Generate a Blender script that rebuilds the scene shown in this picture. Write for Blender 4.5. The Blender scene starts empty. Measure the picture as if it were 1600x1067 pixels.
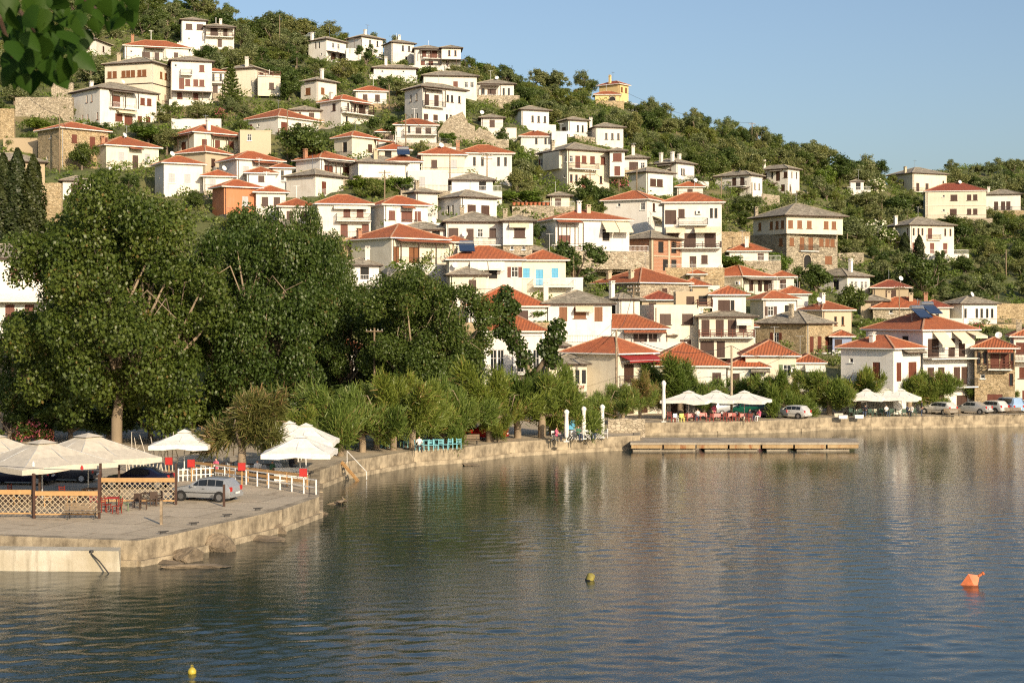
import bpy, bmesh, math, random
import numpy as np
from mathutils import Vector, Matrix
from mathutils.geometry import tessellate_polygon

random.seed(7)
RNG = np.random.default_rng(11)
SC = bpy.context.scene
COL = SC.collection

# ------------------------------------------------------------------ camera, sky, sun, exposure
F = 2400.0            # focal length in photo pixels (photo is 1600 wide)
CZ = 12.9             # camera height over the water
HY = 487.0            # horizon row in the photo
cam_d = bpy.data.cameras.new("camera")
cam_d.sensor_width = 36.0
cam_d.lens = F / 1600.0 * 36.0
cam_d.shift_y = -(533.5 - HY) / 1600.0
cam_d.clip_start = 0.1
cam_d.clip_end = 6000
cam_d.dof.use_dof = True
cam_d.dof.focus_distance = 150.0
cam_d.dof.aperture_fstop = 13.0
cam = bpy.data.objects.new("camera", cam_d)
COL.objects.link(cam)
cam.location = (0, 0, CZ)
cam.rotation_euler = (math.radians(90), 0, 0)
SC.camera = cam

SUN_AZ = math.radians(151.0)      # clockwise from +Y
SUN_EL = math.radians(21.0)
world = bpy.data.worlds.new("World")
SC.world = world
world.use_nodes = True
wn = world.node_tree
wbg = wn.nodes["Background"]
sky = wn.nodes.new("ShaderNodeTexSky")
sky.sky_type = 'NISHITA'
sky.sun_disc = False
sky.sun_elevation = SUN_EL
sky.sun_rotation = SUN_AZ
sky.altitude = 10
sky.air_density = 1.0
sky.dust_density = 2.2
sky.ozone_density = 2.8
hs = wn.nodes.new("ShaderNodeHueSaturation")
hs.inputs["Saturation"].default_value = .92
wn.links.new(sky.outputs[0], hs.inputs["Color"])
wn.links.new(hs.outputs[0], wbg.inputs[0])
wbg.inputs[1].default_value = 0.120

sd = bpy.data.lights.new("sun", 'SUN')
sd.energy = 4.6
sd.angle = math.radians(0.5)
sd.color = (1.0, 0.83, 0.60)
sun = bpy.data.objects.new("sun", sd)
COL.objects.link(sun)
to_sun = Vector((math.sin(SUN_AZ) * math.cos(SUN_EL), math.cos(SUN_AZ) * math.cos(SUN_EL), math.sin(SUN_EL)))
sun.rotation_euler = (-to_sun).to_track_quat('-Z', 'Y').to_euler()

SC.view_settings.view_transform = 'Standard'
SC.view_settings.look = 'None'
SC.view_settings.exposure = 0.26
SC.view_settings.gamma = 1.0
SC.view_settings.use_curve_mapping = False
SC.cycles.max_bounces = 5
SC.cycles.diffuse_bounces = 2
SC.cycles.glossy_bounces = 3
SC.cycles.transmission_bounces = 2
SC.cycles.transparent_max_bounces = 4
SC.cycles.use_denoising = False
SC.cycles.filter_width = 1.2
SC.cycles.sample_clamp_indirect = 4.0
SC.cycles.caustics_reflective = False
SC.cycles.caustics_refractive = False

# ------------------------------------------------------------------ where photo points stand in the world
QZ = 1.25             # quay level


def W(px, py, d):
    return Vector(((px - 800) / F * d, d, CZ - (py - HY) / F * d))


def gd(py, z=QZ):
    return F * (CZ - z) / (py - HY)


def G(px, py, z=QZ):
    return W(px, py, gd(py, z))


# ------------------------------------------------------------------ materials
MATS = {}


def _new(name):
    m = bpy.data.materials.new(name)
    m.use_nodes = True
    nt = m.node_tree
    b = nt.nodes["Principled BSDF"]
    MATS[name] = m
    return m, nt, b


def N(nt, t, **kw):
    n = nt.nodes.new(t)
    for k, v in kw.items():
        setattr(n, k, v)
    return n


def ramp(nt, fac, stops):
    r = N(nt, "ShaderNodeValToRGB")
    e = r.color_ramp.elements
    while len(e) < len(stops):
        e.new(0.5)
    for i, (p, c) in enumerate(stops):
        e[i].position = p
        e[i].color = (*c, 1)
    nt.links.new(fac, r.inputs[0])
    return r.outputs[0]


def noise(nt, scale, detail=4, rough=.6, vec=None, dim='3D'):
    n = N(nt, "ShaderNodeTexNoise")
    n.inputs["Scale"].default_value = scale
    n.inputs["Detail"].default_value = detail
    n.inputs["Roughness"].default_value = rough
    if vec is not None:
        nt.links.new(vec, n.inputs["Vector"])
    return n.outputs["Fac"]


def mixc(nt, fac, a, b, mode='MIX'):
    m = N(nt, "ShaderNodeMix", data_type='RGBA', blend_type=mode)
    for sock, v in ((m.inputs["Factor"], fac), (m.inputs["A"], a), (m.inputs["B"], b)):
        if isinstance(v, (int, float)):
            sock.default_value = v
        elif isinstance(v, tuple):
            sock.default_value = (*v, 1)
        else:
            nt.links.new(v, sock)
    return m.outputs["Result"]


def bump(nt, b, h, strength=.3, dist=.05):
    n = N(nt, "ShaderNodeBump")
    n.inputs["Strength"].default_value = strength
    n.inputs["Distance"].default_value = dist
    nt.links.new(h, n.inputs["Height"])
    nt.links.new(n.outputs[0], b.inputs["Normal"])


def coord(nt, kind="Object", scale=None):
    t = N(nt, "ShaderNodeTexCoord")
    o = t.outputs[kind]
    if scale:
        mp = N(nt, "ShaderNodeMapping")
        mp.inputs["Scale"].default_value = scale
        nt.links.new(o, mp.inputs["Vector"])
        o = mp.outputs[0]
    return o


def plain(name, c, rough=.6, metal=0.0, var=.12, spec=.5):
    """painted / plain material with slight mottling"""
    if name in MATS:
        return MATS[name]
    m, nt, b = _new(name)
    v = coord(nt)
    f = noise(nt, 3.0, 3, .6, v)
    dark = tuple(x * (1 - var) for x in c)
    lite = tuple(min(1, x * (1 + var)) for x in c)
    nt.links.new(ramp(nt, f, [(.3, dark), (.7, lite)]), b.inputs["Base Color"])
    b.inputs["Roughness"].default_value = rough
    b.inputs["Metallic"].default_value = metal
    b.inputs["Specular IOR Level"].default_value = spec
    return m


def plaster(name, c, stain=(.45, .38, .28), amount=.35):
    if name in MATS:
        return MATS[name]
    m, nt, b = _new(name)
    v = coord(nt)
    inf = N(nt, "ShaderNodeObjectInfo")
    f1 = noise(nt, .55, 5, .65, v)
    f2 = noise(nt, 9.0, 3, .6, v)
    vs = coord(nt, "Object", (2.2, 2.2, .25))
    f3 = noise(nt, 1.0, 4, .7, vs)
    base = mixc(nt, f2, tuple(x * .95 for x in c), c)
    s1 = ramp(nt, f1, [(.48, (0, 0, 0)), (.78, (1, 1, 1))])
    s3 = ramp(nt, f3, [(.52, (0, 0, 0)), (.8, (1, 1, 1))])
    mul = N(nt, "ShaderNodeMath", operation='MULTIPLY_ADD')
    nt.links.new(s1, mul.inputs[0])
    mul.inputs[1].default_value = amount * .6
    sc = N(nt, "ShaderNodeMath", operation='MULTIPLY')
    nt.links.new(s3, sc.inputs[0])
    sc.inputs[1].default_value = amount * .6
    nt.links.new(sc.outputs[0], mul.inputs[2])
    base = mixc(nt, mul.outputs[0], base, stain)
    tint = ramp(nt, inf.outputs["Random"], [(0, (.93, .90, .86)), (1, (1, 1, 1))])
    base = mixc(nt, 1.0, base, tint, 'MULTIPLY')
    nt.links.new(base, b.inputs["Base Color"])
    b.inputs["Roughness"].default_value = .9
    b.inputs["Specular IOR Level"].default_value = .2
    bump(nt, b, f2, .25, .02)
    return m


def stonework(name, c1, c2, mortar, scale=2.6):
    if name in MATS:
        return MATS[name]
    m, nt, b = _new(name)
    v = coord(nt, "Object", (1, 1, 1.7))
    vo = N(nt, "ShaderNodeTexVoronoi")
    vo.inputs["Scale"].default_value = scale
    nt.links.new(v, vo.inputs["Vector"])
    ve = N(nt, "ShaderNodeTexVoronoi", feature='DISTANCE_TO_EDGE')
    ve.inputs["Scale"].default_value = scale
    nt.links.new(v, ve.inputs["Vector"])
    sep = N(nt, "ShaderNodeSeparateColor")
    nt.links.new(vo.outputs["Color"], sep.inputs[0])
    stone = ramp(nt, sep.outputs[0], [(0, c1), (.5, c2), (1, tuple(x * .6 for x in c1))])
    edge = ramp(nt, ve.outputs["Distance"], [(.02, (0, 0, 0)), (.09, (1, 1, 1))])
    base = mixc(nt, edge, mortar, stone)
    f = noise(nt, .4, 4, .6, coord(nt))
    base = mixc(nt, .5, base, ramp(nt, f, [(.3, (.55, .5, .42)), (.7, (1, 1, 1))]), 'MULTIPLY')
    nt.links.new(base, b.inputs["Base Color"])
    b.inputs["Roughness"].default_value = .92
    bump(nt, b, edge, .7, .06)
    return m


def rooftile(name, c1, c2, c3):
    m, nt, b = _new(name)
    uv = coord(nt, "UV")
    br = N(nt, "ShaderNodeTexBrick")
    br.offset = 0.0
    br.inputs["Scale"].default_value = 1.0
    br.inputs["Brick Width"].default_value = .27
    br.inputs["Row Height"].default_value = .38
    br.inputs["Mortar Size"].default_value = .012
    br.inputs["Color1"].default_value = (*c1, 1)
    br.inputs["Color2"].default_value = (*c2, 1)
    br.inputs["Mortar"].default_value = (*[x * .55 for x in c1], 1)
    nt.links.new(uv, br.inputs["Vector"])
    f = noise(nt, .7, 5, .65, coord(nt))
    inf = N(nt, "ShaderNodeObjectInfo")
    base = mixc(nt, ramp(nt, f, [(.42, (0, 0, 0)), (.8, (1, 1, 1))]), br.outputs["Color"], c3)
    tint = ramp(nt, inf.outputs["Random"], [(0, (.72, .66, .6)), (.5, (1, .97, .95)), (1, (1, .85, .78))])
    base = mixc(nt, 1.0, base, tint, 'MULTIPLY')
    nt.links.new(base, b.inputs["Base Color"])
    b.inputs["Roughness"].default_value = .85
    wv = N(nt, "ShaderNodeTexWave", wave_type='BANDS', bands_direction='X')
    wv.inputs["Scale"].default_value = 1 / .27 * .3183 * math.pi / 1.0 * .5
    nt.links.new(uv, wv.inputs["Vector"])
    bump(nt, b, wv.outputs["Fac"], .8, .07)
    return m


def slateroof(name):
    m, nt, b = _new(name)
    uv = coord(nt, "UV", (1, 1.6, 1))
    vo = N(nt, "ShaderNodeTexVoronoi")
    vo.inputs["Scale"].default_value = 1.7
    nt.links.new(uv, vo.inputs["Vector"])
    ve = N(nt, "ShaderNodeTexVoronoi", feature='DISTANCE_TO_EDGE')
    ve.inputs["Scale"].default_value = 1.7
    nt.links.new(uv, ve.inputs["Vector"])
    sep = N(nt, "ShaderNodeSeparateColor")
    nt.links.new(vo.outputs["Color"], sep.inputs[0])
    st = ramp(nt, sep.outputs[0], [(0, (.22, .185, .135)), (.5, (.32, .275, .205)), (1, (.42, .365, .28))])
    f = noise(nt, .5, 5, .6, coord(nt))
    st = mixc(nt, ramp(nt, f, [(.45, (0, 0, 0)), (.75, (1, 1, 1))]), st, (.24, .215, .15))
    ed = ramp(nt, ve.outputs["Distance"], [(.01, (.45, .45, .45)), (.06, (1, 1, 1))])
    st = mixc(nt, 1.0, st, ed, 'MULTIPLY')
    nt.links.new(st, b.inputs["Base Color"])
    b.inputs["Roughness"].default_value = .8
    ad = N(nt, "ShaderNodeMath", operation='ADD')
    nt.links.new(sep.outputs[1], ad.inputs[0])
    nt.links.new(ed, ad.inputs[1])
    bump(nt, b, ad.outputs[0], .6, .05)
    return m


def leafmat(name, c_dark, c_lite, c_odd=None, odd=.0, trans=.42, gloss=.04):
    m, nt, b = _new(name)
    nt.nodes.remove(b)
    out = nt.nodes["Material Output"]
    at = N(nt, "ShaderNodeAttribute", attribute_name="rnd")
    inf = N(nt, "ShaderNodeObjectInfo")
    c = mixc(nt, at.outputs["Fac"], c_dark, c_lite)
    if c_odd:
        gt = ramp(nt, at.outputs["Fac"], [(1 - odd - .02, (0, 0, 0)), (1 - odd + .02, (1, 1, 1))])
        c = mixc(nt, gt, c, c_odd)
    tint = ramp(nt, inf.outputs["Random"], [(0, (.70, .78, .70)), (.5, (1.0, 1.0, .95)), (1, (1.1, .98, .68))])
    c = mixc(nt, .8, c, tint, 'MULTIPLY')
    d = N(nt, "ShaderNodeBsdfDiffuse")
    t = N(nt, "ShaderNodeBsdfTranslucent")
    g = N(nt, "ShaderNodeBsdfGlossy")
    g.inputs["Roughness"].default_value = .45
    g.inputs["Color"].default_value = (.6, .6, .55, 1)
    nt.links.new(c, d.inputs[0])
    nt.links.new(mixc(nt, .6, c, (.9, 1.0, .35), 'MULTIPLY'), t.inputs[0])
    mx = N(nt, "ShaderNodeMixShader")
    mx.inputs[0].default_value = trans
    nt.links.new(d.outputs[0], mx.inputs[1])
    nt.links.new(t.outputs[0], mx.inputs[2])
    mg = N(nt, "ShaderNodeMixShader")
    mg.inputs[0].default_value = gloss
    nt.links.new(mx.outputs[0], mg.inputs[1])
    nt.links.new(g.outputs[0], mg.inputs[2])
    nt.links.new(mg.outputs[0], out.inputs[0])
    return m


def concrete(name, c, dark, scale=1.0, rust=False):
    m, nt, b = _new(name)
    v = coord(nt)
    f1 = noise(nt, .35 * scale, 6, .65, v)
    f2 = noise(nt, 6 * scale, 5, .7, v)
    vs = coord(nt, "Object", (3, 3, .35))
    f3 = noise(nt, .8, 5, .7, vs)
    base = mixc(nt, f2, tuple(x * .8 for x in c), c)
    base = mixc(nt, ramp(nt, f1, [(.4, (0, 0, 0)), (.65, (1, 1, 1))]), base, dark)
    base = mixc(nt, ramp(nt, f3, [(.5, (0, 0, 0)), (.75, (.8, .8, .8))]), base, tuple(x * .7 for x in dark))
    if rust:
        f4 = noise(nt, .9, 4, .7, coord(nt, "Object", (1.6, 1.6, .3)))
        base = mixc(nt, ramp(nt, f4, [(.55, (0, 0, 0)), (.68, (.9, .9, .9))]), base, (.25, .09, .03))
    nt.links.new(base, b.inputs["Base Color"])
    b.inputs["Roughness"].default_value = .9
    bump(nt, b, f2, .5, .03)
    return m


plaster("white", (.80, .765, .70), (.40, .33, .24), .55)
plaster("white2", (.74, .72, .68), amount=.4)
plaster("cream", (.75, .69, .56), (.40, .33, .23), .55)
plaster("beige", (.55, .46, .33), amount=.45)
plaster("tan", (.47, .38, .26), amount=.5)
plaster("yellow", (.74, .57, .28), amount=.3)
plaster("orange", (.55, .22, .11), amount=.35)
plaster("bluewall", (.30, .36, .52), amount=.3)
m, nt, b = _new("brickred")
bk = N(nt, "ShaderNodeTexBrick")
bk.inputs["Scale"].default_value = 1.0
bk.inputs["Brick Width"].default_value = .34
bk.inputs["Row Height"].default_value = .2
bk.inputs["Mortar Size"].default_value = .02
bk.inputs["Color1"].default_value = (.40, .17, .085, 1)
bk.inputs["Color2"].default_value = (.32, .13, .065, 1)
bk.inputs["Mortar"].default_value = (.40, .31, .23, 1)
sx_ = N(nt, "ShaderNodeSeparateXYZ")
nt.links.new(coord(nt), sx_.inputs[0])
ad_ = N(nt, "ShaderNodeMath", operation='ADD')
nt.links.new(sx_.outputs[0], ad_.inputs[0])
nt.links.new(sx_.outputs[1], ad_.inputs[1])
cx_ = N(nt, "ShaderNodeCombineXYZ")
nt.links.new(ad_.outputs[0], cx_.inputs[0])
nt.links.new(sx_.outputs[2], cx_.inputs[1])
nt.links.new(cx_.outputs[0], bk.inputs["Vector"])
nt.links.new(bk.outputs["Color"], b.inputs["Base Color"])
b.inputs["Roughness"].default_value = .9
stonework("stone", (.42, .36, .26), (.58, .50, .38), (.30, .25, .18), 2.4)
stonework("stone_dark", (.34, .29, .21), (.52, .45, .33), (.22, .19, .14), 2.0)
stonework("stone_warm", (.48, .36, .20), (.58, .46, .29), (.38, .29, .17), 2.8)
rooftile("terra", (.52, .165, .062), (.43, .12, .045), (.33, .115, .055))
rooftile("darkterra", (.36, .095, .05), (.29, .075, .04), (.22, .07, .04))
slateroof("slate")
plain("ridge", (.46, .25, .15), .8, var=.3)
plain("woodbrown", (.060, .027, .016), .6)
plain("woodred", (.13, .036, .018), .6)
plain("woodorange", (.20, .080, .030), .6)
plain("woodgrey", (.40, .40, .40), .6)
plain("woodblue", (.10, .36, .55), .6)
plain("woodgreen", (.12, .16, .08), .6)
plain("darkwood", (.055, .030, .018), .7)
plain("polewood", (.22, .16, .10), .85)
plain("plankwood", (.46, .27, .11), .75)
plain("whitepaint", (.76, .74, .70), .55)
plain("greypaint", (.45, .46, .46), .5)
plain("iron", (.035, .032, .030), .55)
plain("steel", (.45, .45, .45), .35, .9)
plain("glass", (.018, .022, .026), .12)
plain("dark", (.012, .011, .010), .8)
plain("awncream", (.72, .62, .44), .85)
plain("awnwhite", (.78, .74, .64), .85)
plain("awnred", (.30, .022, .020), .8)
plain("canvas", (.57, .51, .41), .9)
plain("lath", (.46, .37, .25), .8)
plain("canvaswhite", (.80, .76, .68), .9)
plain("red", (.42, .018, .014), .6)
plain("pinkcloth", (.72, .30, .27), .9)
plain("chairred", (.24, .035, .022), .55)
plain("chairblue", (.20, .50, .56), .6)
plain("chairgreen", (.030, .075, .045), .5)
plain("solar", (.03, .05, .10), .12)
plain("rubber", (.015, .015, .015), .8)
plain("bark", (.20, .155, .11), .9, var=.4)
plain("barkpale", (.27, .205, .135), .9, var=.45)
plain("yellowplastic", (.46, .36, .04), .5)
plain("oldplastic", (.26, .22, .05), .7, var=.4)
plain("orangeplastic", (.56, .15, .05), .5, var=.25)
plain("skin", (.50, .29, .20), .6)
plain("hair", (.03, .02, .015), .6)
plain("lemon", (.72, .72, .18), .8)
plain("greencloth", (.02, .09, .06), .8)
plain("pink", (.62, .12, .20), .8)
plain("clay", (.40, .13, .06), .8)
concrete("concrete", (.62, .51, .36), (.46, .38, .27))
m_ = MATS["concrete"]
nt = m_.node_tree
b = nt.nodes["Principled BSDF"]
lk = b.inputs["Base Color"].links[0].from_socket
bk = N(nt, "ShaderNodeTexBrick")
bk.offset = .3
bk.inputs["Scale"].default_value = 1.0
bk.inputs["Brick Width"].default_value = 5.2
bk.inputs["Row Height"].default_value = 3.6
bk.inputs["Mortar Size"].default_value = .035
bk.inputs["Color1"].default_value = (1, 1, 1, 1)
bk.inputs["Color2"].default_value = (.86, .85, .83, 1)
bk.inputs["Mortar"].default_value = (.42, .38, .33, 1)
mp_ = N(nt, "ShaderNodeMapping")
mp_.inputs["Rotation"].default_value = (0, 0, .35)
nt.links.new(coord(nt), mp_.inputs["Vector"])
nt.links.new(mp_.outputs[0], bk.inputs["Vector"])
c_ = mixc(nt, 1.0, lk, bk.outputs["Color"], 'MULTIPLY')
oil = ramp(nt, noise(nt, .55, 5, .65, coord(nt)), [(.58, (1, 1, 1)), (.72, (.55, .52, .48))])
c_ = mixc(nt, 1.0, c_, oil, 'MULTIPLY')
nt.links.new(c_, b.inputs["Base Color"])
concrete("quaystone", (.50, .41, .28), (.17, .135, .09), 2.2)
concrete("blockface", (.66, .60, .48), (.42, .36, .25), 1.0)
concrete("jetty", (.44, .38, .29), (.27, .22, .16), 1.2)
concrete("jettyrust", (.50, .36, .19), (.30, .19, .09), 1.2, True)
concrete("rock", (.30, .23, .15), (.10, .078, .052), 2.4)
leafmat("leaf_plane", (.050, .088, .016), (.135, .178, .036), (.20, .15, .05), .04, .40)
leafmat("leaf_ivy", (.028, .058, .016), (.08, .13, .03))
leafmat("leaf_tamarisk", (.125, .185, .034), (.29, .35, .082), (.36, .25, .10), .09)
leafmat("leaf_rust", (.15, .155, .040), (.27, .25, .08), (.36, .23, .11), .28)
leafmat("leaf_dry", (.16, .11, .065), (.26, .18, .11), (.18, .16, .07), .25)
leafmat("leaf_olive", (.145, .175, .062), (.30, .32, .15))
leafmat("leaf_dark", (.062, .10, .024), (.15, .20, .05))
leafmat("leaf_bright", (.095, .155, .022), (.20, .28, .048))
leafmat("leaf_maquis", (.11, .155, .034), (.25, .29, .08), (.26, .20, .09), .05)
leafmat("leaf_cypress", (.036, .052, .018), (.085, .105, .034))
leafmat("leaf_poplar", (.016, .045, .008), (.060, .125, .016), trans=.42, gloss=.012)
leafmat("petal_pink", (.55, .10, .16), (.75, .25, .30), trans=.2)
leafmat("petal_white", (.55, .55, .45), (.75, .74, .66), trans=.2)
M = MATS

# water
m, nt, b = _new("water")
b.inputs["Base Color"].default_value = (.014, .026, .026, 1)
b.inputs["Roughness"].default_value = .03
b.inputs["IOR"].default_value = 1.33
v1 = coord(nt, "Object", (1.0, 1.9, 1))
v2 = coord(nt, "Object", (.35, 1.0, 1))
n1 = noise(nt, 4.5, 3, .55, v1)
n2 = noise(nt, .33, 2, .5, v2)
n3 = noise(nt, .05, 3, .5, coord(nt))
ma = N(nt, "ShaderNodeMath", operation='MULTIPLY_ADD')
nt.links.new(n2, ma.inputs[0])
ma.inputs[1].default_value = .4
nt.links.new(n1, ma.inputs[2])
bn = N(nt, "ShaderNodeBump")
bn.inputs["Distance"].default_value = .017
st = N(nt, "ShaderNodeMapRange")
nt.links.new(n3, st.inputs[0])
st.inputs[1].default_value = .35
st.inputs[2].default_value = .65
st.inputs[3].default_value = .35
st.inputs[4].default_value = .75
nt.links.new(st.outputs[0], bn.inputs["Strength"])
nt.links.new(ma.outputs[0], bn.inputs["Height"])
nt.links.new(bn.outputs[0], b.inputs["Normal"])

# hillside ground
m, nt, b = _new("hillside")
v = coord(nt)
f1 = noise(nt, .06, 5, .6, v)
f2 = noise(nt, .9, 5, .7, v)
g1 = ramp(nt, f1, [(.35, (.10, .125, .038)), (.58, (.17, .165, .065)), (.75, (.30, .23, .12))])
g2 = mixc(nt, .6, g1, ramp(nt, f2, [(.3, (.4, .4, .35)), (.7, (1.15, 1.1, 1))]), 'MULTIPLY')
nt.links.new(g2, b.inputs["Base Color"])
b.inputs["Roughness"].default_value = .95
bump(nt, b, f2, .8, .3)


# ------------------------------------------------------------------ mesh helpers
class MB:
    """collects faces of one mesh"""

    def __init__(self):
        self.v, self.f, self.mi, self.uv = [], [], [], []

    def poly(self, pts, mi=0, uv=None):
        i = len(self.v)
        self.v += [tuple(p) for p in pts]
        self.f.append(tuple(range(i, i + len(pts))))
        self.mi.append(mi)
        self.uv.append(uv or [(0, 0)] * len(pts))

    def box(self, c, s, mi=0, rot=None, taper=1.0):
        x, y, z = s[0] / 2, s[1] / 2, s[2] / 2
        P = [Vector((sx * x * (taper if sz > 0 else 1), sy * y * (taper if sz > 0 else 1), sz * z)) for sz in (-1, 1) for sy in (-1, 1) for sx in (-1, 1)]
        if rot is not None:
            P = [rot @ p for p in P]
        c = Vector(c)
        i = len(self.v)
        self.v += [tuple(p + c) for p in P]
        for q in ((0, 2, 3, 1), (4, 5, 7, 6), (0, 1, 5, 4), (2, 6, 7, 3), (1, 3, 7, 5), (0, 4, 6, 2)):
            self.f.append(tuple(i + k for k in q))
            self.mi.append(mi)
            self.uv.append([(0, 0)] * 4)

    def bar(self, a, b_, w, h=None, mi=0):
        a, b_ = Vector(a), Vector(b_)
        d = b_ - a
        L = d.length
        if L < 1e-6:
            return
        q = d.to_track_quat('X', 'Z').to_matrix()
        self.box((a + b_) / 2, (L, w, h or w), mi, q)

    def tube(self, pts, rad, n=6, mi=0, cap=True):
        pts = [Vector(p) for p in pts]
        rings = []
        for k, p in enumerate(pts):
            t = (pts[min(k + 1, len(pts) - 1)] - pts[max(k - 1, 0)]).normalized()
            u = t.cross(Vector((0.31, 0.17, 0.93)))
            if u.length < .1:
                u = t.cross(Vector((1, 0, 0)))
            u.normalize()
            w = t.cross(u)
            r = rad[k] if hasattr(rad, '__len__') else rad
            i = len(self.v)
            for j in range(n):
                a = 2 * math.pi * j / n
                self.v.append(tuple(p + u * math.cos(a) * r + w * math.sin(a) * r))
            rings.append(i)
        for k in range(len(pts) - 1):
            for j in range(n):
                a, b2 = rings[k] + j, rings[k] + (j + 1) % n
                c, d = rings[k + 1] + (j + 1) % n, rings[k + 1] + j
                self.f.append((a, d, c, b2))
                self.mi.append(mi)
                self.uv.append([(0, 0)] * 4)
        if cap:
            for i, o in ((rings[0], 1), (rings[-1], -1)):
                self.f.append(tuple(i + j for j in range(n))[::o])
                self.mi.append(mi)
                self.uv.append([(0, 0)] * n)

    def lathe(self, prof, n=12, mi=0, c=(0, 0, 0)):
        i0 = len(self.v)
        for r, z in prof:
            for j in range(n):
                a = 2 * math.pi * j / n
                self.v.append((c[0] + r * math.cos(a), c[1] + r * math.sin(a), c[2] + z))
        for k in range(len(prof) - 1):
            for j in range(n):
                a, b2 = i0 + k * n + j, i0 + k * n + (j + 1) % n
                self.f.append((a, b2, b2 + n, a + n))
                self.mi.append(mi)
                self.uv.append([(0, 0)] * 4)

    def mesh(self, name, mats, smooth=False):
        me = bpy.data.meshes.new(name)
        me.from_pydata(self.v, [], self.f)
        for mt in mats:
            me.materials.append(M[mt] if isinstance(mt, str) else mt)
        if len(mats) > 1:
            me.polygons.foreach_set("material_index", self.mi)
        ul = me.uv_layers.new(name="UVMap")
        flat = [c for f in self.uv for p in f for c in p]
        ul.data.foreach_set("uv", flat)
        if smooth:
            me.polygons.foreach_set("use_smooth", [True] * len(me.polygons))
        me.update()
        return me

    def build(self, name, mats, parent=None, loc=(0, 0, 0), rotz=0, smooth=False):
        if isinstance(mats, str):
            mats = [mats]
        return link(name, self.mesh(name, mats, smooth), parent, loc, rotz)


def link(name, data, parent=None, loc=(0, 0, 0), rotz=0, scale=None):
    o = bpy.data.objects.new(name, data)
    COL.objects.link(o)
    o.parent = parent
    o.location = loc
    if rotz:
        o.rotation_euler = (0, 0, rotz)
    if scale is not None:
        o.scale = scale if hasattr(scale, '__len__') else (scale,) * 3
    return o


def tag(o, label=None, cat=None, group=None, kind=None):
    if label:
        o["label"] = label
    if cat:
        o["category"] = cat
    if group:
        o["group"] = group
    if kind:
        o["kind"] = kind
    return o


def thing(name, label, cat, loc=(0, 0, 0), rotz=0, group=None):
    return tag(link(name, None, None, loc, rotz), label, cat, group)


def copy_tree(o, parent=None):
    c = o.copy()
    COL.objects.link(c)
    c.parent = parent
    for ch in list(o.children):
        if ch is not c:
            copy_tree(ch, c)
    return c


# ------------------------------------------------------------------ terrain
_c = np.array([-900, 0, 200, 450, 680, 940, 1150, 1300, 1450, 1600, 2500.])
_d0 = np.array([150, 150, 152, 160, 170, 174, 179, 179, 179, 181, 190.])
_cy = np.array([-40, -22, -4, 48, 102, 160, 210, 262, 296, 296, 300.])
_d1 = np.array([450, 450, 430, 400, 365, 375, 380, 385, 395, 420, 430.])
_pp = np.array([1.0, 1.0, 1.0, .9, .76, .85, 1.0, 1.12, 1.22, 1.2, 1.2])
_fx = np.arange(-900, 2501, 10.)
_k = np.ones(13) / 13


def _sm(a):
    y = np.interp(_fx, _c, a)
    yp = np.pad(y, 6, mode='edge')
    return np.convolve(yp, _k, 'valid')


_D0, _CY, _D1, _PP = _sm(_d0), _sm(_cy), _sm(_d1), _sm(_pp)


def tz(px, d):
    px = np.asarray(px, float)
    d = np.asarray(d, float)
    d0, cy, d1, p = (np.interp(px, _fx, a) for a in (_D0, _CY, _D1, _PP))
    z1 = CZ + (HY - cy) / F * d1
    t = np.clip((d - d0) / (d1 - d0), 0, None)
    up = QZ - .04 + (z1 - QZ) * np.clip(t, 0, 1) ** p
    back = -0.10 * np.clip(d - d1, 0, None)
    k = np.clip((px - 1330) / 170, 0, 1)
    far = 69.5 * np.exp(-((d - 620) / 150) ** 2) * k * k * (3 - 2 * k)
    return np.maximum(up + back, np.where(d > d1, far, -99))


def hit(px, py):
    """distance at which the sight line of a photo point meets the ground"""
    if py > HY + 5 and gd(py) <= float(np.interp(px, _fx, _D0)):
        return gd(py)
    ds = np.arange(float(np.interp(px, _fx, _D0)), 720, .5)
    z = CZ - (py - HY) / F * ds
    t = tz(px, ds)
    ok = np.nonzero(t >= z)[0]
    return float(ds[ok[0]]) if len(ok) else 400.0


FOOT = []     # house footprints (origin, rotation, a, b, ground z)
RECTS = []    # picture boxes of the houses (x0, x1, y0, y1, d)
HOUSES = []
# ------------------------------------------------------------------ houses
DIM = {'w': (.95, 1.3), 'o': (.9, 1.35), 'p': (.75, 1.15), 'n': (.5, 1.3), 'd': (1.0, 2.15), 'D': (1.7, 2.15), 'W': (1.5, 1.35),
       's': (.5, .5), 'b': (.9, 1.3), 'g': (.95, 1.4), 'a': (1.7, 2.3), 'x': (1.1, 1.7), 't': (.75, 2.6), 'k': (.45, 1.5)}
_wcache = {}


def leaf_mb(w, h):
    mb = MB()
    t = .03
    for x in (-w / 2 + .04, w / 2 - .04):
        mb.box((x, 0, h / 2), (.08, t, h))
    for z in (.05, h / 2, h - .05):
        mb.box((0, 0.002, z), (w - .16, t - .004, .1))
    mb.box((0, .008, h / 2), (w - .16, .012, h - .1))
    return mb


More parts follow.
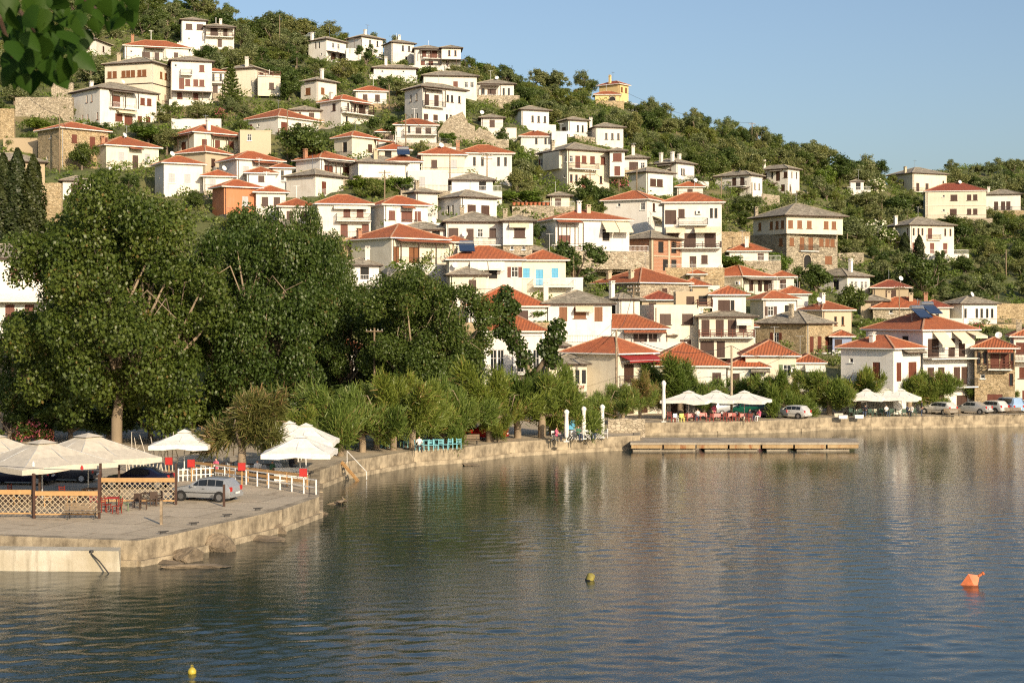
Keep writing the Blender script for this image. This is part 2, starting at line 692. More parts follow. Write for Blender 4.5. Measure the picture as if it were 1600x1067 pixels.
def window_parts(ty, w, h, sh):
    key = (ty, round(w, 2), round(h, 2), sh)
    if key in _wcache:
        return _wcache[key]
    fr = MB()
    fw = .07
    fy = .10
    for x in (-w / 2 + fw / 2, w / 2 - fw / 2):
        fr.box((x, fy, h / 2), (fw, .06, h))
    fr.box((0, fy, h - fw / 2), (w - 2 * fw, .06, fw))
    fr.box((0, fy, fw / 2), (w - 2 * fw, .06, fw))
    if ty in 'opnWgbst' and w > .6:
        fr.box((0, fy, h / 2), (.05, .05, h - 2 * fw))
    if ty in 'opWgt' and h > .9:
        fr.box((0, fy + .004, h * .62), (w - 2 * fw, .045, .045))
    if ty in 'wopnWsgb':
        fr.box((0, -.03, -.05), (w + .24, .16, .09))
    if ty == 'a':
        fr = MB()
        for k in range(9):
            a0, a1 = math.pi * k / 9, math.pi * (k + 1) / 9
            p0 = (math.cos(a0) * w / 2, -.03, h - w / 2 + math.sin(a0) * w / 2)
            p1 = (math.cos(a1) * w / 2, -.03, h - w / 2 + math.sin(a1) * w / 2)
            fr.bar(p0, p1, .08, .22)
        for x in (-w / 2, w / 2):
            fr.box((x, -.03, (h - w / 2) / 2), (.2, .1, h - w / 2))
    out = [fr.mesh("frame", ["stone" if ty == 'a' else ("darkwood" if ty == 'x' else ("whitepaint" if ty in 'opgbst' else sh))])]
    kids = []
    if ty in 'wdDWgb':
        lm = leaf_mb(w / 2 - .012, h - .02).mesh("shutter", [{'b': 'woodblue', 'g': 'woodgrey'}.get(ty, sh)])
        kids += [("shutter", lm, (-w / 4, .045, .01), 0), ("shutter", lm, (w / 4, .045, .01), 0)]
    pn = MB()
    pn.box((0, .13, h / 2), (w, .02, h))
    kids.append(("pane", pn.mesh("pane", ["dark" if ty in 'xa' else "glass"]), (0, 0, 0), 0))  # unglazed openings and arches: near-black sheet, shade of the unlit interior put into its colour
    if ty in 'o':
        lm = leaf_mb(w / 2, h).mesh("shutter", [sh])
        kids += [("shutter", lm, (-w * .75 - .04, -.03, 0), 0), ("shutter", lm, (w * .75 + .04, -.03, 0), 0)]
    _wcache[key] = (out[0], kids)
    return _wcache[key]


def wall_grid(mb, P, U, V, wid, z0, z1, ops, nrm, depth=.16, mi=0):
    """a wall face with real openings: P origin, U along, V up; ops = (u0,u1,z0,z1)"""
    us = sorted({0, wid, *[o[0] for o in ops], *[o[1] for o in ops]})
    zs = sorted({z0, z1, *[o[2] for o in ops], *[o[3] for o in ops]})
    q = lambda u, z: P + U * u + V * z
    for i in range(len(us) - 1):
        for j in range(len(zs) - 1):
            um, zm = (us[i] + us[i + 1]) / 2, (zs[j] + zs[j + 1]) / 2
            if any(o[0] < um < o[1] and o[2] < zm < o[3] for o in ops):
                continue
            mb.poly([q(us[i], zs[j]), q(us[i + 1], zs[j]), q(us[i + 1], zs[j + 1]), q(us[i], zs[j + 1])], mi)
    inn = -nrm * depth
    for (a, b_, c, d) in ops:
        for (p0, p1) in ((q(a, c), q(b_, c)), (q(b_, c), q(b_, d)), (q(b_, d), q(a, d)), (q(a, d), q(a, c))):
            mb.poly([p0, p0 + inn, p1 + inn, p1], mi)


def hip_roof(x0, y0, x1, y1, z, pitch, over, thick=.14):
    """returns mesh builder, ridge lines, height function"""
    mb = MB()
    X0, Y0, X1, Y1 = x0 - over, y0 - over, x1 + over, y1 + over
    w, l = X1 - X0, Y1 - Y0
    k = min(w, l) / 2
    rh = k * pitch
    if w >= l:
        r0, r1 = Vector((X0 + k, (Y0 + Y1) / 2, z + rh)), Vector((X1 - k, (Y0 + Y1) / 2, z + rh))
    else:
        r0, r1 = Vector(((X0 + X1) / 2, Y0 + k, z + rh)), Vector(((X0 + X1) / 2, Y1 - k, z + rh))
    c = [Vector((X0, Y0, z)), Vector((X1, Y0, z)), Vector((X1, Y1, z)), Vector((X0, Y1, z))]
    if w >= l:
        fs = [[c[0], c[1], r1, r0], [c[1], c[2], r1], [c[2], c[3], r0, r1], [c[3], c[0], r0]]
        hips = [(c[0], r0), (c[3], r0), (c[1], r1), (c[2], r1), (r0, r1)]
    else:
        fs = [[c[0], c[1], r0], [c[1], c[2], r1, r0], [c[2], c[3], r1], [c[3], c[0], r0, r1]]
        hips = [(c[0], r0), (c[1], r0), (c[2], r1), (c[3], r1), (r0, r1)]
    for f in fs:
        e = (f[1] - f[0]).normalized()
        n = e.cross(f[2] - f[0]).normalized()
        s = n.cross(e)
        mb.poly(f, 0, [((p - f[0]).dot(e), (p - f[0]).dot(s)) for p in f])
    dn = Vector((0, 0, -thick))
    for i in range(4):
        a, b_ = c[i], c[(i + 1) % 4]
        mb.poly([a, a + dn, b_ + dn, b_], 1)
    mb.poly([c[0] + dn, c[3] + dn, c[2] + dn, c[1] + dn], 1)

    def hz(x, y):
        dd = min(x - X0, X1 - x, y - Y0, Y1 - y)
        return z + max(0, dd) * pitch
    return mb, hips, hz, rh


def railing(p0, p1, h=.95, style='iron', step=.16):
    mb = MB()
    p0, p1 = Vector(p0), Vector(p1)
    L = (p1 - p0).length
    up = Vector((0, 0, 1))
    mb.bar(p0 + up * h, p1 + up * h, .05)
    if style == 'wood':
        for k in (.3, .6):
            mb.bar(p0 + up * h * k, p1 + up * h * k, .05, .1)
        step = 1.2
    else:
        mb.bar(p0 + up * .1, p1 + up * .1, .035)
    n = max(1, int(L / step))
    for i in range(n + 1):
        q = p0.lerp(p1, i / n)
        mb.bar(q, q + up * h, .022 if style != 'wood' else .09)
    return mb


def house(name, label, vols, cat="house", group=None, dist=None):
    v0 = vols[0]
    x0, xe, x1 = v0['x']
    d = dist or hit(xe, v0['y'][1])
    base = W(xe, v0['y'][1], d)
    root = thing(name, label, cat, base, 0, group)
    HOUSES.append((label, min(v['x'][0] for v in vols), max(v['x'][2] for v in vols), min(v['y'][0] for v in vols) - 8, max(v['y'][1] for v in vols)))
    for k, v in enumerate(vols):
        x0, xe, x1 = v['x']
        ye, yb = v['y']
        dd = d + v.get('dd', 0)
        s = F / dd
        wl, wr = (xe - x0) / s, (x1 - xe) / s
        asp = v.get('asp', 1.15)
        if wl < .4:
            al = v.get('al', .05)
            a = wr / math.cos(al)
            b_ = v.get('b', min(9.0, max(5.0, .8 * a)))
        else:
            al = math.atan2(wl * asp, wr)
            a, b_ = wr / math.cos(al), wl / math.sin(al)
            b_ = min(b_, v.get('b', 13))
        rx = (xe - 800) / F
        f = Vector((rx, 1, 0)).normalized()
        r = Vector((f.y, -f.x, 0))
        lx = r * math.cos(al) + f * math.sin(al)
        rot = math.atan2(lx.y, lx.x)
        P = W(xe, yb, dd)
        H = (yb - ye) / s
        off = P - base
        R = Matrix.Rotation(rot, 3, 'Z')
        tr = lambda p: off + R @ Vector(p)
        wm = v.get('wall', 'white')
        sh = v.get('sh', v0.get('sh', 'woodbrown'))
        down = v.get('down', 3.0 if k == 0 or v.get('dd', 0) >= 0 and yb >= v0['y'][1] - 2 else 0.0)
        FOOT.append((P.x, P.y, rot, a, b_, P.z))
        RECTS.append((min(x0, xe), x1, ye - 9, yb, dd))
        # openings
        ops = {'L': [], 'R': []}
        wins = []
        for face, wid in (('L', b_), ('R', a)):
            spec = v.get(face, '')
            if not spec:
                continue
            rows = spec.split('/')
            shh = H / len(rows)
            for ri, row in enumerate(rows):
                fl = H - (ri + 1) * shh
                for tok in row.split():
                    ty, fr = tok[0], float(tok[1:])
                    ww, wh = DIM[ty]
                    wh = min(wh, shh - .55)
                    if ty in 'dDat':
                        sill = fl + .12
                    elif ty == 's':
                        sill = fl + shh * .55
                    else:
                        sill = fl + max(.3, (shh - wh) * .52)
                    ww = min(ww, wid * .8)
                    u = min(max(fr * wid, ww / 2 + .1), wid - ww / 2 - .1)
                    if any(abs(u - (o[0] + o[1]) / 2) < (o[1] - o[0] + ww) / 2 + .04 and abs(sill - o[2]) < 1.5 for o in ops[face]):
                        continue
                    ops[face].append((u - ww / 2, u + ww / 2, sill, sill + wh))
                    wins.append((face, ty, u, sill, ww, wh))
        mb = MB()
        lo = -down
        X, Y, Z = Vector((1, 0, 0)), Vector((0, 1, 0)), Vector((0, 0, 1))
        lopen = [(b_ - o[1], b_ - o[0], o[2], o[3]) for o in ops['L']]
        wall_grid(mb, Vector((0, 0, 0)), X, Z, a, lo, H, ops['R'], -Y)
        # left face seen from outside runs from y=b (left) to y=0 (right)
        wall_grid(mb, Vector((0, b_, 0)), -Y, Z, b_, lo, H, [(o[0], o[1], o[2], o[3]) for o in ops['L']], -X)
        wall_grid(mb, Vector((a, 0, 0)), Y, Z, b_, lo, H, [], X)
        wall_grid(mb, Vector((a, b_, 0)), -X, Z, a, lo, H, [], Y)
        wob = mb.build("wall", [wm], root, off, rot)
        for face, ty, u, sill, ww, wh in wins:
            fm, kids = window_parts(ty, ww, wh, sh)
            if face == 'R':
                p, rz = tr((u, 0, sill)), rot
            else:
                p, rz = tr((0, b_ - u, sill)), rot - math.pi / 2
            wo = link("door" if ty in 'dDa' else "window", fm, root, p, rz)
            for nm, me, lc, _ in kids:
                link(nm, me, wo, lc)
        hr = random.Random(int(xe * 7 + yb))
        if k == 0 and dist is None and down > 1:
            dp = 1.6 + hr.random() * 1.8
            tm_ = hr.choice(['stone', 'stone_warm', 'white2', 'stone', 'white'])
            if hr.random() < .62:
                tb = MB()
                x0_, x1_ = -hr.random() * 1.5, a + hr.random() * 2.5
                tb.box(((x0_ + x1_) / 2, -dp / 2 - .02, -1.35), (x1_ - x0_, dp, 2.6))
                to = tb.build("terrace", tm_, root, off, rot)
                if hr.random() < .6:
                    railing((x0_ + .1, -dp + .1, -.05), (x1_ - .1, -dp + .1, -.05), .85, 'iron', .2).build("railing", hr.choice(["whitepaint", "iron", "iron"]), to)
                else:
                    pb = MB()
                    pb.box(((x0_ + x1_) / 2, -dp + .1, .22), (x1_ - x0_, .2, .55))
                    pb.build("parapet", tm_, to)
            if hr.random() < .7:
                pb = MB()
                pb.tube([(a * .02 + .12, -.07, H - .15), (a * .02 + .12, -.07, 0)], .05, 6)
                pb.build("drainpipe", hr.choice(["greypaint", "iron", "woodbrown"]), root, off, rot)
        # roof
        rt = v.get('roof', 'slate')
        hz = lambda x, y: H
        rob = wob
        if rt in ('slate', 'terra', 'darkterra'):
            pitch = v.get('pitch', .36 if rt == 'slate' else .42)
            rmb, hips, hz, rh = hip_roof(0, 0, a, b_, H, pitch, v.get('over', .55))
            rob = rmb.build("roof", [rt, v.get('soffit', 'whitepaint' if rt != 'slate' else 'darkwood')], root, off, rot)
            rc = MB()
            for h0, h1 in hips:
                if (h1 - h0).length > .3:
                    rc.bar(h0 + Z * .03, h1 + Z * .03, .20 if rt != 'slate' else .26, .10)
            rc.build("ridge_tiles", "ridge" if rt != 'slate' else "slate", rob)
        elif rt == 'flat':
            fm = MB()
            fm.box((a / 2, b_ / 2, H - .25), (a - .02, b_ - .02, .2))
            rob = fm.build("roof", v.get('roofmat', 'concrete'), root, off, rot)
            pm = MB()
            for c, sz in (((a / 2, .1, H + .1), (a + .06, .22, .24)), ((a / 2, b_ - .1, H + .1), (a + .06, .22, .24)),
                          ((.1, b_ / 2, H + .1), (.22, b_ - .44, .24)), ((a - .1, b_ / 2, H + .1), (.22, b_ - .44, .24))):
                pm.box(c, sz)
            pm.build("parapet", wm, rob)
        rows_n = {fc: max(1, len(v.get(fc, '').split('/'))) for fc in 'LR'}

        def face_pt(fc, fr, out, z):
            return (fr * a, -out, z) if fc == 'R' else (-out, b_ * (1 - fr), z)
        for e in v.get('ex', []):
            t = e[0]
            if t == 'chim':
                _, fx, fy, hh, cm = e
                x, y = fx * a, fy * b_
                zb = hz(x, y) - .25
                cb = MB()
                cb.box((x, y, zb + (hh + .25) / 2), (.6, .5, hh + .25))
                cb.box((x, y, zb + hh + .25 + .04), (.76, .66, .1))
                for sx in (-.2, .2):
                    cb.box((x + sx, y, zb + hh + .25 + .19), (.14, .4, .2))
                cb.box((x, y, zb + hh + .25 + .34), (.7, .6, .08))
                cb.build("chimney", cm, rob if rob is not wob else wob)
                continue
            if t == 'heat':
                _, fx, fy = e
                x, y = fx * a, fy * b_
                z = hz(x, y) + .1
                hb = MB()
                hb.poly([(x - 1, y - 1.0, z + .1), (x + 1, y - 1.0, z + .1), (x + 1, y + .6, z + 1.1), (x - 1, y + .6, z + 1.1)])
                hb.poly([(x - 1, y - 1.0, z + .02), (x - 1, y + .6, z + 1.02), (x + 1, y + .6, z + 1.02), (x + 1, y - 1.0, z + .02)])
                ho = hb.build("solar_panel", "solar", rob)
                tb = MB()
                tb.tube([(x - .9, y + .75, z + 1.25), (x + .9, y + .75, z + 1.25)], .26, 10)
                tb.bar((x - .7, y + .75, z + 1.2), (x - .7, y + .75, z - .5), .05)
                tb.bar((x + .7, y + .75, z + 1.2), (x + .7, y + .75, z - .5), .05)
                tb.build("water_tank", "steel", ho)
                continue
            fc = e[1]
            n = rows_n[fc]
            shh = H / n
            if t == 'balc':
                _, _, f0, f1, row, st = e[:6]
                z = H - (row + 1) * shh + .02
                out = e[6] if len(e) > 6 else 1.15
                p = [Vector(face_pt(fc, f0, 0, z)), Vector(face_pt(fc, f1, 0, z)), Vector(face_pt(fc, f1, out, z)), Vector(face_pt(fc, f0, out, z))]
                sb = MB()
                c = (p[0] + p[2]) / 2
                sz = (abs(p[2].x - p[0].x) or .1, abs(p[2].y - p[0].y) or .1, .16)
                sb.box((c.x, c.y, z - .06), sz)
                so = sb.build("balcony_slab", "white2", root, off, rot)
                rm = {'iron': 'iron', 'wood': 'darkwood', 'white': 'whitepaint', 'red': 'woodred'}[st]
                stl = 'wood' if st in ('wood', 'red') else 'iron'
                for q0, q1 in ((p[3], p[2]), (p[0], p[3]), (p[1], p[2])):
                    railing(q0, q1, .95, stl).build("railing", rm, so)
            elif t == 'awn':
                _, _, f0, f1, row, am, drop, out = e
                z = H - row * shh - .25
                p0, p1 = Vector(face_pt(fc, f0, .03, z)), Vector(face_pt(fc, f1, .03, z))
                q0, q1 = Vector(face_pt(fc, f0, out, z - drop)), Vector(face_pt(fc, f1, out, z - drop))
                ab = MB()
                t_ = Vector((0, 0, -.03))
                ab.poly([p0, q0, q1, p1] if fc == 'R' else [p0, q0, q1, p1])
                ab.poly([p0 + t_, p1 + t_, q1 + t_, q0 + t_])
                vd = Vector((0, 0, -.28))
                ab.poly([q0, q0 + vd, q1 + vd, q1])
                ab.poly([p0, p0 + t_, q0 + t_, q0])
                ab.poly([p1, q1, q1 + t_, p1 + t_])
                ao = ab.build("awning", am, root, off, rot)
                rb = MB()
                rb.bar(q0 + t_ * 2, q1 + t_ * 2, .05)
                rb.bar(q0 + t_ * 2, p0 + Vector((0, 0, -drop - .3)), .035)
                rb.bar(q1 + t_ * 2, p1 + Vector((0, 0, -drop - .3)), .035)
                rb.build("awning_frame", "greypaint", ao)
            elif t == 'can':
                _, _, f0, f1, row, cm = e[:6]
                out = e[6] if len(e) > 6 else 1.2
                z = H - row * shh - .15
                p0, p1 = Vector(face_pt(fc, f0, .01, z)), Vector(face_pt(fc, f1, .01, z))
                q0, q1 = Vector(face_pt(fc, f0, out, z - .38)), Vector(face_pt(fc, f1, out, z - .38))
                L = (p1 - p0).length
                cb = MB()
                t_ = Vector((0, 0, -.12))
                cb.poly([p0, q0, q1, p1], 0, [(0, 1.3), (0, 0), (L, 0), (L, 1.3)])
                cb.poly([p0 + t_, p1 + t_, q1 + t_, q0 + t_], 1)
                cb.poly([q0, q0 + t_, q1 + t_, q1], 1)
                cb.poly([p0, p0 + t_, q0 + t_, q0], 1)
                cb.poly([p1, q1, q1 + t_, p1 + t_], 1)
                co = cb.build("canopy_roof", [cm, "darkwood"], root, off, rot)
                np_ = e[7] if len(e) > 7 else 0
                zb = H - (row + 1) * shh
                for i in range(np_):
                    q = q0.lerp(q1, i / max(1, np_ - 1))
                    pb = MB()
                    ins = Vector(face_pt(fc, 0, -.15, 0)) - Vector(face_pt(fc, 0, 0, 0))
                    pb.bar(q + ins + t_, Vector((q.x + ins.x, q.y + ins.y, zb)), .13)
                    pb.build("post", "darkwood", co)
            elif t == 'ac':
                _, _, fr, row = e
                z = H - row * shh - shh * .45
                p = Vector(face_pt(fc, fr, .2, z))
                cb = MB()
                cb.box(p, (.8, .34, .55) if fc == 'R' else (.34, .8, .55))
                ao = cb.build("air_conditioner", "whitepaint", root, off, rot)
                fb = MB()
                q = Vector(face_pt(fc, fr, .385, z))
                n_ = 10
                ring = []
                for i in range(n_):
                    an = 2 * math.pi * i / n_
                    ring.append(q + (Vector((math.cos(an) * .2, 0, math.sin(an) * .2)) if fc == 'R' else Vector((0, -math.cos(an) * .2, math.sin(an) * .2))))
                fb.poly(ring)
                fb.build("fan_grille", "iron", ao)
            elif t == 'bay':
                # closed projecting box on a face between two heights (fractions of H)
                _, _, f0, f1, h0, h1, bm = e
                p0, p1 = Vector(face_pt(fc, f0, .55, 0)), Vector(face_pt(fc, f1, 0, 0))
                bb = MB()
                c = (p0 + p1) / 2
                bb.box((c.x, c.y, (h0 + h1) / 2 * H), (abs(p1.x - p0.x), abs(p1.y - p0.y), (h1 - h0) * H))
                bb.build("bay", bm, root, off, rot)
            elif t == 'band':
                _, _, hf, bm = e
                bb = MB()
                if fc == 'R':
                    bb.box((a / 2, -.04, hf * H), (a + .1, .12, .16))
                else:
                    bb.box((-.04, b_ / 2, hf * H), (.12, b_ - .02, .16))
                bb.build("cornice", bm, root, off, rot)
            elif t == 'pil':
                _, _, fr, bm = e
                p = Vector(face_pt(fc, fr, .05, 0))
                bb = MB()
                bb.box((p.x, p.y, H / 2 - .1), (.42, .14, H - .2) if fc == 'R' else (.14, .42, H - .2))
                bb.build("pilaster", bm, root, off, rot)
            elif t == 'sign':
                _, _, fr, hf, txt, size, cm = e
                cu = bpy.data.curves.new("lettering", 'FONT')
                cu.body = txt
                cu.size = size
                cu.shear = .35
                cu.extrude = .02
                cu.align_x = 'CENTER'
                tmp = bpy.data.objects.new("t", cu)
                me = bpy.data.meshes.new_from_object(tmp)
                bpy.data.objects.remove(tmp)
                me.materials.clear()
                me.materials.append(M[cm])
                o = link("lettering", me, root, tr(face_pt(fc, fr, .03, hf * H)), 0)
                o.rotation_euler = Matrix.Rotation(rot if fc == 'R' else rot - math.pi / 2, 3, 'Z').to_euler()
                o.rotation_euler = (Matrix.Rotation(rot, 3, 'Z') @ Matrix.Rotation(math.pi / 2, 3, 'X') @ Matrix.Rotation(.08, 3, 'Z')).to_euler()
    return root


def V(x, y, wall='white', roof='slate', L='', R='', ex=(), **kw):
    d = dict(x=x, y=y, wall=wall, roof=roof, L=L, R=R, ex=list(ex))
    d.update(kw)
    return d


CW = 'white'   # chimney finish
HG = "houses stacked up the hillside"
# ---- upper left
house("hill_house", "small white slate-roofed house just right of the hanging leaves", [V((108, 150, 173), (62, 84), R='w.5', L='w.7', ex=[('chim', .7, .5, .9, 'beige')])], group=HG)
house("hill_house", "white house with long orange roof and brick chimney above cream mansion", [V((195, 195, 293), (71, 96), roof='terra', R='s.1 D.33 d.5 w.8', ex=[('chim', .13, .3, 1.6, 'brickred'), ('can', 'R', .3, .62, 0, 'terra', 1.5, 3), ('chim', .9, .6, 1.2, CW)])], group=HG)
house("mansion", "cream mansion with slate roof and a band of narrow shuttered windows", [
    V((165, 237, 272), (97, 166), 'cream', L='w.1 w.21 w.4 w.5 w.6 w.74 w.84 w.93/n.3 n.6', R='w.42 w.63 w.85/n.3 n.6', sh='woodorange', asp=.8,
      ex=[('band', 'L', .52, 'darkwood'), ('band', 'R', .52, 'darkwood'), ('chim', .2, .8, 1.2, 'beige')])], group=HG)
house("hill_house", "tall white house with slate roof and red shutters right of cream mansion", [
    V((268, 268, 330), (94, 163), R='s.1 w.75/d.25 w.4 w.6 w.75/d.2 d.6', sh='woodred', ex=[('balc', 'R', .22, .5, 0, 'iron'), ('can', 'R', 0, 1, 2, 'slate', 2.2, 5)])], group=HG)
house("hill_house", "large white house with slate roof and shaded upper porch below cream mansion", [
    V((112, 156, 244), (137, 196), L='n.55 n.72/n.4 n.58 n.92', R='D.28 D.42 w.75 w.87/W.33 D.5 w.7 w.85', sh='woodred',
      ex=[('balc', 'R', .15, .6, 0, 'white', .8), ('can', 'R', .15, .6, 0, 'slate', 1.6, 3), ('awn', 'R', .27, .6, 1, 'awncream', .4, 1.3), ('chim', .25, .8, 1.0, CW)])], group=HG)
house("stone_house", "old stone house with rusty orange roof beside the leaning pole", [
    V((60, 95, 168), (199, 264), 'stone_warm', 'terra', L='s.55/s.4', R='w.28 d.66 w.95/', sh='woodred', pitch=.34)], group=HG)
house("hill_house", "cream house with orange roof just above the plane tree top", [
    V((139, 166, 247), (226, 262), 'cream', 'terra', L='', R='g.28 d.55 g.78', ex=[('can', 'R', .42, .66, 0, 'terra'), ('chim', .1, .5, .8, 'brickred')])], group=HG)
house("hill_house", "tan house with pale slate roof half hidden by three cypresses", [
    V((-30, -30, 66), (250, 330), 'tan', 'slate', R='w.2 w.52/d.5', sh='woodorange')], group=HG)
house("hill_house", "white two-storey house with slate roof behind the big plane tree", [
    V((-70, -70, 78), (402, 560), 'white', 'slate', R='w.2 w.6 w.85/d.55 d.75/D.5', sh='woodred', ex=[('awn', 'R', .3, .98, 1, 'awnwhite', .7, 1.6)])], group=HG, dist=172)
house("shore_house", "house with dark red tin roof by the wooden pole", [
    V((-80, -80, 30), (556, 690), 'beige', 'darkterra', R='D.5 d.8', over=.9)], group="houses along the waterfront", dist=147)
# ---- top
house("hill_house", "white house with slate roof and open side terrace highest on the left", [
    V((284, 284, 321), (31, 74), R='W.3 W.75/s.3'),
    V((321, 321, 365), (41, 74), R='D.3 d.7/d.5', dd=.5, ex=[('balc', 'R', 0, 1, 0, 'wood'), ('can', 'R', 0, 1, 0, 'slate', 1.6, 3), ('chim', .55, .4, .9, CW)])], group=HG)
house("hill_house", "small white house with orange roof and green railed balcony", [V((322, 322, 350), (112, 148), roof='terra', R='k.4 k.8/d.5', ex=[('balc', 'R', 0, 1, 0, 'iron')])], group=HG)
house("hill_house", "cream house with slate roof, white chimney and flat terrace annex", [
    V((352, 397, 420), (106, 150), 'cream', L='', R='D.5/d.5', ex=[('chim', .1, .3, 1.6, CW)], asp=.9),
    V((403, 403, 438), (119, 150), 'cream', 'flat', R='w.6', dd=-3, ex=[('balc', 'R', .0, 1, -1, 'red', .2)])], group=HG)
house("hill_house", "compact white house with slate roof and tall white chimney", [
    V((470, 495, 526), (125, 158), L='W.45', R='w.3', sh='woodorange', ex=[('chim', .5, .3, 1.6, CW)])], group=HG)
house("hill_house", "white house with orange roof and dark wooden balcony", [
    V((500, 533, 577), (156, 197), roof='terra', L='w.66/', R='k.25 k.5 D.75/n.2', ex=[('balc', 'R', 0, 1, 0, 'wood', 1.4), ('can', 'R', .3, 1, 0, 'terra', 1.4, 3), ('chim', .1, .6, .9, CW)])], group=HG)
house("hill_house", "white ridge house with slate porch roof, westernmost of the ridge row", [
    V((482, 510, 541), (61, 95), L='k.4 k.6/s.7', R='p.35 p.62/D.35 d.7', ex=[('can', 'R', 0, 1.1, 1, 'slate', 1.8, 4), ('chim', .0, .8, 1.4, CW)]),
    V((541, 541, 564), (77, 95), 'white', 'flat', R='', dd=-2, ex=[('can', 'R', 0, 1, -1, 'slate', 2.5, 3)])], group=HG)
house("hill_house", "white ridge house with slate roof behind an olive tree", [V((543, 565, 598), (57, 90), L='', R='n.4 n.75/s.4', ex=[('chim', .5, .5, .8, CW)])], group=HG)
house("hill_house", "white ridge house with twin brown windows, third of the ridge row", [V((600, 612, 647), (66, 100), R='n.5 n.78/n.65', ex=[('chim', .5, .5, .8, CW)])], group=HG)
house("hill_house", "white ridge house with shaded red porch at the end of the ridge row", [
    V((648, 648, 690), (76, 108), R='w.35 D.7/d.3 d.6', sh='woodred', ex=[('balc', 'R', .3, 1, 0, 'red'), ('can', 'R', .2, 1, 0, 'slate', 1.5, 3)]),
    V((690, 690, 720), (75, 108), R='n.4 n.72/n.3', dd=-1, ex=[('can', 'R', -.6, 1.2, 1, 'slate', 2, 5)])], group=HG)
house("hill_house", "low white house with slate roof directly above the white cube house", [V((662, 662, 745), (118, 146), R='w.6 p.8 p.91', sh='woodred', b=7)], group=HG)
house("hill_house", "white house with slate roof and wooden porch right of low white house", [V((746, 746, 803), (131, 156), R='n.15 D.4 k.72 k.86', b=7, ex=[('can', 'R', .1, .62, 0, 'slate', 1.5, 4), ('balc', 'R', .1, .62, 0, 'white')])], group=HG)
house("hill_house", "big white cube house with slate roof and brown balcony doors", [
    V((632, 660, 729), (135, 197), L='n.35 n.68/n.4 n.7', R='d.1 d.32 n.58 n.68 n.85/d.08 d.3 n.56 n.65 d.82 n.95', asp=1.6,
      ex=[('balc', 'R', 0, .45, 0, 'iron', .9), ('balc', 'R', 0, 1, 1, 'white', 1.3), ('can', 'R', 0, .45, 0, 'slate', 1.2, 2)])], group=HG)
house("hill_house", "white house with orange roof and long iron balcony below the cube house", [
    V((618, 618, 682), (195, 226), roof='terra', R='k.33 d.56 d.8/s.3 s.6', ex=[('balc', 'R', .2, 1, 0, 'iron')])], group=HG)
house("hill_house", "white slate-roofed house with three slim windows among the olives", [V((800, 815, 858), (171, 200), R='n.4 n.62 n.85')], group=HG)
house("hill_house", "white house with slate roof and small porch beside the tall-chimney house", [V((874, 888, 918), (187, 215), L='D.5', R='k.5 k.75')], group=HG)
house("hill_house", "white slate-roofed house with broad white chimney under the yellow house", [V((919, 931, 974), (198, 228), R='n.38 n.6 n.82', ex=[('chim', .0, .7, 1.7, CW)])], group=HG)
house("hill_house", "yellow house with red roof alone on the skyline", [
    V((936, 967, 982), (131, 165), 'yellow', 'darkterra', L='', R='w.3 w.75/', sh='woodorange', asp=.7, ex=[('chim', .1, .5, 1.8, 'yellow')]),
    V((930, 930, 968), (148, 165), 'yellow', 'terra', R='a.7', dd=-3, b=4)], group=HG)
house("hill_house", "small white house with orange roof beside the cream balcony house", [
    V((814, 814, 862), (213, 232), roof='terra', R='k.5 k.8'), V((862, 862, 886), (207, 230), 'white', 'flat', dd=-1, b=4)], group=HG)
# ---- middle
house("hill_house", "broad cream house with slate roof, blank bay and long balcony", [
    V((840, 886, 953), (233, 294), 'cream', L='o.12 p.94/s.9', R='p.1 d.25 w.4 w.5 w.6 w.85/n.1 n.22 d.4 n.8', sh='woodred', asp=.9,
      ex=[('bay', 'L', .25, .82, .52, .97, 'cream'), ('balc', 'R', .04, .68, 0, 'iron'), ('chim', .0, .5, 1.4, 'stone')]),
    V((953, 953, 976), (236, 276), 'white', R='W.5/d.5', dd=2)], group=HG)
house("hill_house", "small slate-roofed white house wedged behind the broad cream house", [V((976, 976, 1011), (247, 272), R='D.4 p.8', ex=[('chim', .4, .3, 1.4, CW), ('balc', 'R', 0, 1, 0, 'red')])], group=HG)
house("hill_house", "plain white house with slate roof and two brown windows", [V((982, 1010, 1052), (268, 302), R='W.25 W.5', asp=1.4)], group=HG)
house("hill_house", "white house with slate roof and three white chimneys", [
    V((1012, 1057, 1085), (254, 282), L='D.4 d.75', R='n.3 n.42', asp=.8, ex=[('chim', .1, .6, 1.5, CW), ('chim', .1, .2, 1.5, CW), ('chim', .8, .4, 1.3, CW), ('can', 'L', .1, .9, 0, 'slate', 1.2, 3)])], group=HG)
house("hill_house", "white slate-roofed house with dark door pair, left of the two high houses", [V((1117, 1172, 1191), (273, 308), L='d.55 d.78/D.6', R='n.4 n.75', asp=.6, ex=[('balc', 'L', .45, .9, 0, 'iron'), ('can', 'L', .5, 1, 1, 'slate', 1.4, 2)])], group=HG)
house("hill_house", "white slate-roofed house with dark canopy, right of the two high houses", [V((1180, 1231, 1249), (263, 303), L='w.3 k.52 d.7 w.95/d.55 w.85', R='k.35 k.75/n.2', asp=.6, ex=[('chim', .2, .8, 1.4, CW), ('can', 'L', .5, .85, 0, 'slate', 1, 0), ('can', 'L', .2, .7, 1, 'slate', 1.6, 3)])], group=HG)
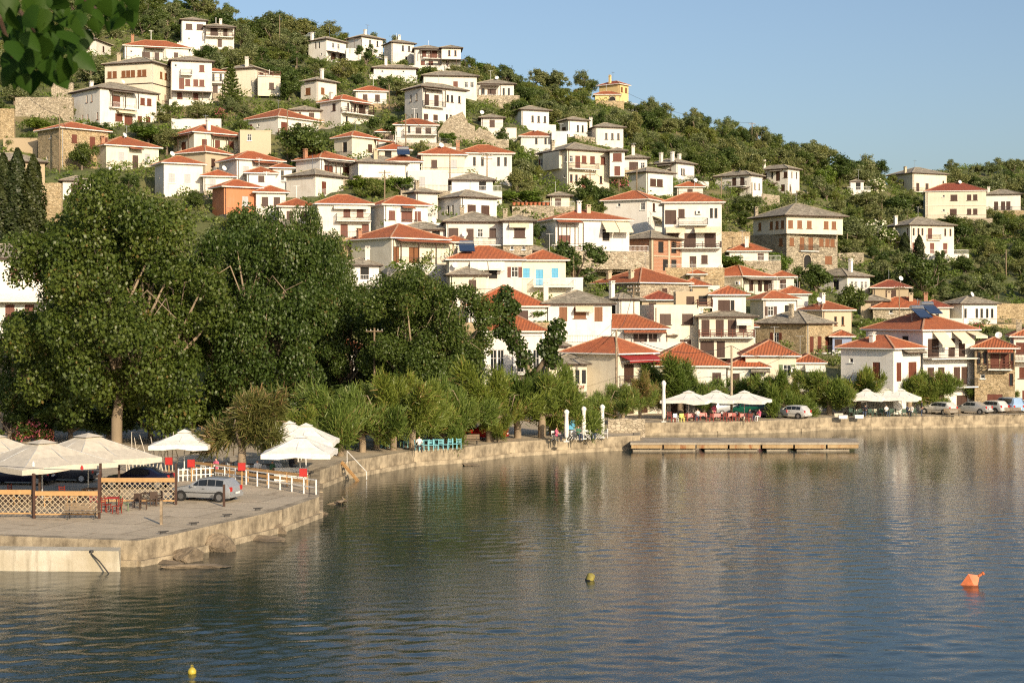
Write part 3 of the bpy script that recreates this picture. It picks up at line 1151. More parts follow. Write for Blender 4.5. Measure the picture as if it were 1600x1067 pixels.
house("stone_mansion", "large stone mansion with overhanging cream upper storey and slate roof", [
    V((1170, 1229, 1309), (364, 419), 'stone_dark', 'none', L='w.85/', R='w.1 d.3 d.47 w.68 w.8 w.9/a.4 W.82', sh='woodorange', asp=1.1, ex=[('balc', 'R', .24, .6, 0, 'iron', .5)]),
    V((1176, 1229, 1317), (336, 365), 'cream', 'slate', L='w.2 w.55 w.72 w.88', R='w.07 w.15 w.23 w.31 w.4 w.7 w.77 w.84 w.91', sh='woodorange', asp=1.1, dd=-.8, down=0, over=.8, pitch=.4,
      ex=[('chim', .02, .95, 1.2, 'stone_dark')])], "mansion")
house("hill_house", "cream house with slate roof and corner balcony alone below the skyline wires", [
    V((1388, 1426, 1478), (270, 300), 'cream', L='k.25 k.62', R='d.15 d.42 n.9', ex=[('balc', 'R', 0, .68, 0, 'iron'), ('chim', .0, .3, 1.2, 'beige')])], group=HG)
house("hill_house", "big plain cream house with dark red roof and square lattice windows", [
    V((1446, 1446, 1537), (299, 343), 'cream', 'darkterra', R='s.3 W.47 w.72 w.82/s.3 W.46 w.72 w.82', ex=[('band', 'R', .48, 'cream')], over=.35)], group=HG)
house("hill_house", "white house with slate roof and iron balcony at the right edge", [V((1540, 1540, 1592), (304, 330), R='d.3 d.5 d.65', ex=[('balc', 'R', .28, .75, 0, 'iron'), ('chim', .1, .3, 1.2, CW)])], group=HG)
house("hill_house", "cream house with slate roof and narrow brown windows behind cypress bushes", [
    V((1385, 1422, 1489), (351, 397), 'cream', L='k.2 k.9/d.6', R='k.08 k.19 k.28 d.45 k.8 k.92/d.1 d.5 d.8', sh='woodred', ex=[('balc', 'R', .38, .68, 0, 'iron', .5), ('chim', .0, .6, 1.5, CW), ('can', 'L', 0, 1, 1, 'slate', 1.2, 2)])], group=HG)
house("hill_house", "low house with dark red roof under the trees", [V((1364, 1364, 1418), (449, 466), 'tan', 'darkterra', R='D.5')], group=HG)
house("hill_house", "white slate-roofed house standing on a stone ground floor", [
    V((1262, 1324, 1359), (431, 459), L='x.72', R='p.22 p.38 p.65 p.82', asp=.8, ex=[('chim', .5, .2, 1.8, CW)], down=0),
    V((1262, 1324, 1359), (459, 478), 'stone', 'none', L='x.5', R='d.2 d.6', asp=.8, down=3)], group=HG)
house("hill_house", "white house with red roof and two cream awnings, left of a terrace pair", [
    V((943, 1011, 1038), (311, 380), roof='terra', L='s.35 p.9//', R='w.4/p.1/', asp=.9, ex=[('awn', 'R', .3, 1, 1, 'awncream', .6, 1.6)])], group=HG)
house("hill_house", "three-storey white house with red roof and stacked balconies", [
    V((1038, 1038, 1127), (316, 424), roof='terra', R='D.06 w.3 D.42 k.82 k.9/D.15 D.45 D.8/D.2 d.5 w.7', ex=[('balc', 'R', .25, .75, 0, 'iron'), ('ac', 'R', .6, 0), ('awn', 'R', .02, .36, 1, 'awncream', .7, 1.6), ('awn', 'R', .52, .98, 1, 'awncream', .7, 1.6),
       ('balc', 'R', .02, .98, 1, 'wood'), ('balc', 'R', 0, 1, 2, 'white', 1.8)])], group=HG)
house("hill_house", "wide house with orange roof, red porch and tilted cream awnings", [
    V((834, 868, 985), (342, 392), 'white', 'terra', L='w.2', R='D.12 D.25 x.68', sh='woodred', pitch=.3,
      ex=[('balc', 'R', .0, .33, 0, 'red'), ('can', 'R', 0, .33, 0, 'terra', 1.5, 4), ('awn', 'R', .62, .8, 0, 'awncream', 1.4, 1.9), ('awn', 'R', .81, .99, 0, 'awncream', 1.4, 1.9), ('chim', .42, .35, 1.2, CW), ('chim', .55, .35, .8, 'beige')])], group=HG)
house("brick_house", "unfinished red brick house with slate roof and grey concrete columns", [
    V((970, 1018, 1067), (372, 428), 'brickred', 'slate', L='', R='x.3 x.72 x.85/x.45 x.72', asp=1.0,
      ex=[('pil', 'R', .02, 'concrete'), ('pil', 'R', .55, 'concrete'), ('pil', 'R', .98, 'concrete'), ('pil', 'L', .98, 'concrete'), ('pil', 'L', .02, 'concrete'), ('band', 'R', .5, 'concrete'), ('band', 'L', .5, 'concrete')])], group=HG)
house("hill_house", "white house with slate roof, long railed terrace and stone basement", [
    V((697, 697, 786), (346, 383), R='W.12 d.42 p.6 w.82', b=8, ex=[('balc', 'R', .35, 1, 0, 'iron', 1.3), ('chim', .3, .35, 1.0, 'stone')]),
    V((786, 786, 833), (345, 383), R='W.55', b=8, dd=-1.2, down=0, ex=[('awn', 'R', .2, .85, 0, 'awncream', .45, .8), ('chim', .1, .3, 1.1, 'stone')]),
    V((786, 786, 832), (383, 399), 'stone', 'none', R='s.3 s.7', b=8, dd=-.9)], group=HG)
house("hill_house", "white slate-roofed house with two large brown shuttered windows", [V((684, 720, 777), (307, 347), L='n.45 n.65', R='W.3 W.68', asp=1.1)], group=HG)
house("hill_house", "white house with orange roof, tiled door canopy and blank left wall", [V((578, 600, 669), (319, 354), roof='terra', L='', R='w.18 D.52 w.77', sh='woodred', ex=[('can', 'R', .38, .66, 0, 'terra'), ('balc', 'R', .4, .7, 0, 'iron')])], group=HG)
house("hill_house", "white house with orange roof and flowered iron balcony beside plane branches", [V((496, 496, 579), (318, 372), roof='terra', R='w.55 w.8/d.5 d.9', sh='woodred', ex=[('balc', 'R', .35, 1, 0, 'iron'), ('awn', 'R', .3, .95, 0, 'awnwhite', .25, .9)])], group=HG)
house("hill_house", "beige house with broad orange roof and tiled porch above round tree", [
    V((547, 612, 700), (371, 412), 'cream', 'terra', L='', R='d.08 D.4', sh='woodorange', asp=1.0, ex=[('can', 'R', .05, 1.0, 0, 'terra', 1.6, 4), ('chim', .0, .8, .9, 'brickred')])], group=HG)
house("hill_house", "low shed with slate roof between white houses", [V((626, 626, 695), (358, 376), 'white2', R='x.5 x.8', b=5)], group=HG)
house("hill_house", "tiny cream house with red roof beside the railed terrace", [V((692, 692, 730), (378, 392), 'cream', 'terra', R='s.6', b=5)], group=HG)
house("hill_house", "white house with solar heater, white roll awnings and red open shutters", [
    V((702, 702, 816), (405, 446), roof='terra', R='x.4 x.6 o.9', sh='woodred', b=8, ex=[('heat', .25, .2), ('awn', 'R', .28, .52, 0, 'awnwhite', .9, 1.3), ('awn', 'R', .53, .76, 0, 'awnwhite', .9, 1.3), ('chim', .1, .4, .8, 'beige')])], group=HG)
house("hill_house", "small cream house with slate roof half behind round tree", [V((703, 703, 760), (429, 462), 'cream', R='w.62', b=6)], group=HG)
house("hill_house", "cottage with blue shutters and blue balcony chairs", [
    V((816, 816, 884), (406, 448), 'cream', 'terra', R='b.08 d.4 b.75', sh='woodblue', b=6, ex=[('balc', 'R', .25, 1.2, 0, 'white', 1.6)])], group=HG)
house("hill_house", "house with large orange hip roof and wall-mounted air conditioner", [
    V((732, 732, 852), (478, 510), 'white2', 'terra', R='W.7', b=11, pitch=.5, ex=[('ac', 'R', .42, 0), ('can', 'R', .2, .6, 0, 'terra', 1.2, 0)])], group=HG)
house("hill_house", "white slate-roofed house with ochre shutters and scalloped canopy", [
    V((852, 852, 956), (474, 534), R='d.27 W.52 d.8/', sh='woodorange', b=8, ex=[('awn', 'R', .45, .72, 0, 'awncream', .5, 1.0), ('chim', .03, .4, 2.0, CW)])], group=HG)
house("hill_house", "narrow white house with slate roof and slim white chimney", [V((944, 968, 1000), (467, 508), L='x.55', R='', ex=[('chim', .0, .5, 1.8, CW)])], group=HG)
house("hill_house", "low orange-roofed house with thick chimney behind the waterfront roofs", [V((908, 908, 1040), (513, 540), 'white2', 'terra', R='D.7 d.85', b=7, ex=[('chim', .2, .2, 1.5, 'beige'), ('can', 'R', .5, 1, 0, 'terra', 1.5, 4)])], group=HG)
house("hill_house", "old stone house with weathered orange roof and two stub chimneys", [
    V((928, 1000, 1078), (441, 476), 'stone', 'terra', L='x.25 p.5', R='d.5', asp=1.0, ex=[('chim', .1, .8, .8, 'beige'), ('chim', .1, .3, .8, 'beige')])], group=HG)
house("hill_house", "small house with faded red roof behind the flat-roofed block", [V((1003, 1003, 1058), (468, 492), 'beige', 'darkterra', R='d.3', b=7)], group=HG)
house("apartment_block", "cream flat-roofed apartment block with brown shutters and wooden balcony rails", [
    V((1000, 1022, 1092), (479, 560), 'cream', 'flat', L='', R='W.25 W.75/W.7'),
    V((1092, 1092, 1177), (494, 560), 'cream', 'slate', R='d.12 d.38 d.6 w.8/D.15 d.4', dd=-.5, b=8, pitch=.2, ex=[('balc', 'R', 0, 1, 0, 'red', 1.2), ('awn', 'R', .68, .95, 0, 'awnwhite', .6, 1)]),
    V((1113, 1113, 1165), (460, 495), 'white', 'terra', R='W.35 n.6', dd=2.0, b=6, down=0),
    V((1056, 1056, 1112), (458, 480), 'beige', 'flat', R='d.4 x.75', dd=2.5, b=6, down=0, ex=[('balc', 'R', .6, 1, 0, 'red', 1.0)])], "apartment block")
house("hill_house", "house with bright orange hip roof and metal porch below the stone mansion", [V((1098, 1160, 1206), (431, 456), 'cream', 'terra', L='k.5', R='d.3 d.6 D.85', asp=.9, ex=[('can', 'R', 0, 1.1, 0, 'slate', 1.6, 4), ('ac', 'L', .9, 0)])], group=HG)
house("hill_house", "house with orange roof, stone side and one arched brown window", [V((1172, 1193, 1244), (467, 506), 'white', 'terra', L='', R='o.22 x.75', sh='woodbrown')], group=HG)
house("stone_house", "ochre stone house with patched slate and orange roof", [
    V((1181, 1260, 1301), (505, 552), 'stone_warm', 'slate', L='o.4', R='d.2 d.5 d.8', sh='woodred', asp=.8, pitch=.42, ex=[('chim', .2, .4, 1.5, 'stone'), ('balc', 'R', .4, 1, 0, 'iron', .8)])], group=HG)
house("hill_house", "beige house with orange roof and white pipe chimney", [V((1252, 1285, 1330), (484, 520), 'beige', 'terra', L='', R='n.45 n.7', sh='woodorange', ex=[('chim', .3, .4, 1.2, CW)])], group=HG)
house("hill_house", "tiny blue-walled house with orange lean-to roof", [V((1301, 1301, 1330), (525, 552), 'bluewall', 'terra', R='d.3', b=5)], group=HG)
house("hill_house", "low cottage with red roof beside the mansion's garden", [V((1140, 1140, 1200), (392, 408), 'white', 'terra', R='d.8', b=5, ex=[('chim', .45, .2, 1.3, CW)])], group=HG)
house("stone_house", "stone house with orange roofs above the three-storey waterfront house", [V((1364, 1364, 1455), (481, 500), 'stone', 'terra', R='s.3', b=7, ex=[('chim', .28, .3, 1.2, 'beige'), ('chim', .65, .3, .9, 'beige')])], group=HG)
house("hill_house", "small house with red roof and brick chimney left of white slate house", [V((1436, 1436, 1482), (480, 502), 'cream', 'darkterra', R='k.6', b=6, ex=[('chim', .25, .4, 1.3, 'brickred')])], group=HG)
house("hill_house", "white slate-roofed house with five dark narrow windows", [V((1473, 1503, 1556), (474, 506), L='', R='k.1 k.42 k.56 k.72 k.86', sh='dark', asp=1.1)], group=HG)
house("shack", "pale hut with tin roof on the upper right slope", [V((1328, 1328, 1349), (284, 299), 'white2', 'slate', R='x.6', b=4, over=.2)], "hut")
house("hill_house", "plastered house with orange parapet blocks above the walnut tree", [V((375, 375, 423), (205, 244), 'beige', 'flat', R='p.3/', b=7)], group=HG)
house("hill_house", "white house with wide double orange roof and wooden corner porch", [
    V((378, 435, 500), (182, 210), roof='terra', L='o.18 s.45', R='D.15 x.5', sh='woodred', asp=1.0, ex=[('balc', 'R', 0, .4, 0, 'red')])], group=HG)
house("hill_house", "cream house with orange roof, corner veranda and white chimney", [
    V((271, 303, 376), (206, 240), 'cream', 'terra', L='D.5', R='w.22 w.5 w.8', sh='woodred', ex=[('can', 'L', 0, 1, 0, 'terra', 1.2, 3), ('can', 'R', .35, 1, 0, 'terra', 1.2, 3), ('chim', .35, .1, 1.6, CW)])], group=HG)
house("hill_house", "cream house with orange roof and narrow balcony left of the dark round tree", [V((522, 550, 588), (213, 246), 'cream', 'terra', L='x.6', R='w.75', ex=[('balc', 'L', .3, 1, 0, 'iron'), ('can', 'R', .9, 1.7, 0, 'terra', 1.2, 2)])], group=HG)
house("hill_house", "beige orange-roofed house with a single window under the veranda house", [V((278, 321, 358), (237, 270), 'beige', 'terra', L='', R='w.33', asp=.9)], group=HG)
house("hill_house", "white orange-roofed house with pale shutters and clothes drying below", [V((342, 370, 441), (248, 286), 'white', 'terra', L='', R='g.2 D.5 p.75', ex=[('balc', 'R', .4, .9, 0, 'iron'), ('can', 'R', .33, .85, 0, 'terra')])], group=HG)
house("hill_house", "little white house with orange roof squeezed over the plane tree", [V((318, 318, 364), (275, 300), 'white', 'terra', R='g.3', b=5)], group=HG)
house("hill_house", "house with salmon orange wall rising out of the plane tree", [V((332, 350, 405), (291, 336), 'orange', 'terra', L='', R='g.6')], group=HG)
house("hill_house", "white orange-roofed house at the plane tree's crown, leftmost", [V((242, 256, 316), (254, 304), 'white', 'terra', L='s.5', R='g.2 g.6')], group=HG)
house("hill_house", "white house with slate roof, stone side wall and red door", [V((447, 493, 537), (273, 306), 'white', 'slate', L='', R='d.3', sh='woodred', asp=1.0, ex=[('balc', 'R', .1, 1.1, 0, 'white', 1.4)])], group=HG)
house("hill_house", "white house with orange roof and glazed wooden veranda", [V((462, 500, 553), (247, 280), 'white', 'terra', L='', R='D.25 D.5 D.8', sh='woodred', ex=[('chim', .0, .6, 1.1, 'brickred'), ('can', 'R', .1, 1, 0, 'slate', 1.4, 5)])], group=HG)
house("hill_house", "plain white house with slate roof behind the green grape arbour", [V((545, 560, 634), (253, 284), 'white', 'slate', L='', R='', ex=[('chim', .4, .2, 1.2, 'beige')])], group=HG)
house("hill_house", "flat-roofed pale house with bluish parapet", [V((637, 637, 700), (268, 300), 'white2', 'flat', R='g.35', b=6)], group=HG)
house("hill_house", "cream orange-roofed house left of the pole with insulators", [V((658, 658, 726), (241, 272), 'cream', 'terra', R='w.3 g.75', b=6)], group=HG)
house("hill_house", "white house with long low orange roof below the ruined walls", [V((716, 716, 800), (239, 266), 'white', 'terra', R='k.3 k.45 k.75 k.88', b=7, ex=[('chim', .0, .2, 1.5, 'brickred')])], group=HG)
house("hill_house", "low white house with solar panel on faded orange roof", [V((606, 606, 656), (252, 276), 'white', 'terra', R='D.4', b=6, ex=[('heat', .5, .3)])], group=HG)
house("hill_house", "low slate-roofed outhouse behind the two-window house", [V((636, 650, 684), (300, 330), 'white2', 'slate', R='', ex=[('chim', .2, .4, 1.0, 'stone')])], group=HG)
house("hill_house", "cream outhouse with slate roof and porch beside the tall twin poles", [V((706, 706, 770), (281, 300), 'white2', 'slate', R='x.75', b=6)], group=HG)
# ---- waterfront
SG = "houses along the waterfront"
house("shore_house", "white neoclassical house with tall shutters and iron balconies behind the dark climber", [
    V((757, 757, 851), (517, 650), 'white', 'terra', R='t.15 t.27 t.38 t.6 t.72 t.86/D.3 D.7', sh='woodred', b=11, pitch=.5,
      ex=[('balc', 'R', .04, .46, 0, 'iron'), ('balc', 'R', .54, .96, 0, 'iron'), ('pil', 'R', .02, 'whitepaint'), ('pil', 'R', .5, 'whitepaint'), ('pil', 'R', .98, 'whitepaint'), ('band', 'R', .95, 'whitepaint'), ('band', 'R', .5, 'whitepaint')])], group=SG, dist=176)
house("shore_house", "cream taverna with slate roof, four dark slit windows and red lettering", [
    V((858, 858, 917), (568, 652), 'cream', 'slate', R='k.42 k.58 k.75 k.92/D.5 D.8', sh='dark', b=7,
      ex=[('sign', 'R', .64, .52, 'Zagoras', .75, 'awnred'), ('can', 'R', .3, 1, 1, 'slate', 1.0, 0)])], group=SG, dist=170)
house("shore_house", "big cream house with orange hip roof and dark red awning", [
    V((880, 966, 1022), (552, 650), 'cream', 'terra', L='', R='D.3 d.75/D.3 D.7', asp=.75, pitch=.48, ex=[('awn', 'R', .02, 1.0, 0, 'awnred', .5, 1.6), ('balc', 'R', .02, 1, 0, 'iron')])], group=SG, dist=172)
house("shore_house", "white house with long sloping orange roof behind the cream parasols", [
    V((1010, 1010, 1134), (571, 655), 'white', 'terra', R='d.25 d.88/D.4', b=9, pitch=.5)], group=SG, dist=176)
house("shore_house", "small white house with orange roof right of the tall grey pole", [
    V((1137, 1137, 1196), (573, 655), 'white', 'terra', R='d.2 d.7/D.4', b=8, ex=[('can', 'R', .6, 1.1, 0, 'slate', 1.0, 0)])], group=SG, dist=176.5)
house("shore_house", "cream house with orange roof, green-edged shutters and white canvas awning", [
    V((1165, 1165, 1243), (555, 652), 'cream', 'terra', R='o.82/D.5', sh='woodgreen', b=9, pitch=.5, ex=[('ac', 'R', .96, 0)]),
    V((1243, 1243, 1284), (566, 652), 'white2', 'terra', R='d.3 d.65/D.5', b=7, dd=1.5, ex=[('balc', 'R', 0, .7, 0, 'iron', 1.3), ('awn', 'R', .35, 1.1, 0, 'awnwhite', .5, 1.6)])], group=SG, dist=177)
house("shore_house", "white house with orange hip roof and tall red shutters", [
    V((1314, 1396, 1438), (544, 652), 'white', 'terra', L='s.2 d.68/', R='d.2 D.7/', sh='woodred', asp=.8, ex=[('chim', .2, .5, .7, CW), ('can', 'R', .3, 1, 0, 'slate', .9, 0)])], group=SG, dist=174)
house("shore_house", "three-storey house with orange roof, solar heaters and steep cream awnings", [
    V((1352, 1442, 1522), (515, 650), 'white', 'terra', L='x.7//', R='D.2 d.55 d.75/d.15 d.35 d.65 d.8/D.3 D.75', asp=.8, sh='woodbrown', pitch=.42,
      ex=[('balc', 'R', 0, 1, 0, 'iron', 1.5), ('balc', 'R', 0, 1, 1, 'iron', 1.5), ('awn', 'R', .18, .42, 0, 'awncream', 1.5, 1.7), ('awn', 'R', .55, .8, 0, 'awncream', 1.1, 1.7), ('awn', 'R', .82, 1.05, 0, 'awncream', .5, 1.7),
          ('heat', .3, .3), ('heat', .55, .35), ('ac', 'L', .8, 1)])], group=SG, dist=178)
house("shore_house", "tan stone house with small red tiled balcony roof", [
    V((1523, 1523, 1583), (543, 643), 'stone_warm', 'terra', R='k.1 k.26 d.5 d.75 k.95/s.2 s.55 k.9/D.5', sh='woodred', b=9, ex=[('balc', 'R', .32, .92, 0, 'red', 1.0), ('can', 'R', .3, .95, 0, 'terra', 1.2, 2)])], group=SG, dist=180)
house("shore_house", "white house with orange roof cut by the right picture edge", [
    V((1584, 1584, 1680), (525, 640), 'white', 'terra', R='w.1 D.35 w.7/w.15 w.5/d.2', sh='woodred', b=9, ex=[('chim', .1, .3, 1.0, 'stone'), ('balc', 'R', .0, .8, 0, 'iron')])], group=SG, dist=181)
house("shore_house", "low house with faded red roof hidden among the waterfront trees", [V((480, 480, 580), (548, 640), 'white2', 'terra', R='D.3 D.6/D.5', b=8, ex=[('chim', .15, .3, 1.6, CW)])], group=SG, dist=178)

# ---- smaller infill houses and outbuildings
for lb, v in (("little house with orange roof above the solar panel roof", V((592, 592, 640), (234, 254), 'cream', 'terra', R='x.3 w.7', b=5)),
              ("white parapet block right of the blue-shuttered cottage", V((876, 876, 911), (436, 462), 'white', 'flat', R='', b=5)),
              ("small slate outhouse below the broad beige porch house", V((536, 536, 592), (414, 440), 'white2', 'slate', R='x.6', b=5, ex=[('chim', .7, .3, 1.4, CW)])),
              ("little orange-roofed house behind the apartment block's left end", V((1062, 1062, 1106), (446, 474), 'beige', 'terra', R='k.4', b=5)),
              ("tin-roofed lean-to left of the apartment block", V((1012, 1012, 1052), (524, 552), 'white2', 'slate', R='x.3 x.7', b=4, pitch=.2)),
              ("small white annexe with slate roof above the taverna", V((850, 850, 886), (540, 572), 'white', 'slate', R='k.5', b=5)),
              ("orange-roofed annexe behind the arched window house", V((1214, 1214, 1262), (459, 486), 'white2', 'terra', R='k.6', b=5)),
              ("stone outhouse with slate roof below the awning window house", V((808, 808, 852), (391, 408), 'stone', 'slate', R='s.5', b=5)),
              ("long low white building behind the ridge olive", V((584, 584, 650), (106, 122), 'white', 'slate', R='s.2 s.7', b=5, ex=[('chim', .3, .4, 1.4, CW)])),
              ("orange-roofed shed right of the old stone house with stub chimneys", V((1078, 1078, 1100), (428, 446), 'tan', 'terra', R='d.5', b=4)),
              ("white garage with flat roof under the long balcony house", V((690, 690, 716), (232, 250), 'white2', 'flat', R='D.5', b=5)),
              ("small red-roofed chapel-like house by the ochre stone house", V((1150, 1150, 1180), (510, 535), 'white', 'terra', R='k.5', b=5)),
              ("beige house with slate roof behind the broad cream waterfront roof", V((1040, 1040, 1078), (482, 505), 'beige', 'slate', R='w.5', b=5)),
              ("white outhouse with orange roof below the three-chimney house", V((1058, 1058, 1098), (292, 308), 'white', 'terra', R='d.5', b=4)),
              ("little white house peeking above the grape pergola", V((860, 860, 890), (306, 324), 'cream', 'slate', R='d.4', b=4)),
              ("low white house with orange roof right of the fig tree", V((98, 98, 140), (282, 304), 'white2', 'slate', R='D.5', b=5)),
              ("small house with orange roof below the star-branched araucaria", V((386, 386, 430), (270, 292), 'white2', 'terra', R='w.5', b=5)),
              ("white cottage with orange roof beside the slate outhouse", V((400, 400, 446), (300, 330), 'white', 'terra', R='w.3 w.7', b=5)),
              ("white annexe with orange roof left of the stone-based white house", V((1206, 1206, 1240), (432, 452), 'white', 'terra', R='d.5', b=4)),
              ("white orange-roofed house half sunk behind the thin plane tree", V((436, 436, 492), (322, 352), 'white', 'terra', R='w.3 w.7', b=6)),
              ("cream slate-roofed house above the thin plane tree", V((420, 420, 468), (352, 384), 'cream', 'slate', R='w.4', b=6)),
              ("narrow white house with orange roof left of the walnut tree", V((426, 426, 456), (262, 286), 'white', 'terra', R='k.5', b=5)),
              ("low white house with slate roof below the compact chimney house", V((455, 455, 500), (172, 192), 'white', 'slate', R='k.3 d.7', b=5)),
              ("small white house with orange roof below the ridge row's middle", V((556, 556, 604), (142, 164), 'white', 'terra', R='w.3 w.7', b=5)),
              ("white hut with slate roof right of the ruined wall", V((752, 752, 786), (184, 202), 'white2', 'slate', R='d.5', b=4)),
              ("tan orange-roofed house right of the large walnut tree", V((590, 590, 630), (206, 226), 'beige', 'terra', R='w.5', b=5)),
              ("small house with slate roof below the dark red low roof", V((1345, 1345, 1385), (470, 492), 'beige', 'slate', R='w.5', b=5))):
    house("outbuilding", lb, [v], group="small houses between the larger ones")

# roof aerials and satellite dishes
ar = random.Random(3)
for o in [o for o in list(COL.objects) if o.name.split('.')[0] == "roof"]:
    if ar.random() < .42:
        me_ = o.data
        zt = max(v.co.z for v in me_.vertices)
        cx = sum(v.co.x for v in me_.vertices) / len(me_.vertices)
        cy = sum(v.co.y for v in me_.vertices) / len(me_.vertices)
        mb = MB()
        x, y, h = cx + ar.uniform(-1, 1), cy, ar.uniform(1.2, 2.4)
        mb.bar((x, y, zt - .6), (x, y, zt + h), .045)
        if ar.random() < .7:
            mb.bar((x - .5, y, zt + h - .1), (x + .5, y, zt + h - .1), .035)
            for k in range(5):
                mb.bar((x - .45 + k * .22, y - .28, zt + h - .1), (x - .45 + k * .22, y + .28, zt + h - .1), .025)
        mb.build("aerial", "steel", o)
    if ar.random() < .22:
        v0 = me_.vertices[0].co if ar.random() < 2 else None
        mb = MB()
        cx = sum(v.co.x for v in o.data.vertices) / len(o.data.vertices)
        zt = max(v.co.z for v in o.data.vertices)
        cy = sum(v.co.y for v in o.data.vertices) / len(o.data.vertices)
        c = Vector((cx + ar.uniform(-2, 2), cy - .8, zt + .25))
        nrm_ = Vector((ar.uniform(-.3, .8), -1, .5)).normalized()
        t1_ = nrm_.cross(Vector((0, 0, 1))).normalized()
        t2_ = nrm_.cross(t1_)
        rg = [c + (t1_ * math.cos(i * .5236) + t2_ * math.sin(i * .5236)) * .42 for i in range(12)]
        bk_ = c - nrm_ * .12
        for i in range(12):
            mb.poly([rg[i], rg[(i + 1) % 12], bk_])
        mb.bar(bk_, (bk_.x, bk_.y, zt - .7), .05)
        mb.build("satellite_dish", "whitepaint", o)
# ------------------------------------------------------------------ terrain mesh, cut level under every house
pxs = np.arange(-500, 2101, 9.)
ds = np.concatenate([np.arange(128, 450, 2.2), np.arange(450, 1000, 12.)])
PX, DD = np.meshgrid(pxs, ds, indexing='ij')
TX = (PX - 800) / F * DD
TY = DD.copy()
TZ = tz(PX, DD)
rise = np.clip((TZ - QZ) / 4, 0, 1)
TZ = TZ + rise * (np.sin(TX * .31 + TY * .17) * .25 + np.sin(TX * .11 - TY * .23 + 1.3) * .35)
for (hx, hy, rot, a, b_, zb) in FOOT:
    c, s = math.cos(-rot), math.sin(-rot)
    lx = (TX - hx) * c - (TY - hy) * s
    ly = (TX - hx) * s + (TY - hy) * c
    ox = np.maximum(np.maximum(-lx, lx - a), 0)
    oy = np.maximum(np.maximum(-ly, ly - b_), 0)
    dist = np.hypot(ox, oy)
    lim = zb - .1 + np.clip(dist - 1.0, 0, None) * 1.1
    TZ = np.where(dist < 6, np.minimum(TZ, np.maximum(lim, zb - .1)), TZ)
# keep clear of the water's edge
EDGE = [(-400, 838), (0, 838), (215, 846), (272, 836), (440, 797), (498, 777), (499, 736), (535, 723), (647, 704.5), (720, 700), (797, 691), (870, 687),
        (960, 682.5), (1000, 681), (1004, 661), (1120, 660), (1250, 656), (1280, 653.5), (1440, 651), (1600, 648), (2100, 642)]
edge_w = [G(px, py) for px, py in EDGE]
TZ = np.where(TY < np.interp(PX, _fx, _D0) - 2, -3.0, TZ)
nx, ny = PX.shape
vv = np.stack([TX, TY, TZ], -1).reshape(-1, 3)
ii = np.arange(nx * ny).reshape(nx, ny)
ff = np.stack([ii[:-1, :-1], ii[1:, :-1], ii[1:, 1:], ii[:-1, 1:]], -1).reshape(-1, 4)
me = bpy.data.meshes.new("hillside")
me.from_pydata(vv.tolist(), [], ff.tolist())
me.materials.append(M["hillside"])
me.polygons.foreach_set("use_smooth", [True] * len(me.polygons))
tag(link("hillside", me), kind="structure")

# water sheet
wx, wy = np.arange(-64, 68, .27), np.arange(40, 188, .20)
WX, WY = np.meshgrid(wx, wy, indexing='ij')
wr_ = np.random.default_rng(2)
WZ = np.zeros_like(WX)
NC = 54
for i in range(NC):
    lam = .58 * (1.7 / .58) ** (i / NC) * wr_.uniform(.9, 1.1)
    th = wr_.normal(-1.2, .75)
    k_ = 2 * math.pi / lam
    WZ += (.118 * 1.414 / math.sqrt(NC)) / k_ * np.sin(k_ * (WX * math.cos(th) + WY * math.sin(th)) + wr_.uniform(0, 6.28))
calm = .70 + .42 * np.sin(WX * .05 + WY * .13 + 1.0 + 1.2 * np.sin(WX * .031 - WY * .05)) * np.sin(WX * .043 - WY * .07 + .6)
shore = np.interp(WY - .10 * WX, [50, 95, 125, 170], [.70, .48, .14, .06])
sheltered = np.interp(WX - (WY - 80) * .25, [-30, -8, 14], [.55, .75, 1.0])
edge = np.clip(np.minimum.reduce([(WX - wx[0]), (wx[-1] - WX), (WY - wy[0]), (wy[-1] - WY)]) / 3, 0, 1)
WZ *= calm * shore * sheltered * edge
nx_, ny_ = WX.shape
ii = np.arange(nx_ * ny_).reshape(nx_, ny_)
wf = np.stack([ii[:-1, :-1], ii[1:, :-1], ii[1:, 1:], ii[:-1, 1:]], -1).reshape(-1, 4)
x0_, x1_, y0_, y1_ = wx[0], wx[-1], wy[0], wy[-1]
ov = [(-3000, -60), (3000, -60), (3000, y0_), (-3000, y0_), (x0_, y0_), (x0_, y1_), (-3000, y1_), (x1_, y0_), (3000, y1_), (x1_, y1_), (3000, 900), (-3000, 900)]
n0 = nx_ * ny_
wv = np.concatenate([np.stack([WX, WY, WZ], -1).reshape(-1, 3), np.array([(a, b_, 0) for a, b_ in ov], float)])
wfl = np.concatenate([wf, np.array([(0, 1, 2, 3), (3, 4, 5, 6), (7, 2, 8, 9), (6, 8, 10, 11)]) + n0])
wf_n = len(wf)
wfl[:wf_n] = wf
me = bpy.data.meshes.new("water")
me.vertices.add(len(wv))
me.vertices.foreach_set("co", wv.astype(np.float32).ravel())
me.loops.add(len(wfl) * 4)
me.loops.foreach_set("vertex_index", wfl.astype(np.int32).ravel())
me.polygons.add(len(wfl))
me.polygons.foreach_set("loop_start", np.arange(0, len(wfl) * 4, 4, dtype=np.int32))
me.polygons.foreach_set("loop_total", np.full(len(wfl), 4, dtype=np.int32))
me.materials.append(M["water"])
me.polygons.foreach_set("use_smooth", [True] * len(wfl))
me.update()
me.validate()
tag(link("water", me), kind="structure")

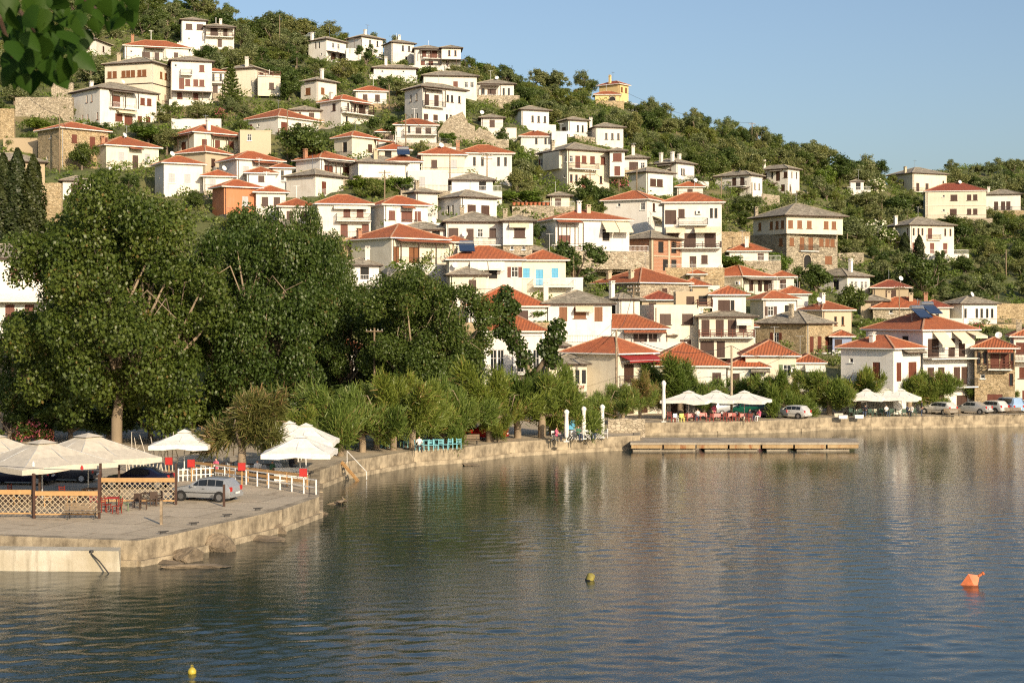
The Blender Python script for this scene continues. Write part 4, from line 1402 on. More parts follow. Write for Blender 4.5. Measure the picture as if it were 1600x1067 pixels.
# quay paving
back = [W(px, HY, float(np.interp(px, _fx, _D0)) + 6) for px in range(2100, -401, -100)]
ring = [Vector((p.x, p.y, QZ)) for p in edge_w] + [Vector((p.x, p.y, QZ)) for p in back]
tri = tessellate_polygon([ring])
me = bpy.data.meshes.new("quay_pavement")
me.from_pydata([tuple(p) for p in ring], [], [tuple(t) for t in tri])
me.materials.append(M["concrete"])
me.update()
if me.polygons[0].normal.z < 0:
    me.flip_normals()
tag(link("quay_pavement", me), kind="structure")
# earthen footway along the tamarisks
# quay wall, block by block
qw = tag(link("quay_wall", None), "weathered concrete quay wall along the water", None, None, "structure")
for i in range(len(edge_w) - 1):
    p, q = edge_w[i], edge_w[i + 1]
    d = q - p
    L = d.length
    n = max(1, round(L / 5.5))
    t = d.normalized()
    nrm = Vector((t.y, -t.x, 0))       # towards the water
    ang = math.atan2(t.y, t.x)
    pierpart = i < 6
    for k in range(n):
        m0, m1 = L * k / n, L * (k + 1) / n
        c = p + t * (m0 + m1) / 2
        w = m1 - m0 - (.03 if n > 1 else 0)
        if k == 0 and i in (1, 2, 3, 4, 5, 6, 13, 14):
            w -= .0
        j = RNG.normal(0, .012)
        mb = MB()
        mb.box((0, .3 + j, -.22), (w, .62, .5 + RNG.normal(0, .01)))
        mb.box((0, .28 + j, -1.6), (w, .6, 2.28))
        mb.box((0, .1, -2.0 + RNG.uniform(0, .1)), (w + .02, .75, 2.0))
        o = mb.build("wall_block", "quaystone", qw, (c.x, c.y, QZ + .025 + RNG.normal(0, .006)), ang)

# jetty reaching out from the quay
jt = thing("jetty", "low concrete jetty on piers with rusty flank", "jetty")
jz = .82
j0, j1 = G(985, 691.5, jz), G(1343, 691, jz)
j2, j3 = G(1336, 684.5, jz), G(985, 683, jz)
mb = MB()
for a, b_, z0, z1 in ((0, 1, jz - .2, jz),):
    top = [Vector((p.x, p.y, z1)) for p in (j0, j1, j2, j3)]
    bot = [Vector((p.x, p.y, z0)) for p in (j0, j1, j2, j3)]
    mb.poly(top)
    for k in range(4):
        mb.poly([top[k], bot[k], bot[(k + 1) % 4], top[(k + 1) % 4]])
    mb.poly(bot[::-1])
mb.build("deck", "jetty", jt)
nseg = 7
for k in range(nseg):
    a, b_ = j0.lerp(j1, (k + .03) / nseg), j0.lerp(j1, (k + .97) / nseg)
    mb = MB()
    mb.bar((a.x, a.y + .2, jz - .37), (b_.x, b_.y + .2, jz - .37), .3, .33 + .06 * (k % 2))
    mb.build("beam", "jettyrust", jt)
    mid = j0.lerp(j1, (k + .5) / nseg)
    mb = MB()
    mb.box((mid.x + (k % 3 - 1) * .3, mid.y + 2.7, -.38), (1.9 + 1.1 * (k * 3 % 2), 4.6, 1.1))
    mb.build("pier", "jetty", jt)
mb = MB()
bc = j0.lerp(j3, .5)
mb.box((bc.x + 2.5, bc.y, jz - .6), (4.0, 5.2, 1.15))
mb.build("abutment", "jetty", jt)

# low landing block in front of the near pier
mb = MB()
A = [(-48, 77.6), (-19.55, 76.3), (-19.75, 77.55), (-48, 79.0)]
z1 = [1.08, 1.02, 1.02, 1.08]
top = [Vector((x, y, z)) for (x, y), z in zip(A, z1)]
bot = [Vector((x + (.25 if i == 1 else 0), y - (.12 if i < 2 else 0), -1.2)) for i, (x, y) in enumerate(A)]
mb.poly(top)
for k in range(4):
    mb.poly([top[k], bot[k], bot[(k + 1) % 4], top[(k + 1) % 4]])
lb = tag(mb.build("landing_block", "blockface"), "pale concrete landing block at the lower left waterline", "landing block")
mb = MB()
mb.tube([(-20.9, 76.28, .9), (-20.4, 76.0, .55), (-19.9, 75.8, .0)], .035, 6)
mb.lathe([(.0, 0), (.11, 0), (.11, .1), (0, .1)], 8, 0, (-20.9, 76.34, .95))
mb.build("mooring_chain", "iron", lb)

# rocks under the pier edge
def rock(px, py, sx, sy, sz, label, seed, z=0.0, tilt=0.0):
    r = np.random.default_rng(seed)
    bm = bmesh.new()
    bmesh.ops.create_icosphere(bm, subdivisions=4, radius=1)
    dirs = r.normal(size=(12, 3))
    dirs /= np.linalg.norm(dirs, axis=1)[:, None]
    offs = r.uniform(.45, .8, 12)
    for v in bm.verts:
        c = np.array(v.co)
        for dd_, o in zip(dirs, offs):
            e = c @ dd_ - o
            if e > 0:
                c = c - dd_ * e * .97
        v.co = Vector(c) + Vector(r.normal(0, .018, 3))
    me = bpy.data.meshes.new("rock")
    bm.to_mesh(me)
    bm.free()
    me.materials.append(M["rock"])
    p = G(px, py, z)
    o = link("rock", me, None, (p.x, p.y, p.z), r.uniform(-.4, .4), (sx, sy, sz))
    o.rotation_euler.y = tilt
    tag(o, label, "rock", "rocks below the near pier")


rock(292, 872, 1.15, .8, .75, "dark rounded boulder at the pier foot, lowest of three", 3, .1)
rock(340, 856, 1.05, .7, .8, "boulder leaning on the pier wall, middle of three", 5, .15, .4)
rock(425, 828, 1.25, .8, .62, "flat-topped pale boulder nearest the pier corner", 8, .15)
rock(405, 843, 1.7, .6, .3, "long flat rock at the waterline under the pale boulder", 9, .0)
rock(310, 886, 2.4, .7, .22, "long dark slab awash at the waterline", 12, -.02)
rock(232, 878, 2.2, 1.0, .35, "half sunken dark rock beside the landing block", 14, -.05)
rock(505, 803, .55, .4, .22, "small rock just off the pier corner", 15, 0)
rock(525, 787, .7, .3, .2, "low rock where two ducks rest", 17, 0)
rock(735, 727, .9, .5, .25, "lone rock at the foot of the quay wall", 19, 0)

# retaining walls and ruins on the hill
def stone_wall(px0, px1, yt, yb, label, mat="stone", thick=.7, steps=None, dist=None):
    d = dist or hit((px0 + px1) / 2, yb)
    p, q = W(px0, yb, d), W(px1, yb, d)
    h = (yb - yt) / F * d
    L = (q - p).length
    mb = MB()
    prof = steps or [(0, 1), (1, 1)]
    n = max(6, int(L / 1.0))
    xs = [i / n for i in range(n + 1)]
    hh = [np.interp(x, [a for a, _ in prof], [b_ for _, b_ in prof]) * h + RNG.normal(0, .05) for x in xs]
    for i in range(n):
        a, b2 = p.lerp(q, xs[i]), p.lerp(q, xs[i + 1])
        for y0, fl in ((0, 0), (thick, 1)):
            f = [Vector((a.x, a.y + y0, a.z - 2.5)), Vector((b2.x, b2.y + y0, b2.z - 2.5)), Vector((b2.x, b2.y + y0, b2.z + hh[i + 1])), Vector((a.x, a.y + y0, a.z + hh[i]))]
            mb.poly(f[::-1] if fl else f)
        mb.poly([(a.x, a.y, a.z + hh[i]), (b2.x, b2.y, b2.z + hh[i + 1]), (b2.x, b2.y + thick, b2.z + hh[i + 1]), (a.x, a.y + thick, a.z + hh[i])])
    for e, k in ((p, 0), (q, -1)):
        mb.poly([(e.x, e.y, e.z - 2.5), (e.x, e.y, e.z + hh[k]), (e.x, e.y + thick, e.z + hh[k]), (e.x, e.y + thick, e.z - 2.5)])
    tag(mb.build("stone_wall", mat), label, "stone wall", "retaining walls on the hill")
    RECTS.append((px0, px1, yt, yb, d))


stone_wall(24, 114, 152, 188, "tall rubble retaining wall left of the large white porch house")
stone_wall(80, 114, 130, 152, "upper rubble terrace wall under the hanging leaves")
stone_wall(0, 22, 170, 215, "rough ochre wall at the far left edge", "stone_warm")
stone_wall(5, 58, 216, 240, "plain garden wall left of the old stone house", "tan")
stone_wall(66, 96, 286, 345, "bare earth bank wall between cypresses and plane tree", "stone_warm")
stone_wall(684, 742, 172, 222, "ruined stone wall with broken arch below the cube house", "stone", 1.2, [(0, .3), (.12, .34), (.14, .6), (.3, .62), (.32, .8), (.5, .85), (.52, 1), (.68, .95), (.7, .6), (.85, .55), (1, .5)])
stone_wall(738, 795, 200, 232, "long crumbling stone wall right of the broken arch", "stone", 1.0, [(0, .7), (.15, 1), (.5, .8), (.52, .5), (1, .4)])
stone_wall(268, 345, 186, 204, "pale garden wall above the veranda house", "white2")
stone_wall(660, 700, 262, 270, "whitewashed wall under the grape pergola", "white")
stone_wall(800, 866, 322, 338, "terrace wall lined with clay pots", "stone")
stone_wall(1128, 1172, 362, 400, "rubble wall between the balcony house and stone mansion", "stone_warm")
stone_wall(1310, 1350, 395, 412, "dry stone wall right of the stone mansion", "stone_dark")
stone_wall(1512, 1600, 474, 502, "ochre earth bank behind the white slate house", "stone_warm")
stone_wall(950, 1008, 655, 684, "pale low stone wall where the jetty begins", "stone", .6, None, 148)
stone_wall(1215, 1262, 660, 668, "low concrete step wall by the parked white hatchback", "concrete", .5, None, 166.5)
stone_wall(930, 975, 158, 170, "terrace wall in front of the yellow house", "stone_warm")
# ------------------------------------------------------------------ vegetation
def _quads(c, nrm, size, rng, asp=.62):
    n = len(c)
    r = rng.normal(size=(n, 3))
    t1 = np.cross(nrm, r)
    t1 /= np.linalg.norm(t1, axis=1)[:, None] + 1e-9
    t2 = np.cross(nrm, t1)
    s = size[:, None]
    v = np.stack([c - t1 * s, c - t2 * s * asp + nrm * s * .12, c + t1 * s, c + t2 * s * asp + nrm * s * .12], 1)
    return v.reshape(-1, 3)


def mesh_from_quads(name, v, mats, rnd, k=4, mi=None):
    n = len(v) // k
    me = bpy.data.meshes.new(name)
    me.vertices.add(len(v))
    me.vertices.foreach_set("co", v.astype(np.float32).ravel())
    me.loops.add(n * k)
    me.loops.foreach_set("vertex_index", np.arange(n * k, dtype=np.int32))
    me.polygons.add(n)
    me.polygons.foreach_set("loop_start", np.arange(0, n * k, k, dtype=np.int32))
    me.polygons.foreach_set("loop_total", np.full(n, k, dtype=np.int32))
    for m_ in mats:
        me.materials.append(M[m_])
    if mi is not None:
        me.polygons.foreach_set("material_index", mi.astype(np.int32))
    me.update()
    at = me.attributes.new("rnd", 'FLOAT', 'FACE')
    at.data.foreach_set("value", rnd.astype(np.float32))
    me.validate()
    return me


def leaf_points(rng, cen, rad, n, flat=1.0, inner=.55, up=.25, spread=.75):
    cen, rad = np.asarray(cen, float), np.asarray(rad, float)
    w = rad ** 2
    idx = rng.choice(len(cen), n, p=w / w.sum())
    u = rng.normal(size=(n, 3))
    u /= np.linalg.norm(u, axis=1)[:, None]
    rr = rad[idx] * (inner + (1.08 - inner) * rng.random(n) ** .6)
    p = cen[idx] + u * rr[:, None] * np.array([1, 1, flat])
    nr = u * .8 + rng.normal(size=(n, 3)) * spread + np.array([0, 0, up])
    nr /= np.linalg.norm(nr, axis=1)[:, None]
    return p, nr, idx


def crown_clumps(rng, h, r, n, z0, flat=.8, top=1.0, jitter=.25):
    """clump centres over an ellipsoid crown: centre height between z0 and h"""
    cz, hz_ = (z0 + h) / 2, (h - z0) / 2
    cs, rs = [], []
    for i in range(n):
        u = rng.normal(size=3)
        u /= np.linalg.norm(u)
        k = rng.uniform(.35, .86)
        cs.append((u[0] * r * k, u[1] * r * k, cz + u[2] * hz_ * k))
        rs.append(rng.uniform(.24, .42) * min(r, hz_ * 1.2) * (1.15 - .35 * k))
    return cs, rs


def limbs(rng, cen, base_h, r0, name, mat, n_limb=7, lean=0.0, forks=1):
    mb = MB()
    top = Vector((lean, 0, base_h))
    mb.tube([(0, 0, -.8), (lean * .3, 0, base_h * .5), top], [r0 * 1.25, r0, r0 * .8], 8)
    pick = rng.choice(len(cen), min(n_limb, len(cen)), replace=False)
    for i in pick:
        e = Vector(cen[i])
        m = top.lerp(e, .5) + Vector(rng.normal(0, .1, 3)) * (e - top).length
        mb.tube([top - Vector((0, 0, r0 * .5)), m, e], [r0 * .55, r0 * .34, r0 * .1], 6)
        for _ in range(forks):
            dv = Vector(rng.normal(0, .2, 3))
            dv.z = abs(dv.z)
            e2 = m + dv * (e - top).length
            mb.tube([m, m.lerp(e2, .5) + Vector((0, 0, .1)), e2], [r0 * .22, r0 * .14, r0 * .04], 5)
    return mb.mesh(name, [mat], True)


PROTO = {}


def proto_tree(kind, var):
    key = (kind, var)
    if key in PROTO:
        return PROTO[key]
    rng = np.random.default_rng(abs(hash(kind)) % 1000 * 0 + sum(map(ord, kind)) * 7 + var)
    parts = []
    if kind in ('olive', 'dark', 'bright', 'maquis'):
        # unit tree: height 1, radius about .5
        r = {'olive': .55, 'dark': .5, 'bright': .55, 'maquis': .62}[kind]
        z0 = {'olive': .16, 'dark': .12, 'bright': .08, 'maquis': .02}[kind]
        cs, rs = crown_clumps(rng, 1.0, r, {'olive': 24, 'dark': 20, 'bright': 18, 'maquis': 18}[kind], z0)
        cs = [(c[0] * rng.uniform(.7, 1.25) + .06 * var, c[1] * rng.uniform(.7, 1.25), c[2] * rng.uniform(.86, 1.1)) for c in cs]
        rs = [q * rng.uniform(.5, 1.05) for q in rs]
        n = 4200
        p, nr, idx = leaf_points(rng, cs, rs, n, .85, .3)
        p += rng.normal(size=p.shape) * (.01 + .05 * rng.random(n)[:, None] ** 3)
        size = rng.uniform(.018, .036, n) * (1.0 if kind != 'bright' else 1.2)
        tone = rng.uniform(-.22, .22, len(cs))[idx]
        v = _quads(p, nr, size, rng)
        me = mesh_from_quads("crown", v, ["leaf_" + kind], np.clip(.5 + tone + rng.normal(0, .22, n), 0, 1))
        parts = [("crown", me), ("trunk", limbs(rng, cs, max(.1, z0 + .08), .035, "trunk", "bark", 6))]
    elif kind == 'cypress':
        n = 7000
        z = rng.random(n) ** .85
        prof = np.interp(z, [0, .06, .25, .6, .85, 1], [.05, .085, .105, .085, .05, .008])
        a = rng.uniform(0, 2 * np.pi, n)
        lump = 1 + .18 * np.sin(a * 3 + z * 17) + .12 * np.sin(a * 5 - z * 31)
        rr = prof * lump * (.55 + .5 * rng.random(n) ** .5)
        p = np.stack([np.cos(a) * rr, np.sin(a) * rr, .04 + z * .96], 1)
        u = np.stack([np.cos(a), np.sin(a), np.full(n, .5)], 1)
        nr = u + rng.normal(size=(n, 3)) * .5
        nr /= np.linalg.norm(nr, axis=1)[:, None]
        v = _quads(p, nr, rng.uniform(.008, .018, n), rng)
        tb = MB()
        tb.tube([(0, 0, -.05), (0, 0, .9)], [.02, .004], 6)
        parts = [("crown", mesh_from_quads("crown", v, ["leaf_cypress"], np.clip(.5 + .3 * np.sin(a * 4 + z * 20) + rng.normal(0, .2, n), 0, 1))),
                 ("trunk", tb.mesh("trunk", ["bark"], True))]
    elif kind in ('tamarisk', 'rusty', 'pollard'):
        # feathery shore tree, 1 high
        cs, rs = [], []
        nb = int(rng.integers(7, 11))
        for i in range(nb):
            a = rng.uniform(0, 2 * np.pi)
            if kind == 'pollard':
                el, L_, z_ = rng.uniform(.5, 1.4), rng.uniform(.28, .48), .40
            elif kind == 'rusty':
                el, L_, z_ = rng.uniform(-.1, 1.45), rng.uniform(.35, .66), .34
            else:
                el, L_, z_ = rng.uniform(-.05, 1.4), rng.uniform(.32, .72), .26
            droop = rng.uniform(.02, .22) if kind != 'pollard' else 0
            for t in np.linspace(.35, 1, 5):
                rad_ = math.cos(el) * L_ * t
                cs.append((math.cos(a) * rad_ + rng.normal(0, .03), math.sin(a) * rad_ + rng.normal(0, .03), z_ + math.sin(el) * L_ * t - droop * t * t + rng.normal(0, .03)))
                rs.append(rng.uniform(.05, .105) * (1.15 - .35 * t))
        n = 15000
        p, nr, idx = leaf_points(rng, cs, rs, n, 1.45, .05)
        p += rng.normal(size=p.shape) * (.012 + .03 * rng.random(n)[:, None] ** 3)
        cc = np.asarray(cs)[idx]
        out = p - cc
        out[:, :2] += cc[:, :2] * .35
        out /= np.linalg.norm(out, axis=1)[:, None] + 1e-6
        dirv = out * .7 + np.array([0, 0, .75 if kind != 'rusty' else .1]) + rng.normal(size=(n, 3)) * .45
        dirv /= np.linalg.norm(dirv, axis=1)[:, None]
        ln = rng.uniform(.03, .10, n)[:, None]
        side = np.cross(dirv, rng.normal(size=(n, 3)))
        side /= np.linalg.norm(side, axis=1)[:, None]
        wd = rng.uniform(.0028, .0058, n)[:, None]
        v = np.stack([p - side * wd, p + side * wd, p + dirv * ln + side * wd * .5, p + dirv * ln - side * wd * .5], 1).reshape(-1, 3)
        tone = rng.uniform(-.25, .25, len(cs))[idx]
        lm = "leaf_rust" if kind == 'rusty' else "leaf_tamarisk"
        me = mesh_from_quads("crown", v, [lm], np.clip(.5 + tone + rng.normal(0, .2, n), 0, 1))
        parts = [("crown", me), ("trunk", limbs(rng, cs, .26 if kind != 'pollard' else .34, .042, "trunk", "barkpale", 8, rng.uniform(-.06, .06)))]
    elif kind == 'plane':
        # big plane tree, 1 high, about .95 wide
        cs, rs = [], []
        lobes = []
        for t_ in range(400):
            u = rng.normal(size=3)
            u /= np.linalg.norm(u)
            k = rng.uniform(.5, .82)
            c = np.array([u[0] * .46 * k, u[1] * .46 * k, .47 + u[2] * .47 * k])
            if all(np.linalg.norm(c - q) > .19 for q in lobes):
                lobes.append(c)
        for c in lobes:
            R_ = rng.uniform(.11, .165)
            for j in range(7):
                u = rng.normal(size=3)
                u /= np.linalg.norm(u)
                u[2] = u[2] * .8 + .1
                cs.append(tuple(c + u * R_ * .75))
                rs.append(R_ * rng.uniform(.38, .62))
        cs.append((0, 0, .5))
        rs.append(.2)
        n = 84000
        p, nr, idx = leaf_points(rng, cs, rs, n, .9, .3, .3, .8)
        tone = rng.uniform(-.2, .2, len(cs))[idx]
        v = _quads(p, nr, rng.uniform(.0044, .0086, n), rng, .8)
        me = mesh_from_quads("crown", v, ["leaf_plane"], np.clip(.48 + tone + rng.normal(0, .2, n), 0, 1))
        parts = [("crown", me), ("trunk", limbs(rng, [c for c in cs if c[2] > .36], .2, .022, "trunk", "barkpale", 22, 0.02, 2))]
    elif kind == 'oleander':
        cs, rs = crown_clumps(rng, 1.0, .7, 14, .05)
        n = 2200
        p, nr, idx = leaf_points(rng, cs, rs, n)
        v = _quads(p, nr, rng.uniform(.03, .06, n), rng, .35)
        me = mesh_from_quads("crown", v, ["leaf_bright"], rng.random(n))
        nf = 380
        p, nr, idx = leaf_points(rng, cs, [r * 1.08 for r in rs], nf, 1, .9)
        v = _quads(p, nr, rng.uniform(.035, .06, nf), rng, .9)
        fl = mesh_from_quads("blossom", v, ["petal_pink" if var < 2 else "petal_white"], rng.random(nf))
        parts = [("crown", me), ("blossom", fl), ("trunk", limbs(rng, cs, .15, .03, "trunk", "bark", 6))]
    elif kind == 'palm':
        fm = []
        mb = MB()
        mb.tube([(0, 0, -.05), (.01, 0, .3), (0, 0, .62)], [.05, .042, .035], 8)
        vs, rn = [], []
        for i in range(34):
            a = rng.uniform(0, 2 * np.pi)
            el = rng.uniform(-.2, 1.2)
            ln = rng.uniform(.4, .52)
            for k in range(22):
                t = (k + 1) / 22
                rad = ln * t * math.cos(el) + .02
                z = .62 + ln * t * math.sin(el) - .28 * t * t
                c = np.array([math.cos(a) * rad, math.sin(a) * rad, z])
                sd_ = np.array([-math.sin(a), math.cos(a), 0])
                fw = np.array([math.cos(a), math.sin(a), -.3])
                for sg in (-1, 1):
                    tip = c + sd_ * sg * .10 * (1.1 - t) + fw * .05 + np.array([0, 0, -.02])
                    vs += [c, c + fw * .012, tip, tip - fw * .004]
                    rn.append(rng.random())
        parts = [("crown", mesh_from_quads("crown", np.array(vs), ["leaf_dark"], np.array(rn))), ("trunk", mb.mesh("trunk", ["bark"], True))]
    elif kind == 'araucaria':
        mb = MB()
        mb.tube([(0, 0, -.03), (0, 0, 1)], [.022, .004], 6)
        vs, rn = [], []
        for t in range(11):
            z = .2 + t * .075
            ln = .30 * (1 - t / 12.5)
            nb = 6
            for b_ in range(nb):
                a = 2 * math.pi * (b_ / nb) + t * .4
                for k in range(26):
                    f = (k + 1) / 26
                    c = np.array([math.cos(a) * ln * f, math.sin(a) * ln * f, z + .05 * f * f])
                    for q in range(3):
                        dv = rng.normal(0, .02, 3) + np.array([0, 0, .022])
                        sdv = rng.normal(0, .006, 3)
                        vs += [c - sdv, c + sdv, c + dv + sdv, c + dv - sdv]
                        rn.append(rng.random())
        parts = [("crown", mesh_from_quads("crown", np.array(vs), ["leaf_dark"], np.array(rn))), ("trunk", mb.mesh("trunk", ["bark"], True))]
    elif kind == 'ivy':
        # climber-covered slanting stem
        cs = [(.0, 0, .10), (.03, 0, .2), (-.02, 0, .3), (-.08, .0, .42), (-.14, 0, .52), (-.20, 0, .62), (-.24, 0, .72), (-.25, 0, .82), (-.22, 0, .9), (.08, 0, .5), (.14, 0, .6), (.12, 0, .42), (.16, 0, .68), (-.27, 0, .62), (-.17, 0, .8)]
        rs = [.07, .07, .065, .07, .075, .08, .085, .08, .06, .08, .08, .07, .05, .05, .06]
        n = 5200
        p, nr, idx = leaf_points(rng, cs, rs, n, 1, .4)
        v = _quads(p, nr, rng.uniform(.008, .017, n), rng, .8)
        mb = MB()
        mb.tube([(0.03, 0, -.02), (0, 0, .25), (-.1, 0, .45), (-.22, 0, .7), (-.23, 0, .88)], [.03, .025, .022, .015, .006], 7)
        mb.tube([(0, 0, .32), (.12, 0, .52), (.15, 0, .66)], [.02, .014, .005], 6)
        parts = [("crown", mesh_from_quads("crown", v, ["leaf_ivy"], np.clip(.5 + rng.normal(0, .25, n), 0, 1))), ("trunk", mb.mesh("trunk", ["barkpale"], True))]
    elif kind == 'dry':
        cs, rs = crown_clumps(rng, 1.0, .6, 16, .1)
        n = 3000
        p, nr, idx = leaf_points(rng, cs, rs, n, 1, .2)
        v = _quads(p, nr, rng.uniform(.02, .045, n), rng, .22)
        parts = [("crown", mesh_from_quads("crown", v, ["leaf_dry"], rng.random(n))), ("trunk", limbs(rng, cs, .2, .02, "trunk", "bark", 8, 0, 2))]
    PROTO[key] = parts
    return parts


TREES = []


def tree(name, kind, var, px, pyb, hpx, label, cat="tree", group=None, wide=1.0, dist=None, rot=None, sink=.0, zofs=None):
    d = dist or hit(px, pyb)
    p = W(px, pyb, d)
    if zofs is not None:
        p.z = zofs
    h = hpx / F * d
    root = thing(name, label, cat, (p.x, p.y, p.z - sink), random.uniform(0, 6.28) if rot is None else rot, group)
    root.scale = (h * wide, h * wide, h)
    for nm, me in proto_tree(kind, var):
        link(nm, me, root)
    TREES.append((p.x, p.y, h * wide * .5))
    return root


# --- great plane trees by the shore
tree("plane_tree", "plane", 0, 180, 700, 452, "huge plane tree with pale limbs behind the beige parasols", wide=.86, dist=132, rot=.4)
tree("plane_tree", "plane", 1, 395, 690, 412, "broad plane tree standing behind the rust-coloured tamarisk", wide=.72, dist=140, rot=2.1)
tree("plane_tree", "plane", 2, 668, 672, 288, "round plane tree behind the blue cafe tables", wide=.90, dist=152, rot=1.0)
tree("plane_tree", "plane", 3, 535, 668, 262, "smaller plane tree between the two largest round crowns", wide=.80, dist=160, rot=4.0)
tree("plane_tree", "plane", 1, 486, 640, 352, "thin plane tree with bare upper branches by the orange-roofed balcony house", wide=.46, dist=168, rot=5.0)
tree("plane_tree", "plane", 2, 60, 690, 260, "low plane tree beside the wooden pole and pink oleander", wide=.7, dist=141, rot=3.3)
tree("climber_tree", "ivy", 0, 838, 652, 215, "leaning bare tree wrapped in dark climbing leaves", dist=166, rot=0.0)
tree("dry_bush", "dry", 0, 455, 640, 75, "dry brown shrub above the cafe roofs", "bush", wide=1.0, dist=150)
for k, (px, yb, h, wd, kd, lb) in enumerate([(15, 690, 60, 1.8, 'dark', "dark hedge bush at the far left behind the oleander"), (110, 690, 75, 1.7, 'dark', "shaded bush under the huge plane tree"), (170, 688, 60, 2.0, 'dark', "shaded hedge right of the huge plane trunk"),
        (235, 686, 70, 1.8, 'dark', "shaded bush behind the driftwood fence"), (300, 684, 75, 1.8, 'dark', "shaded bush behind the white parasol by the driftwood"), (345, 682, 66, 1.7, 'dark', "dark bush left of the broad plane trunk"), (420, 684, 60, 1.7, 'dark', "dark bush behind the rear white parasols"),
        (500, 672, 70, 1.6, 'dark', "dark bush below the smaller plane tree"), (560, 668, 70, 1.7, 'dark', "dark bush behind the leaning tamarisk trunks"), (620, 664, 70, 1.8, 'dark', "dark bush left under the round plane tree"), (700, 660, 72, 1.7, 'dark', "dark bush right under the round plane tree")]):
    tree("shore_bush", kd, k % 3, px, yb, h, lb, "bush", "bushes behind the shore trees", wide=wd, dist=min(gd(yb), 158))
# --- cypresses
for k, (px, yb, h) in enumerate([(5, 390, 150), (27, 392, 160), (52, 394, 152)]):
    tree("cypress", "cypress", k, px, yb, h, ["cypress cut by the picture's left edge", "middle cypress of the three tall ones", "cypress nearest the bare earth bank"][k], "tree", "cypresses at the left edge", wide=1.25, dist=205)
# --- tamarisks along the quay
TM = [(378, 742, 150, 'rusty', "rust-tinged tamarisk between the two white parasols", 1.0),
      (533, 712, 128, 'tamarisk', "pointed tamarisk beside the wooden water ladder", .95), (568, 706, 118, 'tamarisk', "tamarisk with pale bent trunk right of the ladder", .95),
      (587, 702, 112, 'tamarisk', "tamarisk with slender leaning trunk left of the benches", .9), (614, 703, 120, 'tamarisk', "tamarisk with bent trunk beside the blue tables", .95),
      (643, 702, 125, 'tamarisk', "thick-trunked tamarisk at the middle of the blue tables", 1.0), (692, 694, 112, 'tamarisk', "tamarisk over the rightmost blue tables", 1.0),
      (718, 694, 118, 'tamarisk', "tamarisk just left of the waterfront bench", .9), (765, 690, 125, 'tamarisk', "drooping tamarisk in front of the red car", 1.05),
      (778, 691, 60, 'tamarisk', "small bushy tamarisk shoot at the quay edge", .8), (810, 684, 118, 'tamarisk', "tamarisk behind the quay wall under the neoclassical house", 1.05),
      (846, 684, 130, 'tamarisk', "tall tamarisk in front of the climber-wrapped tree", 1.0), (862, 680, 96, 'tamarisk', "tamarisk left of the white folding chairs", .9),
      (940, 662, 72, 'tamarisk', "low tamarisk under the blank cream wall", .9), (972, 664, 70, 'tamarisk', "bushy tamarisk at the foot of the grey pole", 1.0),
      (1000, 655, 78, 'rusty', "brownish tamarisk left of the closed parasol", .7), (1062, 648, 92, 'tamarisk', "broad tamarisk behind the leftmost open parasol", 1.25),
      (1100, 648, 72, 'tamarisk', "tamarisk behind the middle cream parasol", .8), (1172, 648, 68, 'tamarisk', "tamarisk against the small white shore house", .9), (1212, 650, 82, 'tamarisk', "tamarisk behind the parked estate car", 1.1),
      (1238, 648, 62, 'tamarisk', "thin tamarisk over the white hatchback", .8), (1296, 648, 82, 'tamarisk', "rounded tamarisk with brick ring left of the far parasols", 1.1),
      (1340, 646, 84, 'tamarisk', "wispy tamarisk before the red-shuttered white house", 1.0), (1420, 646, 76, 'tamarisk', "full tamarisk behind the right cream parasol", 1.15),
      (460, 725, 90, 'tamarisk', "tamarisk behind the cluster of white parasols", 1.0), (498, 715, 85, 'tamarisk', "tamarisk at the cafe terrace corner", .8), (672, 690, 85, 'tamarisk', "tamarisk in the second row behind blue tables", 1.1),
      (740, 680, 100, 'tamarisk', "tamarisk in the second row near the red car", 1.1), (600, 690, 105, 'tamarisk', "tamarisk in the second row behind the benches", 1.0),
      (1470, 646, 66, 'pollard', "clipped tamarisk behind the leftmost parked cars", 1.2), (1517, 641, 46, 'pollard', "small clipped tamarisk behind the silver saloon", 1.1),
      (1543, 641, 48, 'pollard', "clipped tamarisk between saloon and blue van", 1.15), (1580, 641, 36, 'pollard', "smallest clipped tree right of the blue van", 1.0), (1597, 640, 50, 'pollard', "clipped tree at the right picture edge", 1.0)]
for k, (px, yb, h, kd, lb, wd) in enumerate(TM):
    tree("tamarisk_tree", kd, k % 4 if kd == 'tamarisk' else k % 2, px, yb, h * 1.14, lb, "tree", "tamarisk trees along the quay", wide=wd * .98, dist=gd(yb))
tree("oleander", "oleander", 0, 45, 696, 42, "pink flowering oleander under the wooden pole", "shrub", wide=1.1, dist=138)
tree("oleander", "oleander", 1, 70, 698, 30, "lower pink oleander behind the beige parasols", "shrub", wide=1.0, dist=136)
